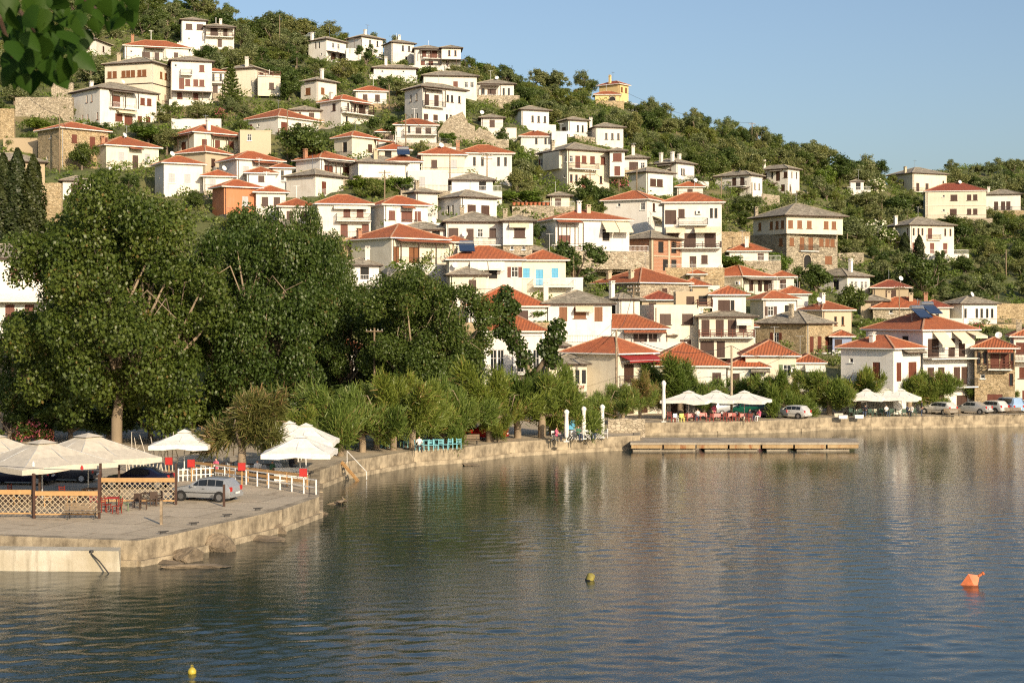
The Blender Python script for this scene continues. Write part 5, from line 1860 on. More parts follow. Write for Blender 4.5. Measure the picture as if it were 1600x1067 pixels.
# --- single trees on the hill
HT = [("broadleaf_tree", "dark", 0, 603, 226, 46, 1.25, "dark round tree left of the long balcony house"), ("broadleaf_tree", "dark", 1, 482, 268, 78, 1.25, "large walnut tree with pale branches in the middle of the slope"),
      ("broadleaf_tree", "dark", 2, 452, 160, 48, 1.0, "dark tree left of the tall-chimney white house"), ("broadleaf_tree", "dark", 0, 572, 108, 40, .9, "dark olive in front of the ridge house row"),
      ("broadleaf_tree", "bright", 0, 392, 146, 24, 1.0, "bright small tree before the flat terrace annex"), ("broadleaf_tree", "dark", 1, 128, 268, 50, 1.1, "dense fig tree beside the old stone house"),
      ("broadleaf_tree", "dark", 2, 1312, 290, 48, 1.25, "very dark round tree on the right skyline"), ("broadleaf_tree", "bright", 1, 1288, 298, 40, 1.0, "lighter rounded tree before the dark skyline tree"),
      ("broadleaf_tree", "olive", 0, 912, 142, 30, 1.2, "rounded tree on the skyline left of the yellow house"), ("broadleaf_tree", "dark", 1, 922, 152, 30, .9, "dark tree touching the yellow house"),
      ("broadleaf_tree", "olive", 1, 870, 146, 38, 1.3, "broad olive on the skyline above the hillside"), ("broadleaf_tree", "bright", 0, 755, 122, 28, 1.6, "yellow-green tree at the end of the ridge row"),
      ("broadleaf_tree", "dark", 0, 900, 450, 75, 1.3, "leafy tree left of the unfinished brick house"), ("broadleaf_tree", "dark", 2, 920, 325, 48, 1.1, "tree below the broad cream house by the pole"),
      ("broadleaf_tree", "bright", 1, 815, 272, 40, 1.0, "brownish bush right of the long low orange roof"), ("broadleaf_tree", "olive", 2, 812, 288, 44, 1.0, "rusty olive above the grape pergola"),
      ("broadleaf_tree", "bright", 2, 695, 228, 26, 1.2, "bright tree below the broken arch"), ("broadleaf_tree", "dark", 1, 1275, 462, 55, 1.3, "bushy tree left of the stone-based white house"),
      ("broadleaf_tree", "bright", 0, 1215, 430, 42, 1.1, "sunlit bush before the stone mansion"), ("broadleaf_tree", "bright", 2, 1120, 425, 34, 2.2, "hedge-like bush below the three-storey balconies"),
      ("broadleaf_tree", "dark", 2, 1170, 415, 30, 1.0, "dark bush beside the red-roofed cottage"), ("broadleaf_tree", "dark", 0, 1440, 470, 75, 1.2, "dark tree below the cypress-bush house"),
      ("broadleaf_tree", "bright", 1, 768, 390, 18, 1.4, "clipped round bush on the railed terrace"), ("broadleaf_tree", "bright", 0, 775, 448, 34, 1.0, "vine at the wall of the roll-awning house"),
      ("grape_arbour", "bright", 1, 572, 302, 28, 2.3, "grape arbour left of the round arbour tree"), ("grape_arbour", "bright", 2, 630, 305, 36, 1.5, "round arbour tree above the tiled canopy house"),
      ("grape_arbour", "bright", 0, 232, 222, 28, 2.6, "vine arbour below the large white porch house"), ("grape_arbour", "bright", 1, 55, 208, 26, 2.0, "leafy hedge left of the old stone house"),
      ("grape_arbour", "bright", 2, 820, 325, 34, 2.6, "large grape pergola above the clay pots"), ("grape_arbour", "bright", 0, 838, 520, 40, 2.0, "creeper mound between the orange roofs"),
      ("grape_arbour", "bright", 2, 745, 268, 26, 1.3, "bush by the tall pole with insulators"), ("broadleaf_tree", "dark", 1, 1330, 500, 60, 1.0, "bush row behind the beige pipe-chimney house"),
      ("broadleaf_tree", "bright", 1, 855, 405, 20, 1.6, "vine roof over the blue-shuttered cottage"), ("broadleaf_tree", "bright", 2, 1040, 425, 22, 1.3, "vine in front of the brick house porch")]
for nm, kd, vr, px, yb, h, wd, lb in HT:
    tree(nm, kd, vr, px, yb, h, lb, "tree" if nm == "broadleaf_tree" else "vine arbour", wide=wd)
tree("cypress", "cypress", 1, 1414, 415, 52, "slim young cypress before the narrow-window cream house", "tree", wide=1.7)
tree("cypress", "cypress", 2, 1436, 412, 45, "second young cypress before the narrow-window cream house", "tree", wide=1.9)
tree("palm_tree", "palm", 0, 1084, 312, 46, "palm tree right of the three-chimney house", "tree")
tree("palm_tree", "palm", 0, 1090, 300, 30, "smaller palm behind the first palm", "tree")
tree("araucaria", "araucaria", 0, 361, 172, 68, "star-branched araucaria left of the flat terrace annex", "tree")
tree("oleander", "oleander", 0, 405, 95, 16, "pink oleander high on the left slope", "shrub")
tree("oleander", "oleander", 1, 343, 186, 18, "pink oleander by the araucaria", "shrub")
tree("oleander", "oleander", 1, 965, 295, 24, "reddish oleander beside the plain two-window house", "shrub")
tree("oleander", "oleander", 2, 1362, 305, 26, "white flowering oleander by the skyline pole", "shrub", wide=1.4)
tree("oleander", "oleander", 3, 1352, 322, 20, "lower white oleander on the right slope", "shrub", wide=1.4)
tree("oleander", "oleander", 2, 1375, 380, 36, "pale flowering shrub left of the narrow-window cream house", "shrub", wide=1.2)
tree("oleander", "oleander", 1, 1530, 520, 16, "magenta bougainvillea by the white slate house", "shrub", wide=1.2)

# --- wild trees spread over the free slope
def blocked(px, d, hpx, wpx, ybase):
    for (x0, x1, y0, y1, hd) in RECTS:
        if px + wpx > x0 - 2 and px - wpx < x1 + 2:
            if d < hd + 1 and ybase - hpx < y1 - max(3, .22 * (y1 - y0)) and ybase > y0:
                return True
    return False


def infoot(x, y, mrg):
    for (hx, hy, rot, a, b_, zb) in FOOT:
        c, s = math.cos(-rot), math.sin(-rot)
        lx, ly = (x - hx) * c - (y - hy) * s, (x - hx) * s + (y - hy) * c
        if -mrg < lx < a + mrg and -mrg < ly < b_ + mrg:
            return True
    return False


USED = {}


def near_label(px, pym, d, h, kd):
    """say which house the tree stands next to"""
    kind = {'olive': 'grey-green olive', 'maquis': 'evergreen bush', 'dark': 'dark oak'}[kd]
    size = 'small' if h < (4.2 if kd != 'maquis' else 3.0) else ('tall' if h > (5.5 if kd != 'maquis' else 3.9) else 'middling')
    best = []
    for (lb, x0, x1, y0, y1) in HOUSES:
        cx, cy = (x0 + x1) / 2, (y0 + y1) / 2
        best.append((math.hypot(max(0, abs(px - cx) - (x1 - x0) / 2), max(0, abs(pym - cy) - (y1 - y0) / 2)) + .15 * math.hypot(px - cx, pym - cy), lb, cx, cy, x0, x1, y0, y1))
    best.sort()
    for q in best[:7]:
        dist, lb, cx, cy, x0, x1, y0, y1 = q
        dx, dy = (px - cx) / (x1 - x0), (pym - cy) / (y1 - y0)
        near = '' if dist < 25 else 'well '
        rel = ('left of' if dx < 0 else 'right of') if abs(dx) > abs(dy) else ('above' if dy < 0 else 'below')
        opts = [f"{kind} {near}{rel} {lb}", f"{size} {kind} {near}{rel} {lb}"]
        for t in opts:
            if len(t.split()) <= 16 and t not in USED:
                USED[t] = 1
                return t
    return {'olive': f"{size} grey-green olive tree in the thick of the wild slope", 'maquis': f"{size} evergreen bush in the thick of the wild slope", 'dark': f"{size} dark oak in the thick of the wild slope"}[kd]


WLAB = {'olive': ("olive_tree", "grey-green olive tree among others on the wild slope", "olive trees on the wild slope"),
        'maquis': ("wild_bush", "dense evergreen bush on the wild slope among the olives", "evergreen bushes on the wild slope"),
        'dark': ("evergreen_oak", "dark evergreen oak scattered between the houses and olives", "evergreen oaks on the slope")}
rr = np.random.default_rng(5)
count = {k: 0 for k in WLAB}
grid = []
tries = 0
while sum(count.values()) < 780 and tries < 14000:
    tries += 1
    px = rr.uniform(-30, 1640)
    d0 = float(np.interp(px, _fx, _D0))
    d1 = float(np.interp(px, _fx, _D1))
    d = d0 + 12 + (d1 + 8 - d0 - 12) * rr.random() ** .72
    z = float(tz(px, d))
    yb = HY - (z - CZ) / d * F
    h = rr.uniform(3.2, 6.5)
    kd = rr.choice(['olive', 'maquis', 'dark'], p=[.44, .36, .20])
    if kd == 'maquis':
        h *= .7
    if d - d0 < .55 * (d1 - d0):
        h *= .72
    if count[kd] >= 290:
        continue
    hpx, wpx = h * F / d, h * .62 * F / d
    x = (px - 800) / F * d
    if blocked(px, d, hpx, wpx, yb) or infoot(x, d, 1.6):
        continue
    if any((x - a) ** 2 + (d - b_) ** 2 < (1.5 + h * .28) ** 2 for a, b_ in grid):
        continue
    grid.append((x, d))
    count[kd] += 1
    nm, lb, gp = WLAB[kd]
    lb = near_label(px, yb - hpx / 2, d, h, kd)
    tree(nm, kd, int(rr.integers(0, 4)), px, yb, hpx, lb, "tree" if kd != 'maquis' else "bush", gp, wide=rr.uniform(.85, 1.6), dist=d, sink=.3)
# far wood on the second ridge and beyond the crest
n_far = 0
while n_far < 60:
    px = rr.uniform(1400, 1640)
    d = rr.uniform(440, 640)
    z = float(tz(px, d))
    h = rr.uniform(4, 7)
    tree("olive_tree", 'olive', int(rr.integers(0, 4)), px, HY - (z - CZ) / d * F, h * F / d, "olive tree on the distant second ridge at the right", "tree", "trees on the distant ridge", wide=1.4, dist=d, sink=.4)
    n_far += 1

# --- low scrub covering the slope: too much to count
sr = np.random.default_rng(21)
NS = 11000
spx = sr.uniform(-60, 1660, NS)
sd0, sd1 = np.interp(spx, _fx, _D0), np.interp(spx, _fx, _D1)
sdd = sd0 + 6 + (sd1 + 14 - sd0 - 6) * sr.random(NS) ** .7
sx = (spx - 800) / F * sdd
keep = np.array([not infoot(a, b_, 1.3) for a, b_ in zip(sx, sdd)])
spx, sdd, sx = spx[keep], sdd[keep], sx[keep]
sz = tz(spx, sdd)
far_px = sr.uniform(1380, 1660, 1200)
far_d = sr.uniform(430, 640, 1200)
spx, sdd = np.append(spx, far_px), np.append(sdd, far_d)
sx = np.append(sx, (far_px - 800) / F * far_d)
sz = np.append(sz, tz(far_px, far_d))
srad = sr.uniform(.5, 1.25, len(sx))
srad[-1200:] *= 1.8
cen = np.stack([sx, sdd, sz + srad * .35], 1)
per = 34
idx = np.repeat(np.arange(len(cen)), per)
u = sr.normal(size=(len(idx), 3))
u /= np.linalg.norm(u, axis=1)[:, None]
u[:, 2] = np.abs(u[:, 2]) * 1.0 - .15
p = cen[idx] + u * (srad[idx] * (.6 + .5 * sr.random(len(idx))))[:, None]
nr = u * .8 + sr.normal(size=u.shape) * .7
nr /= np.linalg.norm(nr, axis=1)[:, None]
v = _quads(p, nr, sr.uniform(.12, .26, len(idx)) * (.7 + .3 * srad[idx]), sr)
tone = sr.random(len(cen))[idx]
mi = (sr.random(len(cen)) < .35).astype(int)[idx]
me = mesh_from_quads("hillside_scrub", v, ["leaf_maquis", "leaf_bright"], np.clip(tone * .7 + sr.random(len(idx)) * .3, 0, 1), mi=mi)
tag(link("hillside_scrub", me), "low green scrub and garden growth covering the hillside", "scrub", None, "stuff")
ORD = "first second third fourth fifth sixth seventh eighth ninth tenth eleventh twelfth thirteenth fourteenth fifteenth sixteenth".split()
# ------------------------------------------------------------------ poles and wires
def pole(px, yb, yt, label, arms=1, mat="polewood", r=.11, dist=None, name="utility_pole"):
    d = dist or hit(px, yb)
    p = W(px, yb, d)
    h = (yb - yt) / F * d
    root = thing(name, label, "pole", p, 0, "poles of the village")
    mb = MB()
    mb.tube([(0, 0, -1), (0, 0, h)], [r * 1.2, r * .8], 8)
    mb.build("pole", mat, root, smooth=True)
    for k in range(arms):
        z = h - .35 - .55 * k
        ab = MB()
        ab.box((0, -.12, z), (1.7, .09, .10))
        ao = ab.build("crossarm", mat, root)
        for x in (-.75, -.35, .35, .75):
            ib = MB()
            ib.lathe([(0, 0), (.05, .02), (.04, .08), (.06, .12), (0, .18)], 6, 0, (x, -.12, z + .05))
            ib.build("insulator", "whitepaint", ao)
    return Vector((p.x, p.y, p.z + h))


T = {}
PL = [("a", 437, 80, 24, "tall bare pole on the upper left slope", 0), ("b", 464, 112, 90, "short pole above the compact white house", 0), ("c", 608, 172, 133, "pole left of the white cube house", 0),
      ("d", 142, 138, 92, "thin pole beside the cream mansion", 0), ("e", 93, 272, 180, "leaning wooden pole at the old stone house", 0), ("f", 348, 165, 125, "pole left of the araucaria", 0),
      ("g", 449, 250, 172, "pole in front of the wide double roof", 0), ("h", 634, 240, 178, "pole at the left end of the cube house terrace", 0), ("i", 703, 290, 240, "pole between the cream and white orange-roofed houses", 1),
      ("j", 761, 300, 240, "pole with white insulator bar below the ruin walls", 2), ("k", 601, 350, 266, "pole in front of the tiled canopy house", 1), ("l", 922, 325, 265, "pole with crossarms below the broad cream house", 2),
      ("m", 967, 300, 260, "pole beside the reddish oleander", 0), ("n", 995, 300, 260, "pole before the plain two-window house", 0), ("o", 1127, 315, 278, "pole left of the dark door pair house", 0),
      ("p", 1175, 326, 285, "pole below the dark door pair house", 0), ("q", 1236, 325, 292, "pole below the dark canopy house", 0), ("r", 1175, 222, 192, "skyline pole holding the long wire", 1), ("s", 1362, 285, 256, "skyline pole beside the white oleander", 1),
      ("t", 1282, 306, 273, "pole before the very dark round tree", 0), ("u", 1101, 440, 370, "pole left of the bright orange hip roof", 0), ("v", 1249, 490, 440, "pole right of the arched window house", 0),
      ("w", 896, 460, 400, "pole by the blue-shuttered cottage", 0), ("x", 990, 508, 445, "pole with tangled cables over the narrow white house", 2), ("y", 1572, 440, 390, "pale pole on the far right slope", 0),
      ("z", 1378, 334, 310, "short pole on the right slope below white oleander", 0), ("A", 1125, 205, 190, "small skyline pole among the olives", 0), ("B", 1324, 398, 365, "pole right of the stone mansion", 0)]
for k, px, yb, yt, lb, ar in PL:
    T[k] = pole(px, yb, yt, lb, ar)
T["C"] = pole(20, 692, 520, "round wooden pole in front of the dark tin roof", 1, "plankwood", .12, 140)
T["D"] = pole(585, 676, 512, "weathered pole with lamp bracket among the plane trees", 1, "polewood", .12, 150)
T["E"] = pole(963, 660, 515, "tall pale pole at the cream waterfront house", 0, "barkpale", .13, 163)
T["F"] = pole(1143, 655, 540, "tall grey pole between the cream parasols", 0, "concrete", .13, 167)
T["G"] = pole(1405, 520, 446, "crooked aerial mast above the three-storey house", 1, "polewood", .08)


def wire(a, b_, sag, label):
    mb = MB()
    pts = [a.lerp(b_, i / 14) - Vector((0, 0, sag * 4 * (i / 14) * (1 - i / 14))) for i in range(15)]
    mb.tube(pts, .03, 4)
    tag(mb.build("power_line", "iron"), label, "cable", "overhead cables")


Y0 = W(981, 146, hit(967, 165) - 1)
wire(Y0, T["r"], 2.0, "cable from the yellow house to the skyline pole")
wire(T["r"], T["s"], 2.5, "cable between the two skyline poles")
wire(T["s"], W(1426, 278, hit(1426, 300)), 1.0, "cable from the skyline pole to the corner balcony house")
wire(T["s"], W(1310, 258, T["s"].y), 1.2, "cable from the skyline pole into the dark round tree")
wire(T["b"], T["c"], 2.5, "long cable across the upper left scrub")
wire(T["b"], W(405, 105, hit(405, 140)), 1.0, "cable running left from the short pole")
wire(T["e"], W(150, 262, hit(150, 275)), 1.2, "cable descending from the leaning wooden pole")
wire(T["e"], W(25, 130, hit(25, 190)), 1.0, "cable rising left from the leaning wooden pole")
wire(T["j"], T["h"], 1.5, "cable between the insulator pole and terrace pole")
wire(T["x"], T["E"], 1.5, "cable from the tangled pole to the waterfront")
wire(T["x"], T["w"], 1.2, "cable from the tangled pole to the blue cottage")
wire(T["E"], W(880, 560, 172), 1.0, "cable over the slate taverna roof")
wire(T["F"], T["E"], 1.5, "cable spanning the waterfront between two tall poles")
wire(T["F"], W(1243, 548, 176), 1.0, "cable to the house with green-edged shutters")
wire(T["l"], W(1010, 300, T["l"].y + 5), 1.0, "cable from the crossarm pole to the plain white house")


# ------------------------------------------------------------------ parasols
def parasol(px, yb, half, h_edge, h_top, label, mat="canvas", rotz=.785, group="open parasols", vent=True, z=QZ, lean=0):
    p = G(px, yb, z)
    root = thing("parasol", label, "parasol", (p.x, p.y, z), rotz, group)
    mb = MB()
    n = 4
    vr = half * .16
    vz = h_top - .25
    ring = []
    for k in range(8):
        a = math.pi / 4 * k
        rr_ = half if k % 2 == 0 else half * .7071 * 1.0
        rr_ = half * (1 if k % 2 == 0 else .72)
        ring.append(Vector((math.cos(a) * rr_, math.sin(a) * rr_, h_edge + (0 if k % 2 == 0 else .10))))
    inner = [Vector((q.x * .16, q.y * .16, vz)) for q in ring]
    for k in range(8):
        a, b_ = ring[k], ring[(k + 1) % 8]
        c, d = inner[(k + 1) % 8], inner[k]
        # slight sag between the ribs
        m1, m2 = a.lerp(d, .5) - Vector((0, 0, .05 * half / 2)), b_.lerp(c, .5) - Vector((0, 0, .05 * half / 2))
        mb.poly([a, b_, m2, m1])
        mb.poly([m1, m2, c, d])
        v = Vector((0, 0, -.30))
        e = (a + b_) / 2 + Vector((0, 0, -.36 + RNG.normal(0, .03)))
        mb.poly([a * 1.0, a + v, e, b_ + v, b_])
    co = mb.build("canopy", mat, root)
    if vent:
        vb = MB()
        r2 = [Vector((q.x * 1.35, q.y * 1.35, vz + .03)) for q in inner]
        t = Vector((0, 0, h_top))
        for k in range(8):
            vb.poly([r2[k], r2[(k + 1) % 8], t])
        vb.build("vent_cap", mat, co)
    pb = MB()
    pb.tube([(0, 0, 0), (0, 0, h_top - .1)], .045, 8)
    pb.build("pole", "whitepaint" if mat != "canvas" else "greypaint", root)
    bb = MB()
    bb.box((0, 0, .05), (.7, .7, .1))
    bb.build("base", "concrete", root)
    for k in range(8):
        rb = MB()
        rb.bar(inner[k] * 1.0 + Vector((0, 0, -.05)), ring[k] + Vector((0, 0, -.05)), .03)
        rb.build("rib", "greypaint", root)
    return root


parasol(138, 773, 4.6, 2.35, 3.95, "large beige parasol over the dark cars, rightmost of three", rotz=.12, group="beige pier parasols")
parasol(66, 784, 4.6, 2.4, 3.85, "large beige parasol in the middle of the pier", rotz=.05, group="beige pier parasols")
parasol(-12, 778, 4.6, 2.5, 4.05, "large beige parasol cut by the left edge", rotz=.1, group="beige pier parasols")
parasol(288, 738, 3.0, 2.1, 3.15, "white parasol beside the driftwood fence", "canvaswhite")
parasol(469, 752, 3.3, 2.05, 3.25, "front white parasol of the cafe cluster above the rail", "canvaswhite")
parasol(478, 738, 3.1, 2.3, 3.6, "white parasol behind the front one in the cafe cluster", "canvaswhite")
parasol(452, 733, 2.9, 2.35, 3.6, "rear left white parasol of the cafe cluster", "canvaswhite")
for px, yb, lb in ((1076, 656, "leftmost open cream parasol over the red chairs"), (1119, 655, "middle cream parasol over the red chairs"), (1163, 656, "right cream parasol over the red chairs")):
    parasol(px, yb, 3.5, 2.15, 3.2, lb, rotz=.4, group="cream parasols over the red chairs", mat="canvaswhite")
for px, yb, lb in ((1354, 650, "left cream parasol over the green chairs"), (1383, 649, "middle cream parasol over the green chairs"), (1408, 650, "right cream parasol over the green chairs")):
    parasol(px, yb, 2.8, 2.05, 3.1, lb, rotz=.4, group="cream parasols over the green chairs", mat="canvaswhite")
parasol(745, 672, 2.3, 2.3, 3.2, "white parasol half hidden behind the tamarisks", "canvaswhite")
parasol(450, 668, 2.0, 2.2, 3.1, "small pale parasol roof deep behind the tamarisks", "canvaswhite")


def closed_parasol(px, yb, h, label):
    p = G(px, yb)
    root = thing("closed_parasol", label, "parasol", (p.x, p.y, QZ), 0, "furled parasols on the quay")
    mb = MB()
    mb.lathe([(.13, .35), (.20, .5), (.22, h * .45), (.17, h * .75), (.2, h * .86), (.27, h * .93), (.15, h * .98), (.03, h)], 9)
    mb.build("furled_canopy", "canvaswhite", root, smooth=True)
    pb = MB()
    pb.tube([(0, 0, 0), (0, 0, .6)], .045, 7)
    pb.box((0, 0, .04), (.5, .5, .08))
    pb.build("pole", "whitepaint", root)


closed_parasol(1037, 659, 4.4, "tall furled white parasol left of the red chairs")
closed_parasol(885, 690, 2.9, "furled parasol farthest left among the white chairs")
closed_parasol(912, 686, 3.0, "furled parasol in the middle of the white chairs")
closed_parasol(941, 684, 3.1, "furled parasol at the right end of the white chairs")

# ------------------------------------------------------------------ chairs and tables
_fc = {}


def chair_parts(style, mat):
    key = (style, mat)
    if key in _fc:
        return _fc[key]
    seat, back, leg = MB(), MB(), MB()
    seat.box((0, 0, .45), (.44, .42, .04))
    if style == 'wood':
        for z in (.58, .70, .82):
            back.box((0, .21, z), (.40, .025, .06))
        for x in (-.2, .2):
            back.bar((x, .2, .45), (x, .24, .92), .04)
    elif style == 'wicker':
        back.box((0, .2, .66), (.46, .05, .42))
        for x in (-.23, .23):
            back.box((x, 0, .62), (.04, .42, .05))
    else:   # director
        back.box((0, .2, .76), (.48, .02, .2))
        for x in (-.25, .25):
            back.bar((x, .2, .4), (x, .2, .88), .035)
            back.box((x, 0, .63), (.05, .46, .025))
    if style == 'director':
        leg.bar((-.25, -.2, 0), (.25, -.2, .45), .035)
    else:
        leg.bar((0, 0, 0), (0, 0, .44), .04)
    _fc[key] = (seat.mesh("seat", [mat]), back.mesh("backrest", [mat]), leg.mesh("leg", [mat]))
    return _fc[key]


def chair(px, yb, label, style='wood', mat='chairred', rotz=None, group=None, z=QZ):
    p = G(px, yb, z)
    root = thing("chair", label, "chair", (p.x, p.y, z), random.uniform(0, 6.28) if rotz is None else rotz, group)
    s_, b_, l_ = chair_parts(style, mat)
    link("seat", s_, root)
    link("backrest", b_, root)
    if style == 'director':
        for y in (0, .38):
            link("leg", l_, root, (0, y, 0))
            o = link("leg", l_, root, (0, y + .02, 0))
            o.scale.x = -1
    else:
        for x in (-.19, .19):
            for y in (-.18, .18):
                link("leg", l_, root, (x, y, 0))
    return root


def table(px, yb, label, mat='pinkcloth', cloth=True, size=.8, group=None, legmat='darkwood', z=QZ):
    p = G(px, yb, z)
    root = thing("table", label, "table", (p.x, p.y, z), random.uniform(-.2, .2), group)
    tb = MB()
    tb.box((0, 0, .74), (size, size, .035))
    to = tb.build("tabletop", mat, root)
    if cloth:
        cb = MB()
        h = size / 2 + .012
        for (x0, y0, x1, y1) in ((-h, -h, h, -h), (h, -h, h, h), (h, h, -h, h), (-h, h, -h, -h)):
            k = RNG.uniform(.28, .4)
            mx, my = (x0 + x1) / 2 * 1.03, (y0 + y1) / 2 * 1.03
            cb.poly([(x0, y0, .765), (x0 * 1.02, y0 * 1.02, .765 - k - .1), (mx, my, .765 - k + .06), (x1 * 1.02, y1 * 1.02, .765 - k - .1), (x1, y1, .765)])
        cb.poly([(-h, -h, .766), (h, -h, .766), (h, h, .766), (-h, h, .766)])
        cb.build("tablecloth", mat, root)
    for x in (-1, 1):
        for y in (-1, 1):
            lb = MB()
            lb.bar((x * (size / 2 - .06), y * (size / 2 - .06), 0), (x * (size / 2 - .06), y * (size / 2 - .06), .73), .05)
            lb.build("leg", legmat, root)


RC = "red wooden taverna chairs on the quay"
for k, px in enumerate((1078, 1098, 1120, 1142, 1162)):
    table(px, 657 - (k % 2), ORD[k] + " pink-clothed table from the furled parasol under the cream parasols", group="pink tables on the quay")
for k, px in enumerate((1046, 1052, 1071, 1086, 1092, 1106, 1112, 1128, 1133, 1138, 1147, 1152, 1157, 1168, 1172, 1180)):
    chair(px, 656.5 + (k * 7 % 4), ORD[k] + " dark red wooden chair from the furled parasol at the pink tables", 'wood', 'chairred', (k * 1.57) % 6.28, RC)
chair(1066, 659, "chair draped with a lemon yellow cloth", 'wicker', 'lemon', .3)
chair(1056, 659, "chair with white cushion left of the lemon cloth", 'wicker', 'whitepaint', .3)
BC = "light blue cafe chairs under the tamarisks"
for k, (px, yb) in enumerate(((592, 699), (599, 700), (606, 699), (628, 698), (634, 699), (652, 704), (659, 704), (666, 703.5), (674, 703.5), (681, 703), (689, 702.5), (696, 702.5), (704, 702), (711, 701.5), (717, 701))):
    chair(px, yb, ORD[k] + " light blue wooden chair from the left at the blue tables", 'wood', 'chairblue', (k * 1.57) % 6.28, BC)
for k, (px, yb) in enumerate(((603, 697), (631, 697), (663, 701), (686, 700), (708, 699))):
    table(px, yb, ORD[k] + " light blue table from the left among the blue chairs", 'chairblue', False, .8, "blue cafe tables", 'chairblue')
for k, (px, yb) in enumerate(((866, 688), (874, 689), (893, 687), (899, 687), (906, 687), (918, 686), (924, 686), (931, 685.5), (937, 685), (946, 684.5))):
    chair(px, yb, ORD[k] + " white folding director chair from the left on the quay edge", 'director', 'whitepaint', (k * 1.9) % 6.28, "white folding chairs on the quay edge")
for k, (px, yb) in enumerate(((870, 687), (902, 685), (927, 684))):
    table(px, yb, ORD[k] + " small dark table from the left among the white folding chairs", 'darkwood', False, .7, "dark tables among the white chairs")
for k, px in enumerate((1330, 1337, 1344, 1351, 1360, 1367, 1376, 1386, 1394, 1402, 1412, 1421, 1429)):
    chair(px, 650 + (k * 5 % 3) * .5, ORD[k] + " dark green chair from the left under the far cream parasols", 'wicker', 'chairgreen', (k * 1.57) % 6.28, "green chairs under the far parasols")
for k, px in enumerate((1341, 1364, 1391, 1416)):
    table(px, 649.5, ORD[k] + " small pale table from the left among the green chairs", 'cream', True, .75, "pale tables among the green chairs")
for k, (px, yb) in enumerate(((214, 794), (224, 796), (240, 790), (248, 790))):
    chair(px, yb, ORD[k] + " dark wicker armchair from the bench on the pier", 'wicker', 'darkwood', (k * 1.7) % 6.28, "wicker chairs on the pier")
table(232, 789, "dark table between the wicker chairs on the pier", 'darkwood', False, .85)
table(176, 797, "small red table behind the wooden bench", 'red', False, .8)
chair(166, 800, "red chair touching the bench end", 'wood', 'chairred', 1.2, "red chairs on the pier")
chair(183, 802, "red chair with green cloth behind the bench", 'wood', 'chairred', 4.4, "red chairs on the pier")
chair(195, 798, "bright green slatted chair near the wicker chairs", 'wood', 'woodgreen', 2.0)
for k, (px, yb) in enumerate(sorted(((320, 741), (335, 743), (350, 742), (362, 744), (388, 745), (402, 747), (412, 746), (425, 748), (436, 742), (405, 735), (330, 733), (354, 733), (310, 734)))):
    chair(px, yb, ORD[k] + " grey cafe armchair from the left behind the plank rail", 'wicker', 'greypaint', (k * 1.3) % 6.28, "grey cafe armchairs")
for k, (px, yb) in enumerate(((328, 738), (356, 739), (395, 741), (418, 742))):
    table(px, yb, ORD[k] + " dark cafe table from the left behind the plank rail", 'darkwood', False, .8, "dark cafe tables")
for k, (px, yb) in enumerate(((440, 722), (452, 720), (462, 721), (474, 719), (500, 716), (508, 714), (516, 713))):
    chair(px, yb, ORD[k] + " white chair from the left in the shade behind the white parasols", 'wood', 'whitepaint', (k * 1.57) % 6.28, "white chairs behind the parasols")
sf = MB()
p = G(455, 750)
sf.box((0, 0, .22), (2.3, .8, .44))
sf.box((0, .32, .6), (2.3, .2, .5))
for x in (-1.08, 1.08):
    sf.box((x, 0, .5), (.16, .78, .3))
so = thing("sofa", "long white cafe sofa behind the plank rail", "sofa", (p.x, p.y, QZ), .1)
sf.build("seat_base", "whitepaint", so)
for x in (-.7, 0, .7):
    cb = MB()
    cb.box((x, -.05, .5), (.66, .6, .12))
    cb.build("cushion", "canvaswhite", so)

for k, (px, yb) in enumerate(sorted(((8, 795), (22, 790), (40, 793), (75, 792), (92, 796), (112, 791), (128, 787), (146, 793), (100, 781), (60, 783), (20, 779)))):
    chair(px, yb, ORD[k] + " chair from the left under the beige pier parasols", 'wood' if k % 3 else 'wicker', ('darkwood', 'chairred', 'plankwood')[k % 3], (k * 1.3) % 6.28, "chairs under the beige parasols")
for k, (px, yb) in enumerate(((30, 788), (84, 789), (120, 788), (142, 782), (262, 786))):
    table(px, yb, ORD[k] + " dark table from the left under the beige pier parasols", 'darkwood', False, .85, "tables under the beige parasols")
# ------------------------------------------------------------------ pier: lattice, rails, posts, bench
def lattice(px0, px1, d, zt, label, z0=.25):
    a, b_ = W(px0, HY, d), W(px1, HY, d)
    L = b_.x - a.x
    root = thing("lattice_fence", label, "fence", (a.x, d, QZ), 0, "lattice fences on the pier")
    for x in (0, L):
        pb = MB()
        pb.box((x, 0, 1.25), (.13, .13, 2.5))
        pb.build("post", "woodbrown", root)
    rb = MB()
    rb.box((L / 2, -.03, zt), (L, .06, .26))
    rb.build("top_rail", "plankwood", root)
    bb = MB()
    bb.box((L / 2, -.03, z0), (L, .05, .08))
    bb.build("bottom_rail", "plankwood", root)
    H_ = zt - .13 - z0
    st = .31
    for sg in (1, -1):
        x = -H_
        while x < L:
            if sg > 0:
                x0, x1 = x, x + H_
                q0, q1 = (x0, z0), (x1, z0 + H_)
            else:
                x0, x1 = x, x + H_
                q0, q1 = (x0, z0 + H_), (x1, z0)
            # clip to the panel
            def clip(q, o):
                if q[0] < .07:
                    t_ = (.07 - q[0]) / (o[0] - q[0])
                    return (.07, q[1] + (o[1] - q[1]) * t_)
                if q[0] > L - .07:
                    t_ = (q[0] - L + .07) / (q[0] - o[0])
                    return (L - .07, q[1] + (o[1] - q[1]) * t_)
                return q
            if x1 > .1 and x0 < L - .1:
                c0, c1 = clip(q0, q1), clip(q1, q0)
                sb = MB()
                y = -.016 * sg
                sb.bar((c0[0], y, c0[1]), (c1[0], y, c1[1]), .016, .034)
                sb.build("slat", "lath", root)
            x += st


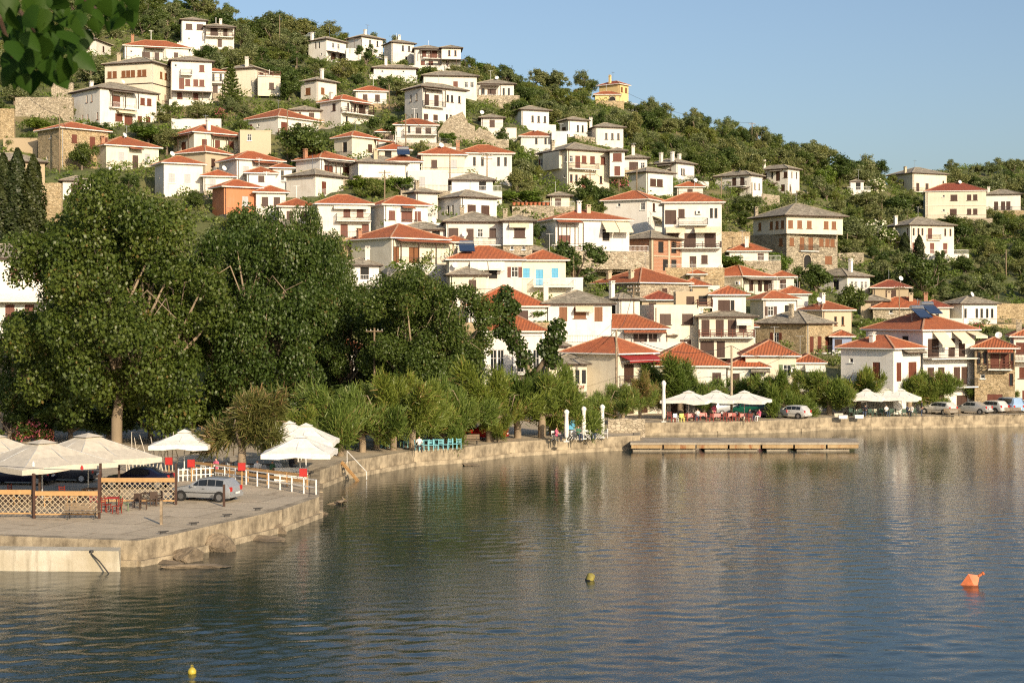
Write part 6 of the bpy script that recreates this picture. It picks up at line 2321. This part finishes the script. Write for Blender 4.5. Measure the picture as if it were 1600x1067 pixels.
lattice(-45, 52, 87.0, 1.45, "lattice fence panel cut by the left edge")
lattice(53.5, 155, 86.6, 1.42, "lattice fence panel behind the wooden bench")
lattice(157, 275, 92.8, 1.5, "lattice fence panel between bench and silver car")


def post(px, yb, h, label, mat, w=.13, name="post"):
    p = G(px, yb)
    mb = MB()
    mb.box((0, 0, h / 2), (w, w, h))
    mb.box((0, 0, h + .02), (w * .7, w * .7, .05))
    return tag(mb.build(name, mat, None, (p.x, p.y, QZ)), label, "post")


post(252, 819, 1.25, "weathered grey stump post alone on the pier", "barkpale", .14)
post(350, 791, 1.28, "short brown post at the silver car's wheel", "woodbrown", .13)
post(186, 775, 2.3, "dark post with flower pot behind the lattice", "darkwood", .12)
post(62, 790, 2.6, "dark post under the beige parasols", "darkwood", .12)

# mooring cleats
for px, yb, lb in ((255, 834, "iron mooring cleat near the stump post"), (303, 820, "iron mooring cleat in the middle of the pier edge"), (355, 807, "iron mooring cleat below the silver car"), (403, 797, "iron mooring cleat nearest the pier corner")):
    p = G(px, yb)
    mb = MB()
    mb.box((0, 0, .05), (.3, .14, .1))
    mb.tube([(-.28, 0, .14), (0, 0, .12), (.28, 0, .14)], [.03, .045, .03], 6)
    tag(mb.build("mooring_cleat", "iron", None, (p.x, p.y, QZ), .4), lb, "cleat", "mooring cleats")


def bench(px, yb, rotz, label, L=1.9):
    p = G(px, yb)
    root = thing("park_bench", label, "bench", (p.x, p.y, QZ), rotz, "wooden benches")
    for k in range(4):
        sb = MB()
        sb.box((0, -.2 + k * .12, .44), (L, .1, .035))
        sb.build("seat_slat", "polewood", root)
    for k in range(3):
        sb = MB()
        sb.box((0, .25 + k * .03, .56 + k * .14), (L, .03, .11))
        sb.build("back_slat", "polewood", root)
    for x in (-L * .36, L * .36):
        lb = MB()
        lb.tube([(x, -.26, 0), (x, -.2, .25), (x, -.24, .42), (x, .2, .42), (x, .34, .88)], .03, 6)
        lb.tube([(x, .3, 0), (x, .18, .22), (x, .2, .42)], .03, 6)
        lb.build("leg", "iron", root)


bench(128, 811, .08, "wooden bench with curled iron legs in front of the lattice", 2.0)
bench(733, 695, .15, "bench under the tamarisks near the red car")
bench(1489, 651, .05, "bench at the quay edge before the parked cars")
bench(1584, 649, .05, "bench at the quay edge by the blue van")
bench(617, 697, 2.9, "dark bench between the tamarisk trunks")


def rail(pts, h, label, mat, bars, posts, planks=False):
    root = thing("railing", label, "railing", (pts[0].x, pts[0].y, QZ), 0)
    o = pts[0].copy()
    o.z = QZ
    P = [Vector((p.x, p.y, QZ)) - o for p in pts]
    for a, b_ in zip(P[:-1], P[1:]):
        n = max(1, round((b_ - a).length / posts))
        for i in range(n + 1):
            q = a.lerp(b_, i / n)
            mb = MB()
            mb.box((q.x, q.y, h / 2), (.08, .08, h))
            mb.build("post", mat, root)
        for z in bars:
            mb = MB()
            mb.bar((a.x, a.y, z), (b_.x, b_.y, z), .05, .2 if planks else .06)
            mb.build("plank" if planks else "bar", mat, root)


rail([G(335, 749), G(494, 774)], 1.02, "white painted railing along the back of the pier", "whitepaint", (.98, .5), 1.4)
rail([G(303, 742), G(480, 764)], .95, "orange plank fence of the cafe terrace", "plankwood", (.88, .52), 2.2, True)
rail([G(279, 752), G(335, 749)], .9, "white picket rail between the dark and silver cars", "whitepaint", (.8, .4), .3)

# red lanterns of the cafe fence
for px, yb, lb in ((264, 748, "red cushion sign on a post left of the silver car"), (299, 752, "red cushion sign above the silver car's roof"), (378, 758, "red cushion sign in front of the tamarisk trunk"), (474, 768, "red cushion sign at the end of the plank fence")):
    p = G(px, yb)
    root = thing("red_sign", lb, "sign", (p.x, p.y, QZ), 0, "red signs along the cafe fence")
    mb = MB()
    mb.box((0, -.06, 1.25), (.50, .12, .52))
    mb.box((0, -.125, 1.25), (.42, .02, .44))
    mb.build("board", "red", root)
    pb = MB()
    pb.box((0, .03, .55), (.07, .07, 1.1))
    pb.build("post", "plankwood", root)

# driftwood fence
dw = thing("driftwood_fence", "fence of bleached driftwood branches left of the white parasol", "fence", G(232, 736))
for k in range(16):
    x = -1.6 + k * .24
    mb = MB()
    h = RNG.uniform(1.5, 2.9)
    mb.tube([(x, 0, 0), (x + RNG.normal(0, .12), RNG.normal(0, .1), h * .5), (x + RNG.normal(0, .35), RNG.normal(0, .15), h)], [.05, .04, .02], 5)
    mb.build("branch", "canvas", dw)

# string light cable over the lattice
mb = MB()
a, b_ = W(-10, 727, 87), W(157, 735, 86.6)
mb.tube([a, a.lerp(b_, .5) - Vector((0, 0, .06)), b_], .02, 5)
tag(mb.build("rope", "steel"), "thin rope strung between the lattice posts", "rope")
for px, yt, lb in ((52, 727, "small white lamp bulb on the rope"), (128, 733, "red bottle-shaped lantern on the rope")):
    q = W(px, yt, 86.8)
    mb = MB()
    mb.lathe([(.0, -.1), (.08, -.05), (.09, .1), (.03, .22), (0, .24)], 8)
    tag(mb.build("lantern", "whitepaint" if px < 100 else "red", None, q), lb, "lantern")

# water ladder
p = G(536, 723)
ld = thing("water_ladder", "wooden stair ladder leading from the quay into the water", "ladder", (p.x, p.y, QZ), .0)
for y in (-.3, .3):
    mb = MB()
    mb.bar((0 - .1, y - .2, .1), (1.35, y - 1.2, -1.35), .05, .16)
    mb.build("stringer", "plankwood", ld)
for k in range(6):
    t = k / 6 + .08
    mb = MB()
    mb.box((-.1 + 1.45 * t, -.2 - 1.0 * t, .1 - 1.45 * t), (.24, .6, .04))
    mb.build("tread", "plankwood", ld)
mb = MB()
mb.tube([(.3, .1, 0), (.3, .1, .9), (1.9, -.9, -.6), (1.9, -.9, -1.2)], .03, 6)
mb.build("handrail", "whitepaint", ld)

# planters, bin, clay pots, lamp globe
for px, yb, lb in ((1317, 654, "white rectangular planter left of the far parasols"), (1342, 653.5, "white rectangular planter under the left far parasol"), (1310, 651, "yellowish planter beside the brick tree ring")):
    p = G(px, yb)
    root = thing("planter", lb, "planter", (p.x, p.y, QZ))
    mb = MB()
    mb.box((0, 0, .2), (.9, .36, .4), taper=1.1)
    mb.build("box", "whitepaint" if "white" in lb else "canvas", root)
    mb = MB()
    mb.box((0, 0, .39), (.86, .34, .04))
    mb.build("soil", "darkwood", root)
p = G(890, 672)
root = thing("wheeled_bin", "blue wheeled bin behind the white folding chairs", "bin", (p.x, p.y, QZ))
mb = MB()
mb.box((0, 0, .6), (1.0, .7, 1.0), taper=1.15)
mb.build("body", "woodblue", root)
mb = MB()
mb.box((0, 0, 1.16), (1.22, .9, .1))
mb.build("lid", "chairblue", root)
for k in range(9):
    px = 803 + k * 6.6
    d = hit(833, 338) - .1
    p = W(px, 321, d)
    mb = MB()
    mb.lathe([(.0, 0), (.2, 0), (.28, .4), (.31, .4), (.31, .48), (.24, .48), (.2, .38)], 10)
    tag(mb.build("flower_pot", "clay", None, (p.x, p.y + .35, p.z)), ORD[k] + " clay flower pot from the left on the pergola terrace wall", "flower pot", "clay pots on the terrace wall")
p = W(474, 640, 150)
root = thing("street_lamp", "globe lamp glimpsed between tamarisk crowns", "lamp", (p.x, p.y, QZ))
mb = MB()
mb.tube([(0, 0, 0), (0, 0, p.z - QZ)], .05, 7)
mb.build("lamp_post", "iron", root)
mb = MB()
mb.lathe([(0, -.28), (.2, -.2), (.28, 0), (.2, .2), (0, .28)], 12, 0, (0, 0, p.z - QZ + .25))
mb.build("globe", "whitepaint", root, smooth=True)
pole(437, 690, 583, "slim white flagpole above the cafe shade", 0, "whitepaint", .06, 145, "flagpole")

# teal cafe canopy glimpsed behind the tamarisks
p, q = W(405, 612, 158), W(478, 612, 158)
root = thing("cafe_pavilion", "cafe pavilion with dark teal fascia behind the shore trees", "pavilion", (p.x, p.y, QZ))
L = q.x - p.x
mb = MB()
mb.box((L / 2, 2, 4.2), (L, 5, .7))
mb.build("fascia", "greencloth", root)
mb = MB()
mb.box((L / 2, 4.3, 2), (L - .2, .2, 4))
mb.build("wall", "white2", root)
for x in (.1, L / 2, L - .1):
    mb = MB()
    mb.box((x, -.3, 1.95), (.15, .15, 3.9))
    mb.build("post", "whitepaint", root)

# ------------------------------------------------------------------ cars
def car(px, yb, head, label, kind, paint, z=QZ, name="parked_car", plate=True, group="cars parked on the quay"):
    p = G(px, yb, z)
    root = thing(name, label, "car" if kind != 'van' else "van", (p.x, p.y, z), head, group)
    pm = "paint_" + label.replace(' ', '_')[:40]
    plain(pm, paint, .25, .35, .03)
    S = {'hatch': [(2.05, .50, .60), (2.00, .68, .72), (1.75, .80, .80), (1.15, .92, .845), (.85, .97, .85), (.12, 1.40, .85), (-.5, 1.46, .85), (-1.05, 1.45, .85), (-1.58, 1.40, .845), (-1.98, .98, .83), (-2.05, .84, .81), (-2.07, .5, .76)],
         'sedan': [(2.28, .48, .60), (2.22, .66, .74), (1.9, .80, .83), (1.25, .90, .86), (.95, .94, .865), (.25, 1.36, .865), (-.35, 1.41, .865), (-.95, 1.36, .865), (-1.55, 1.03, .86), (-2.15, .99, .82), (-2.25, .85, .80), (-2.28, .5, .74)],
         'van': [(2.1, .5, .66), (2.05, .75, .78), (1.75, .92, .84), (1.35, 1.05, .87), (1.15, 1.10, .87), (.55, 1.70, .87), (-.2, 1.78, .87), (-1.8, 1.76, .87), (-2.05, 1.1, .86), (-2.1, .9, .84), (-2.12, .5, .78)]}[kind]
    belt = {'hatch': .93, 'sedan': .93, 'van': 1.08}[kind]
    rings = []
    mb = MB()
    for x, zt, hw in S:
        cab = zt > belt + .12
        zb = .24 if abs(x) < 2.0 else .34
        zs = min(belt, zt - .03)
        top = .62 if cab else hw * .86
        if cab:
            top = hw - .13 - (zt - belt) * .18
        pts = [(hw * .90, zb), (hw, zb + .18), (hw * 1.0, zs * .72), (hw * .97, zs), (top + .04, zt - .05), (top * .8, zt)]
        pts = pts + [(-y, zz) for y, zz in pts[::-1]]
        i = len(mb.v)
        mb.v += [(x, y, zz) for y, zz in pts]
        rings.append(i)
    n = 12
    for k in range(len(S) - 1):
        for j in range(n):
            a, b_ = rings[k] + j, rings[k] + (j + 1) % n
            c, d = rings[k + 1] + (j + 1) % n, rings[k + 1] + j
            mb.f.append((a, b_, c, d))
            mb.mi.append(0)
            mb.uv.append([(0, 0)] * 4)
    for i, o in ((rings[0], -1), (rings[-1], 1)):
        mb.f.append(tuple(i + j for j in range(n))[::o])
        mb.mi.append(0)
        mb.uv.append([(0, 0)] * n)
    body = mb.build("body", pm, root, smooth=True)
    body.data.set_sharp_from_angle(angle=math.radians(32))
    # glass
    ci = [k for k, s in enumerate(S) if s[1] > belt + .12]
    V_ = lambda k, j: Vector(mb.v[rings[k] + j])

    def pane(q, name, off):
        c = sum(q, Vector()) / len(q)
        nn = (q[1] - q[0]).cross(q[2] - q[0]).normalized()
        if nn.dot(off) < 0:
            nn = -nn
        gb = MB()
        gb.poly([c + (v_ - c) * .93 + nn * .012 for v_ in q])
        gb.build(name, "glass", root)
    f0, f1 = ci[0], ci[-1]
    pane([V_(f0 - 1, 4), V_(f0 - 1, 7), V_(f0, 7), V_(f0, 4)], "windscreen", Vector((1, 0, .5)))
    pane([V_(f1 + 1, 4), V_(f1 + 1, 7), V_(f1, 7), V_(f1, 4)], "rear_window", Vector((-1, 0, .5)))
    for sg, jb, jt in ((1, 3, 4), (-1, 8, 7)):
        for k in range(f0, f1):
            lo0, hi0, lo1, hi1 = V_(k, jb), V_(k, jt), V_(k + 1, jb), V_(k + 1, jt)
            pane([lo0.lerp(hi0, .06), lo1.lerp(hi1, .06), lo1.lerp(hi1, .92), hi0.lerp(lo0, .08)], "side_window", Vector((0, sg, 0)))
        lo0 = V_(f0 - 1, jb)
        pane([lo0.lerp(V_(f0, jb), .35), V_(f0, jb).lerp(V_(f0, jt), .06), V_(f0, jt).lerp(V_(f0, jb), .1)], "side_window", Vector((0, sg, 0)))
        # mirror, handle, trim
        m2 = MB()
        m2.box((S[f0][0] + .35, sg * .95, belt + .05), (.12, .2, .13))
        m2.build("mirror", pm, root)
        m3 = MB()
        m3.box((.0, sg * (.852), .55), (2.3, .02, .05))
        m3.build("side_trim", "rubber", root)
        m4 = MB()
        m4.box((-.25, sg * .853, .80), (.18, .03, .03))
        m4.build("door_handle", "rubber", root)
    R_ = .31
    for wx in (S[0][0] - .78, S[-1][0] + .72):
        for sg in (-1, 1):
            ab = MB()
            cir = [(wx + math.cos(t_ * .349) * (R_ + .07), sg * .862, .30 + math.sin(t_ * .349) * (R_ + .07)) for t_ in range(18)]
            ab.poly([c for c in cir if c[2] > .1])
            ab.build("wheel_arch", "rubber", root)
            tb = MB()
            tb.tube([(wx, sg * .70, R_), (wx, sg * .885, R_)], R_, 18)
            to = tb.build("wheel", "rubber", root)
            rb = MB()
            rb.tube([(wx, sg * .80, R_), (wx, sg * .892, R_)], R_ * .62, 14)
            rb.build("rim", "steel" if kind != 'van' else "greypaint", to)
    xr, xf = S[-2][0], S[1][0]
    for sg in (-1, 1):
        tl = MB()
        tl.box((xr + .03, sg * .66, .80), (.14, .24, .26))
        tl.build("tail_light", "red", root)
        hl = MB()
        hl.box((xf - .08, sg * .56, .68), (.14, .3, .14))
        hl.build("headlight", "steel", root)
    bm_ = MB()
    bm_.box((S[-1][0] - .02, 0, .42), (.14, 1.55, .22))
    bm_.build("rear_bumper", pm, root)
    bf = MB()
    bf.box((S[0][0] + .0, 0, .40), (.14, 1.3, .2))
    bf.build("front_bumper", pm, root)
    np_ = MB()
    np_.box((S[-1][0] - .1, 0, .62 if kind == 'sedan' else .55), (.03, .52, .12))
    np_.build("number_plate", "whitepaint", root)
    return root


car(322, 781, math.radians(163), "silver three-door hatchback parked on the near pier", "hatch", (.36, .37, .38), group="cars on the near pier")
car(216, 762, math.radians(176), "dark navy saloon behind the lattice fence", "sedan", (.010, .013, .035), group="cars on the near pier")
car(105, 752, math.radians(172), "dark blue estate under the beige parasols", "van", (.05, .055, .07), group="cars on the near pier")
car(30, 756, math.radians(175), "navy car nearest the left edge under the parasols", "sedan", (.010, .012, .03), group="cars on the near pier")
CG = "cars parked on the far quay"
car(1466, 647, math.radians(128), "white hatchback leftmost in the far parked row", "hatch", (.72, .70, .64), group=CG)
car(1517, 646, math.radians(135), "silver saloon in the far parked row", "sedan", (.48, .47, .45), group=CG)
car(1547, 644.5, math.radians(125), "white compact hatchback next to the light blue van", "hatch", (.74, .73, .70), group=CG)
car(1573, 644, math.radians(112), "light blue van in the far parked row", "van", (.34, .48, .66), group=CG)
car(1597, 643.5, math.radians(122), "white hatchback at the right picture edge", "hatch", (.72, .72, .72), group=CG)
car(1236, 653, math.radians(140), "white hatchback right of the cream parasols", "hatch", (.72, .71, .68), group=CG)
car(1202, 652, math.radians(150), "dark grey estate beside the white hatchback", "sedan", (.10, .11, .12), group=CG)
car(1172, 650, math.radians(155), "green van under the right cream parasol", "van", (.02, .16, .10), group=CG)
car(1140, 648, math.radians(20), "silver van behind the middle cream parasol", "van", (.50, .51, .52), group=CG)
car(757, 686, math.radians(170), "red car hidden behind the drooping tamarisk", "hatch", (.50, .02, .012), group=CG)
car(712, 683, math.radians(165), "dark car in the tamarisk shade", "sedan", (.02, .02, .022), group=CG)
car(905, 655, math.radians(150), "dark red car in front of the taverna", "hatch", (.30, .012, .02), group=CG)
car(487, 63, math.radians(170), "white van parked above the ridge house", "van", (.7, .7, .7), z=W(487, 63, 372).z, group=CG)

# ------------------------------------------------------------------ people
_body = {}


def body_mesh(pose):
    if pose in _body:
        return _body[pose]
    if pose == 'stand':
        J = {'pel': (0, 0, .95, .15), 'ab': (0, 0, 1.12, .14), 'ch': (0, -.01, 1.32, .165), 'nk': (0, 0, 1.50, .06), 'hd': (0, -.02, 1.60, .085), 'tp': (0, -.01, 1.70, .08),
             'hl': (.10, 0, .90, .10), 'kl': (.11, -.03, .50, .065), 'al': (.11, .02, .09, .045), 'fl': (.12, -.14, .04, .04),
             'hr': (-.10, 0, .90, .10), 'kr': (-.11, .02, .50, .065), 'ar': (-.11, .05, .09, .045), 'fr': (-.12, -.10, .04, .04),
             'sl': (.19, 0, 1.42, .065), 'el': (.25, .02, 1.14, .045), 'wl': (.22, -.14, .93, .032), 'gl': (.20, -.19, .86, .03),
             'sr': (-.19, 0, 1.42, .065), 'er': (-.25, .02, 1.14, .045), 'wr': (-.22, -.10, .92, .032), 'gr': (-.21, -.14, .85, .03)}
    else:
        J = {'pel': (0, .05, .52, .16), 'ab': (0, .07, .70, .15), 'ch': (0, .06, .92, .17), 'nk': (0, .05, 1.10, .06), 'hd': (0, .02, 1.20, .085), 'tp': (0, .03, 1.30, .08),
             'hl': (.10, .0, .52, .10), 'kl': (.13, -.42, .54, .07), 'al': (.13, -.40, .09, .045), 'fl': (.13, -.53, .04, .04),
             'hr': (-.10, .0, .52, .10), 'kr': (-.13, -.42, .54, .07), 'ar': (-.13, -.36, .09, .045), 'fr': (-.13, -.49, .04, .04),
             'sl': (.19, .05, 1.02, .065), 'el': (.24, -.05, .78, .045), 'wl': (.16, -.28, .76, .032), 'gl': (.13, -.34, .77, .03),
             'sr': (-.19, .05, 1.02, .065), 'er': (-.24, -.05, .78, .045), 'wr': (-.14, -.26, .80, .032), 'gr': (-.11, -.32, .82, .03)}
    E = [('pel', 'ab'), ('ab', 'ch'), ('ch', 'nk'), ('nk', 'hd'), ('hd', 'tp')]
    for s in 'lr':
        E += [('pel', 'h' + s), ('h' + s, 'k' + s), ('k' + s, 'a' + s), ('a' + s, 'f' + s), ('ch', 's' + s), ('s' + s, 'e' + s), ('e' + s, 'w' + s), ('w' + s, 'g' + s)]
    names = list(J)
    me = bpy.data.meshes.new("b")
    me.from_pydata([J[k][:3] for k in names], [(names.index(a), names.index(b_)) for a, b_ in E], [])
    ob = bpy.data.objects.new("b", me)
    COL.objects.link(ob)
    ob.modifiers.new("s", 'SKIN')
    for i, k in enumerate(names):
        me.skin_vertices[0].data[i].radius = (J[k][3],) * 2
        me.skin_vertices[0].data[i].use_root = (k == 'pel')
    ss = ob.modifiers.new("d", 'SUBSURF')
    ss.levels = ss.render_levels = 1
    dg = bpy.context.evaluated_depsgraph_get()
    out = bpy.data.meshes.new_from_object(ob.evaluated_get(dg))
    bpy.data.objects.remove(ob)
    _body[pose] = (out, J)
    return _body[pose]


def person(px, yb, pose, rotz, shirt, trousers, label, z=QZ):
    base, J = body_mesh(pose)
    me = base.copy()
    me.name = "person"
    me.materials.clear()
    for m_ in ("skin", shirt, trousers, "hair"):
        me.materials.append(M[m_])
    nk, pel = J['nk'], J['pel']
    for f in me.polygons:
        c = f.center
        if c.z > nk[2] + .02 and abs(c.x) < .14:
            hair = c.z > J['hd'][2] + .06 or (c.y > J['hd'][1] + .02 and c.z > J['hd'][2] - .05)
            f.material_index = 3 if hair else 0
        elif c.z > pel[2] - .02 and not (abs(c.x) > .13 and (c - Vector(J['wl'][:3])).length < .16) and not (abs(c.x) > .1 and (c - Vector(J['wr'][:3])).length < .16):
            f.material_index = 1 if (pose == 'stand' or c.y > -.12 or c.z > .68) else 2
        elif abs(c.x) > .1 and min((c - Vector(J[k][:3])).length for k in ('wl', 'wr', 'gl', 'gr')) < .16:
            f.material_index = 0
        else:
            f.material_index = 2
        f.use_smooth = True
    p = G(px, yb, z)
    o = link("person", me, None, (p.x, p.y, z), rotz)
    tag(o, label, "person", "people on the quay")


plain("shirtgreen", (.05, .14, .08), .9)
plain("shirtwhite", (.7, .68, .64), .9)
plain("shirtdark", (.03, .03, .04), .9)
plain("jeans", (.05, .07, .12), .9)
person(904, 688, 'sit', .5, "shirtgreen", "jeans", "seated person in green top among the white folding chairs")
person(930, 686, 'sit', -.4, "shirtdark", "jeans", "seated person in dark top near the right furled parasol")
person(870, 690, 'sit', 1.2, "pink", "shirtdark", "seated person in reddish top left of the furled parasols")
person(1116, 656, 'stand', .2, "pink", "shirtdark", "person in pink top standing at the red chairs")
person(1172, 658, 'sit', .8, "shirtdark", "jeans", "seated person in dark clothes at the last pink table")
person(1186, 658, 'sit', -.9, "pink", "shirtwhite", "seated person in pink at the end of the red chairs")
person(1385, 651, 'sit', .3, "shirtwhite", "jeans", "seated person in white under the middle far parasol")
person(1418, 650.5, 'sit', .9, "jeans", "shirtdark", "seated person in blue under the right far parasol")
person(1424, 651, 'sit', -.7, "shirtwhite", "shirtdark", "seated person in pale shirt at the far parasols' right end")
person(456, 741, 'sit', 2.6, "shirtdark", "shirtdark", "person in black seated behind the white sofa")

person(402, 748, 'sit', .4, "shirtwhite", "jeans", "seated person in white at the grey cafe armchairs")
person(337, 744, 'sit', -.6, "pink", "jeans", "seated person in pink behind the silver car roof")
person(426, 749, 'sit', 1.0, "shirtgreen", "shirtdark", "seated person in green left of the white sofa")
person(655, 706, 'sit', .2, "shirtwhite", "shirtdark", "seated person in white at the blue tables")
person(1090, 658, 'sit', -.3, "shirtwhite", "jeans", "seated person in white at the second pink table")
person(1352, 651, 'sit', -.5, "shirtdark", "jeans", "seated person in dark top under the left far parasol")
person(1440, 650, 'stand', 1.4, "shirtdark", "jeans", "person in dark clothes standing right of the far parasols")
# ------------------------------------------------------------------ buoys and ducks
p = G(300, 1052, 0)
root = thing("mooring_buoy", "round yellow buoy floating at the bottom edge", "buoy", (p.x, p.y, 0))
mb = MB()
mb.lathe([(0, -.12), (.10, -.08), (.155, .03), (.15, .12), (.09, .2), (.03, .23), (0, .23)], 14)
mb.build("float", "yellowplastic", root, smooth=True)
mb = MB()
mb.tube([(.035, 0, .22), (.03, 0, .31), (-.03, 0, .31), (-.035, 0, .22)], .012, 6)
mb.build("ring", "yellowplastic", root)
p = G(921, 906, 0)
root = thing("mooring_buoy", "weathered olive-yellow buoy in mid water", "buoy", (p.x, p.y, 0))
mb = MB()
mb.lathe([(0, -.15), (.17, -.1), (.20, .05), (.2, .22), (.16, .32), (.0, .36)], 12)
o = mb.build("float", "oldplastic", root, smooth=True)
o.rotation_euler = (.1, .35, 0)
mb = MB()
mb.lathe([(.19, -.1), (.207, .0), (.207, .06)], 12)
mb.build("weed_band", "dark", root)
p = G(1516, 913, 0)
root = thing("marker_buoy", "tilted orange pyramid buoy with knob", "buoy", (p.x, p.y, 0))
mb = MB()
ap = [Vector((-.52, -.05, -.05)), Vector((.18, -.38, -.22)), Vector((.42, .25, -.15)), Vector((-.15, .35, -.1))]
t1 = Vector((.44, -.02, .44))
t0 = Vector((-.10, -.05, .52))
bmh = bmesh.new()
for q in ap + [t0, t1]:
    bmh.verts.new(q)
bmesh.ops.convex_hull(bmh, input=bmh.verts)
me = bpy.data.meshes.new("float")
bmh.to_mesh(me)
bmh.free()
me.materials.append(M["orangeplastic"])
link("float", me, root)
mb = MB()
mb.tube([t1 - Vector((.05, 0, .03)), t1 + Vector((.14, 0, .09))], [.07, .055], 8)
mb.tube([t1 + Vector((.13, 0, .08)), t1 + Vector((.2, 0, .12))], [.09, .09], 8)
mb.build("knob", "orangeplastic", root)
for k, (px, yb, lb) in enumerate(((531, 785, "brown duck resting on the low rock, left one"), (539, 784, "brown duck resting on the low rock, right one"))):
    p = G(px, yb, .15)
    root = thing("duck", lb, "duck", (p.x, p.y, .12), k * 2.4)
    bm2 = bmesh.new()
    bmesh.ops.create_uvsphere(bm2, u_segments=14, v_segments=9, radius=1)
    for v_ in bm2.verts:
        x, y, z_ = v_.co
        s_ = 1 - .35 * max(0, -x)
        v_.co = Vector((x * .26, y * .12 * s_, z_ * .10 * s_ + .1 + (.05 * x * x if x < 0 else .03 * x)))
    me = bpy.data.meshes.new("body")
    bmesh.ops.create_uvsphere(bm2, u_segments=10, v_segments=7, radius=.065, matrix=Matrix.Translation((.24, 0, .28)))
    bmesh.ops.create_cone(bm2, segments=8, radius1=.05, radius2=.045, depth=.16, matrix=Matrix.Translation((.22, 0, .2)))
    bm2.to_mesh(me)
    bm2.free()
    me.materials.append(M["bark"])
    for f in me.polygons:
        f.use_smooth = True
    link("body", me, root)
    mb = MB()
    mb.box((.33, 0, .27), (.09, .045, .02))
    mb.build("bill", "yellowplastic", root)

# ------------------------------------------------------------------ poplar branch hanging close to the camera
br = thing("poplar_branch", "leafy poplar branch hanging out of focus at the upper left", "branch", W(0, 0, 3.3))
b0 = br.location.copy()


def pt(px, py, d):
    return W(px, py, d) - b0


lf = bmesh.new()
outline = [(0, 0), (.30, .02), (.47, .24), (.44, .50), (.27, .82), (.07, 1.12), (0, 1.2)]
vs = []
mid = [lf.verts.new((0, y, -.05 * math.sin(y * 2.6))) for y in (0, .3, .6, .9, 1.2)]
for sg in (1, -1):
    side = [lf.verts.new((sg * x, y, .08 * x + (.05 if x > .3 else 0))) for x, y in outline[1:-1]]
    chain = [mid[0]] + side + [mid[-1]]
    lf.faces.new([mid[0], side[0], side[1], mid[1]] if sg > 0 else [mid[0], mid[1], side[1], side[0]])
    lf.faces.new([mid[1], side[1], side[2], mid[2]] if sg > 0 else [mid[1], mid[2], side[2], side[1]])
    lf.faces.new([mid[2], side[2], side[3], mid[3]] if sg > 0 else [mid[2], mid[3], side[3], side[2]])
    lf.faces.new([mid[3], side[3], side[4], mid[4]] if sg > 0 else [mid[3], mid[4], side[4], side[3]])
sv = [lf.verts.new(q) for q in ((-.012, .02, 0), (.012, .02, 0), (.02, -.55, .06), (0, -.55, .06))]
lf.faces.new(sv)
lme = bpy.data.meshes.new("leaf")
lf.to_mesh(lme)
lf.free()
for f in lme.polygons:
    f.use_smooth = True
lme.materials.append(M["leaf_poplar"])
at = lme.attributes.new("rnd", 'FLOAT', 'FACE')
at.data.foreach_set("value", [.5] * len(lme.polygons))
twigs = [[(-60, -70, 3.2), (10, -10, 3.3), (40, 30, 3.3), (60, 60, 3.35)], [(-60, -70, 3.2), (0, 30, 3.2), (20, 90, 3.25)], [(20, -80, 3.5), (110, -20, 3.5), (150, 15, 3.5)], [(80, -60, 3.5), (180, -15, 3.6)]]
tm = MB()
for tw in twigs:
    tm.tube([pt(*q) for q in tw], [.006, .005, .004, .002][:len(tw)], 6)
tm.build("twig", "darkwood", br)
LV = [(48, 18, 60, 150), (70, 42, 62, 165), (88, 30, 58, 200), (35, 45, 60, 175), (60, 70, 60, 160), (95, 62, 62, 170), (62, 92, 66, 178), (30, 80, 62, 165), (18, 55, 55, 190), (100, 88, 56, 200), (8, 95, 60, 160), (25, 110, 55, 185),
      (80, 100, 50, 140), (112, 75, 46, 190), (45, 62, 64, 120), (75, 60, 60, 230), (5, 30, 55, 170), (22, 8, 56, 140), (0, 68, 58, 150), (12, 122, 48, 175), (98, 20, 44, 165), (115, 5, 46, 190), (128, 18, 46, 170), (140, 5, 48, 200),
      (152, 22, 46, 165), (165, 10, 48, 190), (178, 15, 46, 170), (190, -5, 52, 150), (120, 35, 40, 185), (145, 38, 36, 175), (172, 32, 38, 185), (60, -2, 56, 180), (85, 5, 54, 160), (40, -8, 54, 200), (135, -8, 50, 170), (160, -10, 50, 190),
      (50, 108, 48, 195), (90, 115, 30, 180), (35, 30, 60, 220), (8, 8, 56, 200), (100, 45, 56, 150), (185, 22, 34, 190), (28, 62, 58, 145), (78, 80, 56, 185), (15, 40, 58, 165)]
lr = np.random.default_rng(4)
LV += [(a + 14, b_ + 10, c * .9, e + 20) for a, b_, c, e in LV[:34]] + [(118, 92, 52, 170), (105, 108, 50, 185), (125, 60, 52, 160), (60, 122, 52, 178), (40, 128, 50, 165), (85, 128, 44, 190), (196, 30, 40, 180), (130, 48, 44, 200)]
for k, (px, py, sz, an) in enumerate(LV):
    px, py = px + 6, py + 8
    d = (3.3 if px < 110 else 3.55) + lr.normal(0, .12)
    o = link("leaf", lme, br, pt(px, py - 22, d))
    s_ = sz / F * d * .66
    o.scale = (s_ * lr.uniform(.85, 1.1),) * 3
    # blade hangs down, turned about the vertical and tilted
    tilt = math.radians(180 - an + lr.normal(0, 16))
    Rm = Matrix.Rotation(lr.normal(0, .9), 3, 'Z') @ Matrix.Rotation(tilt, 3, 'Y') @ Matrix.Rotation(math.radians(-90) + lr.normal(0, .45), 3, 'X')
    o.rotation_euler = Rm.to_euler()
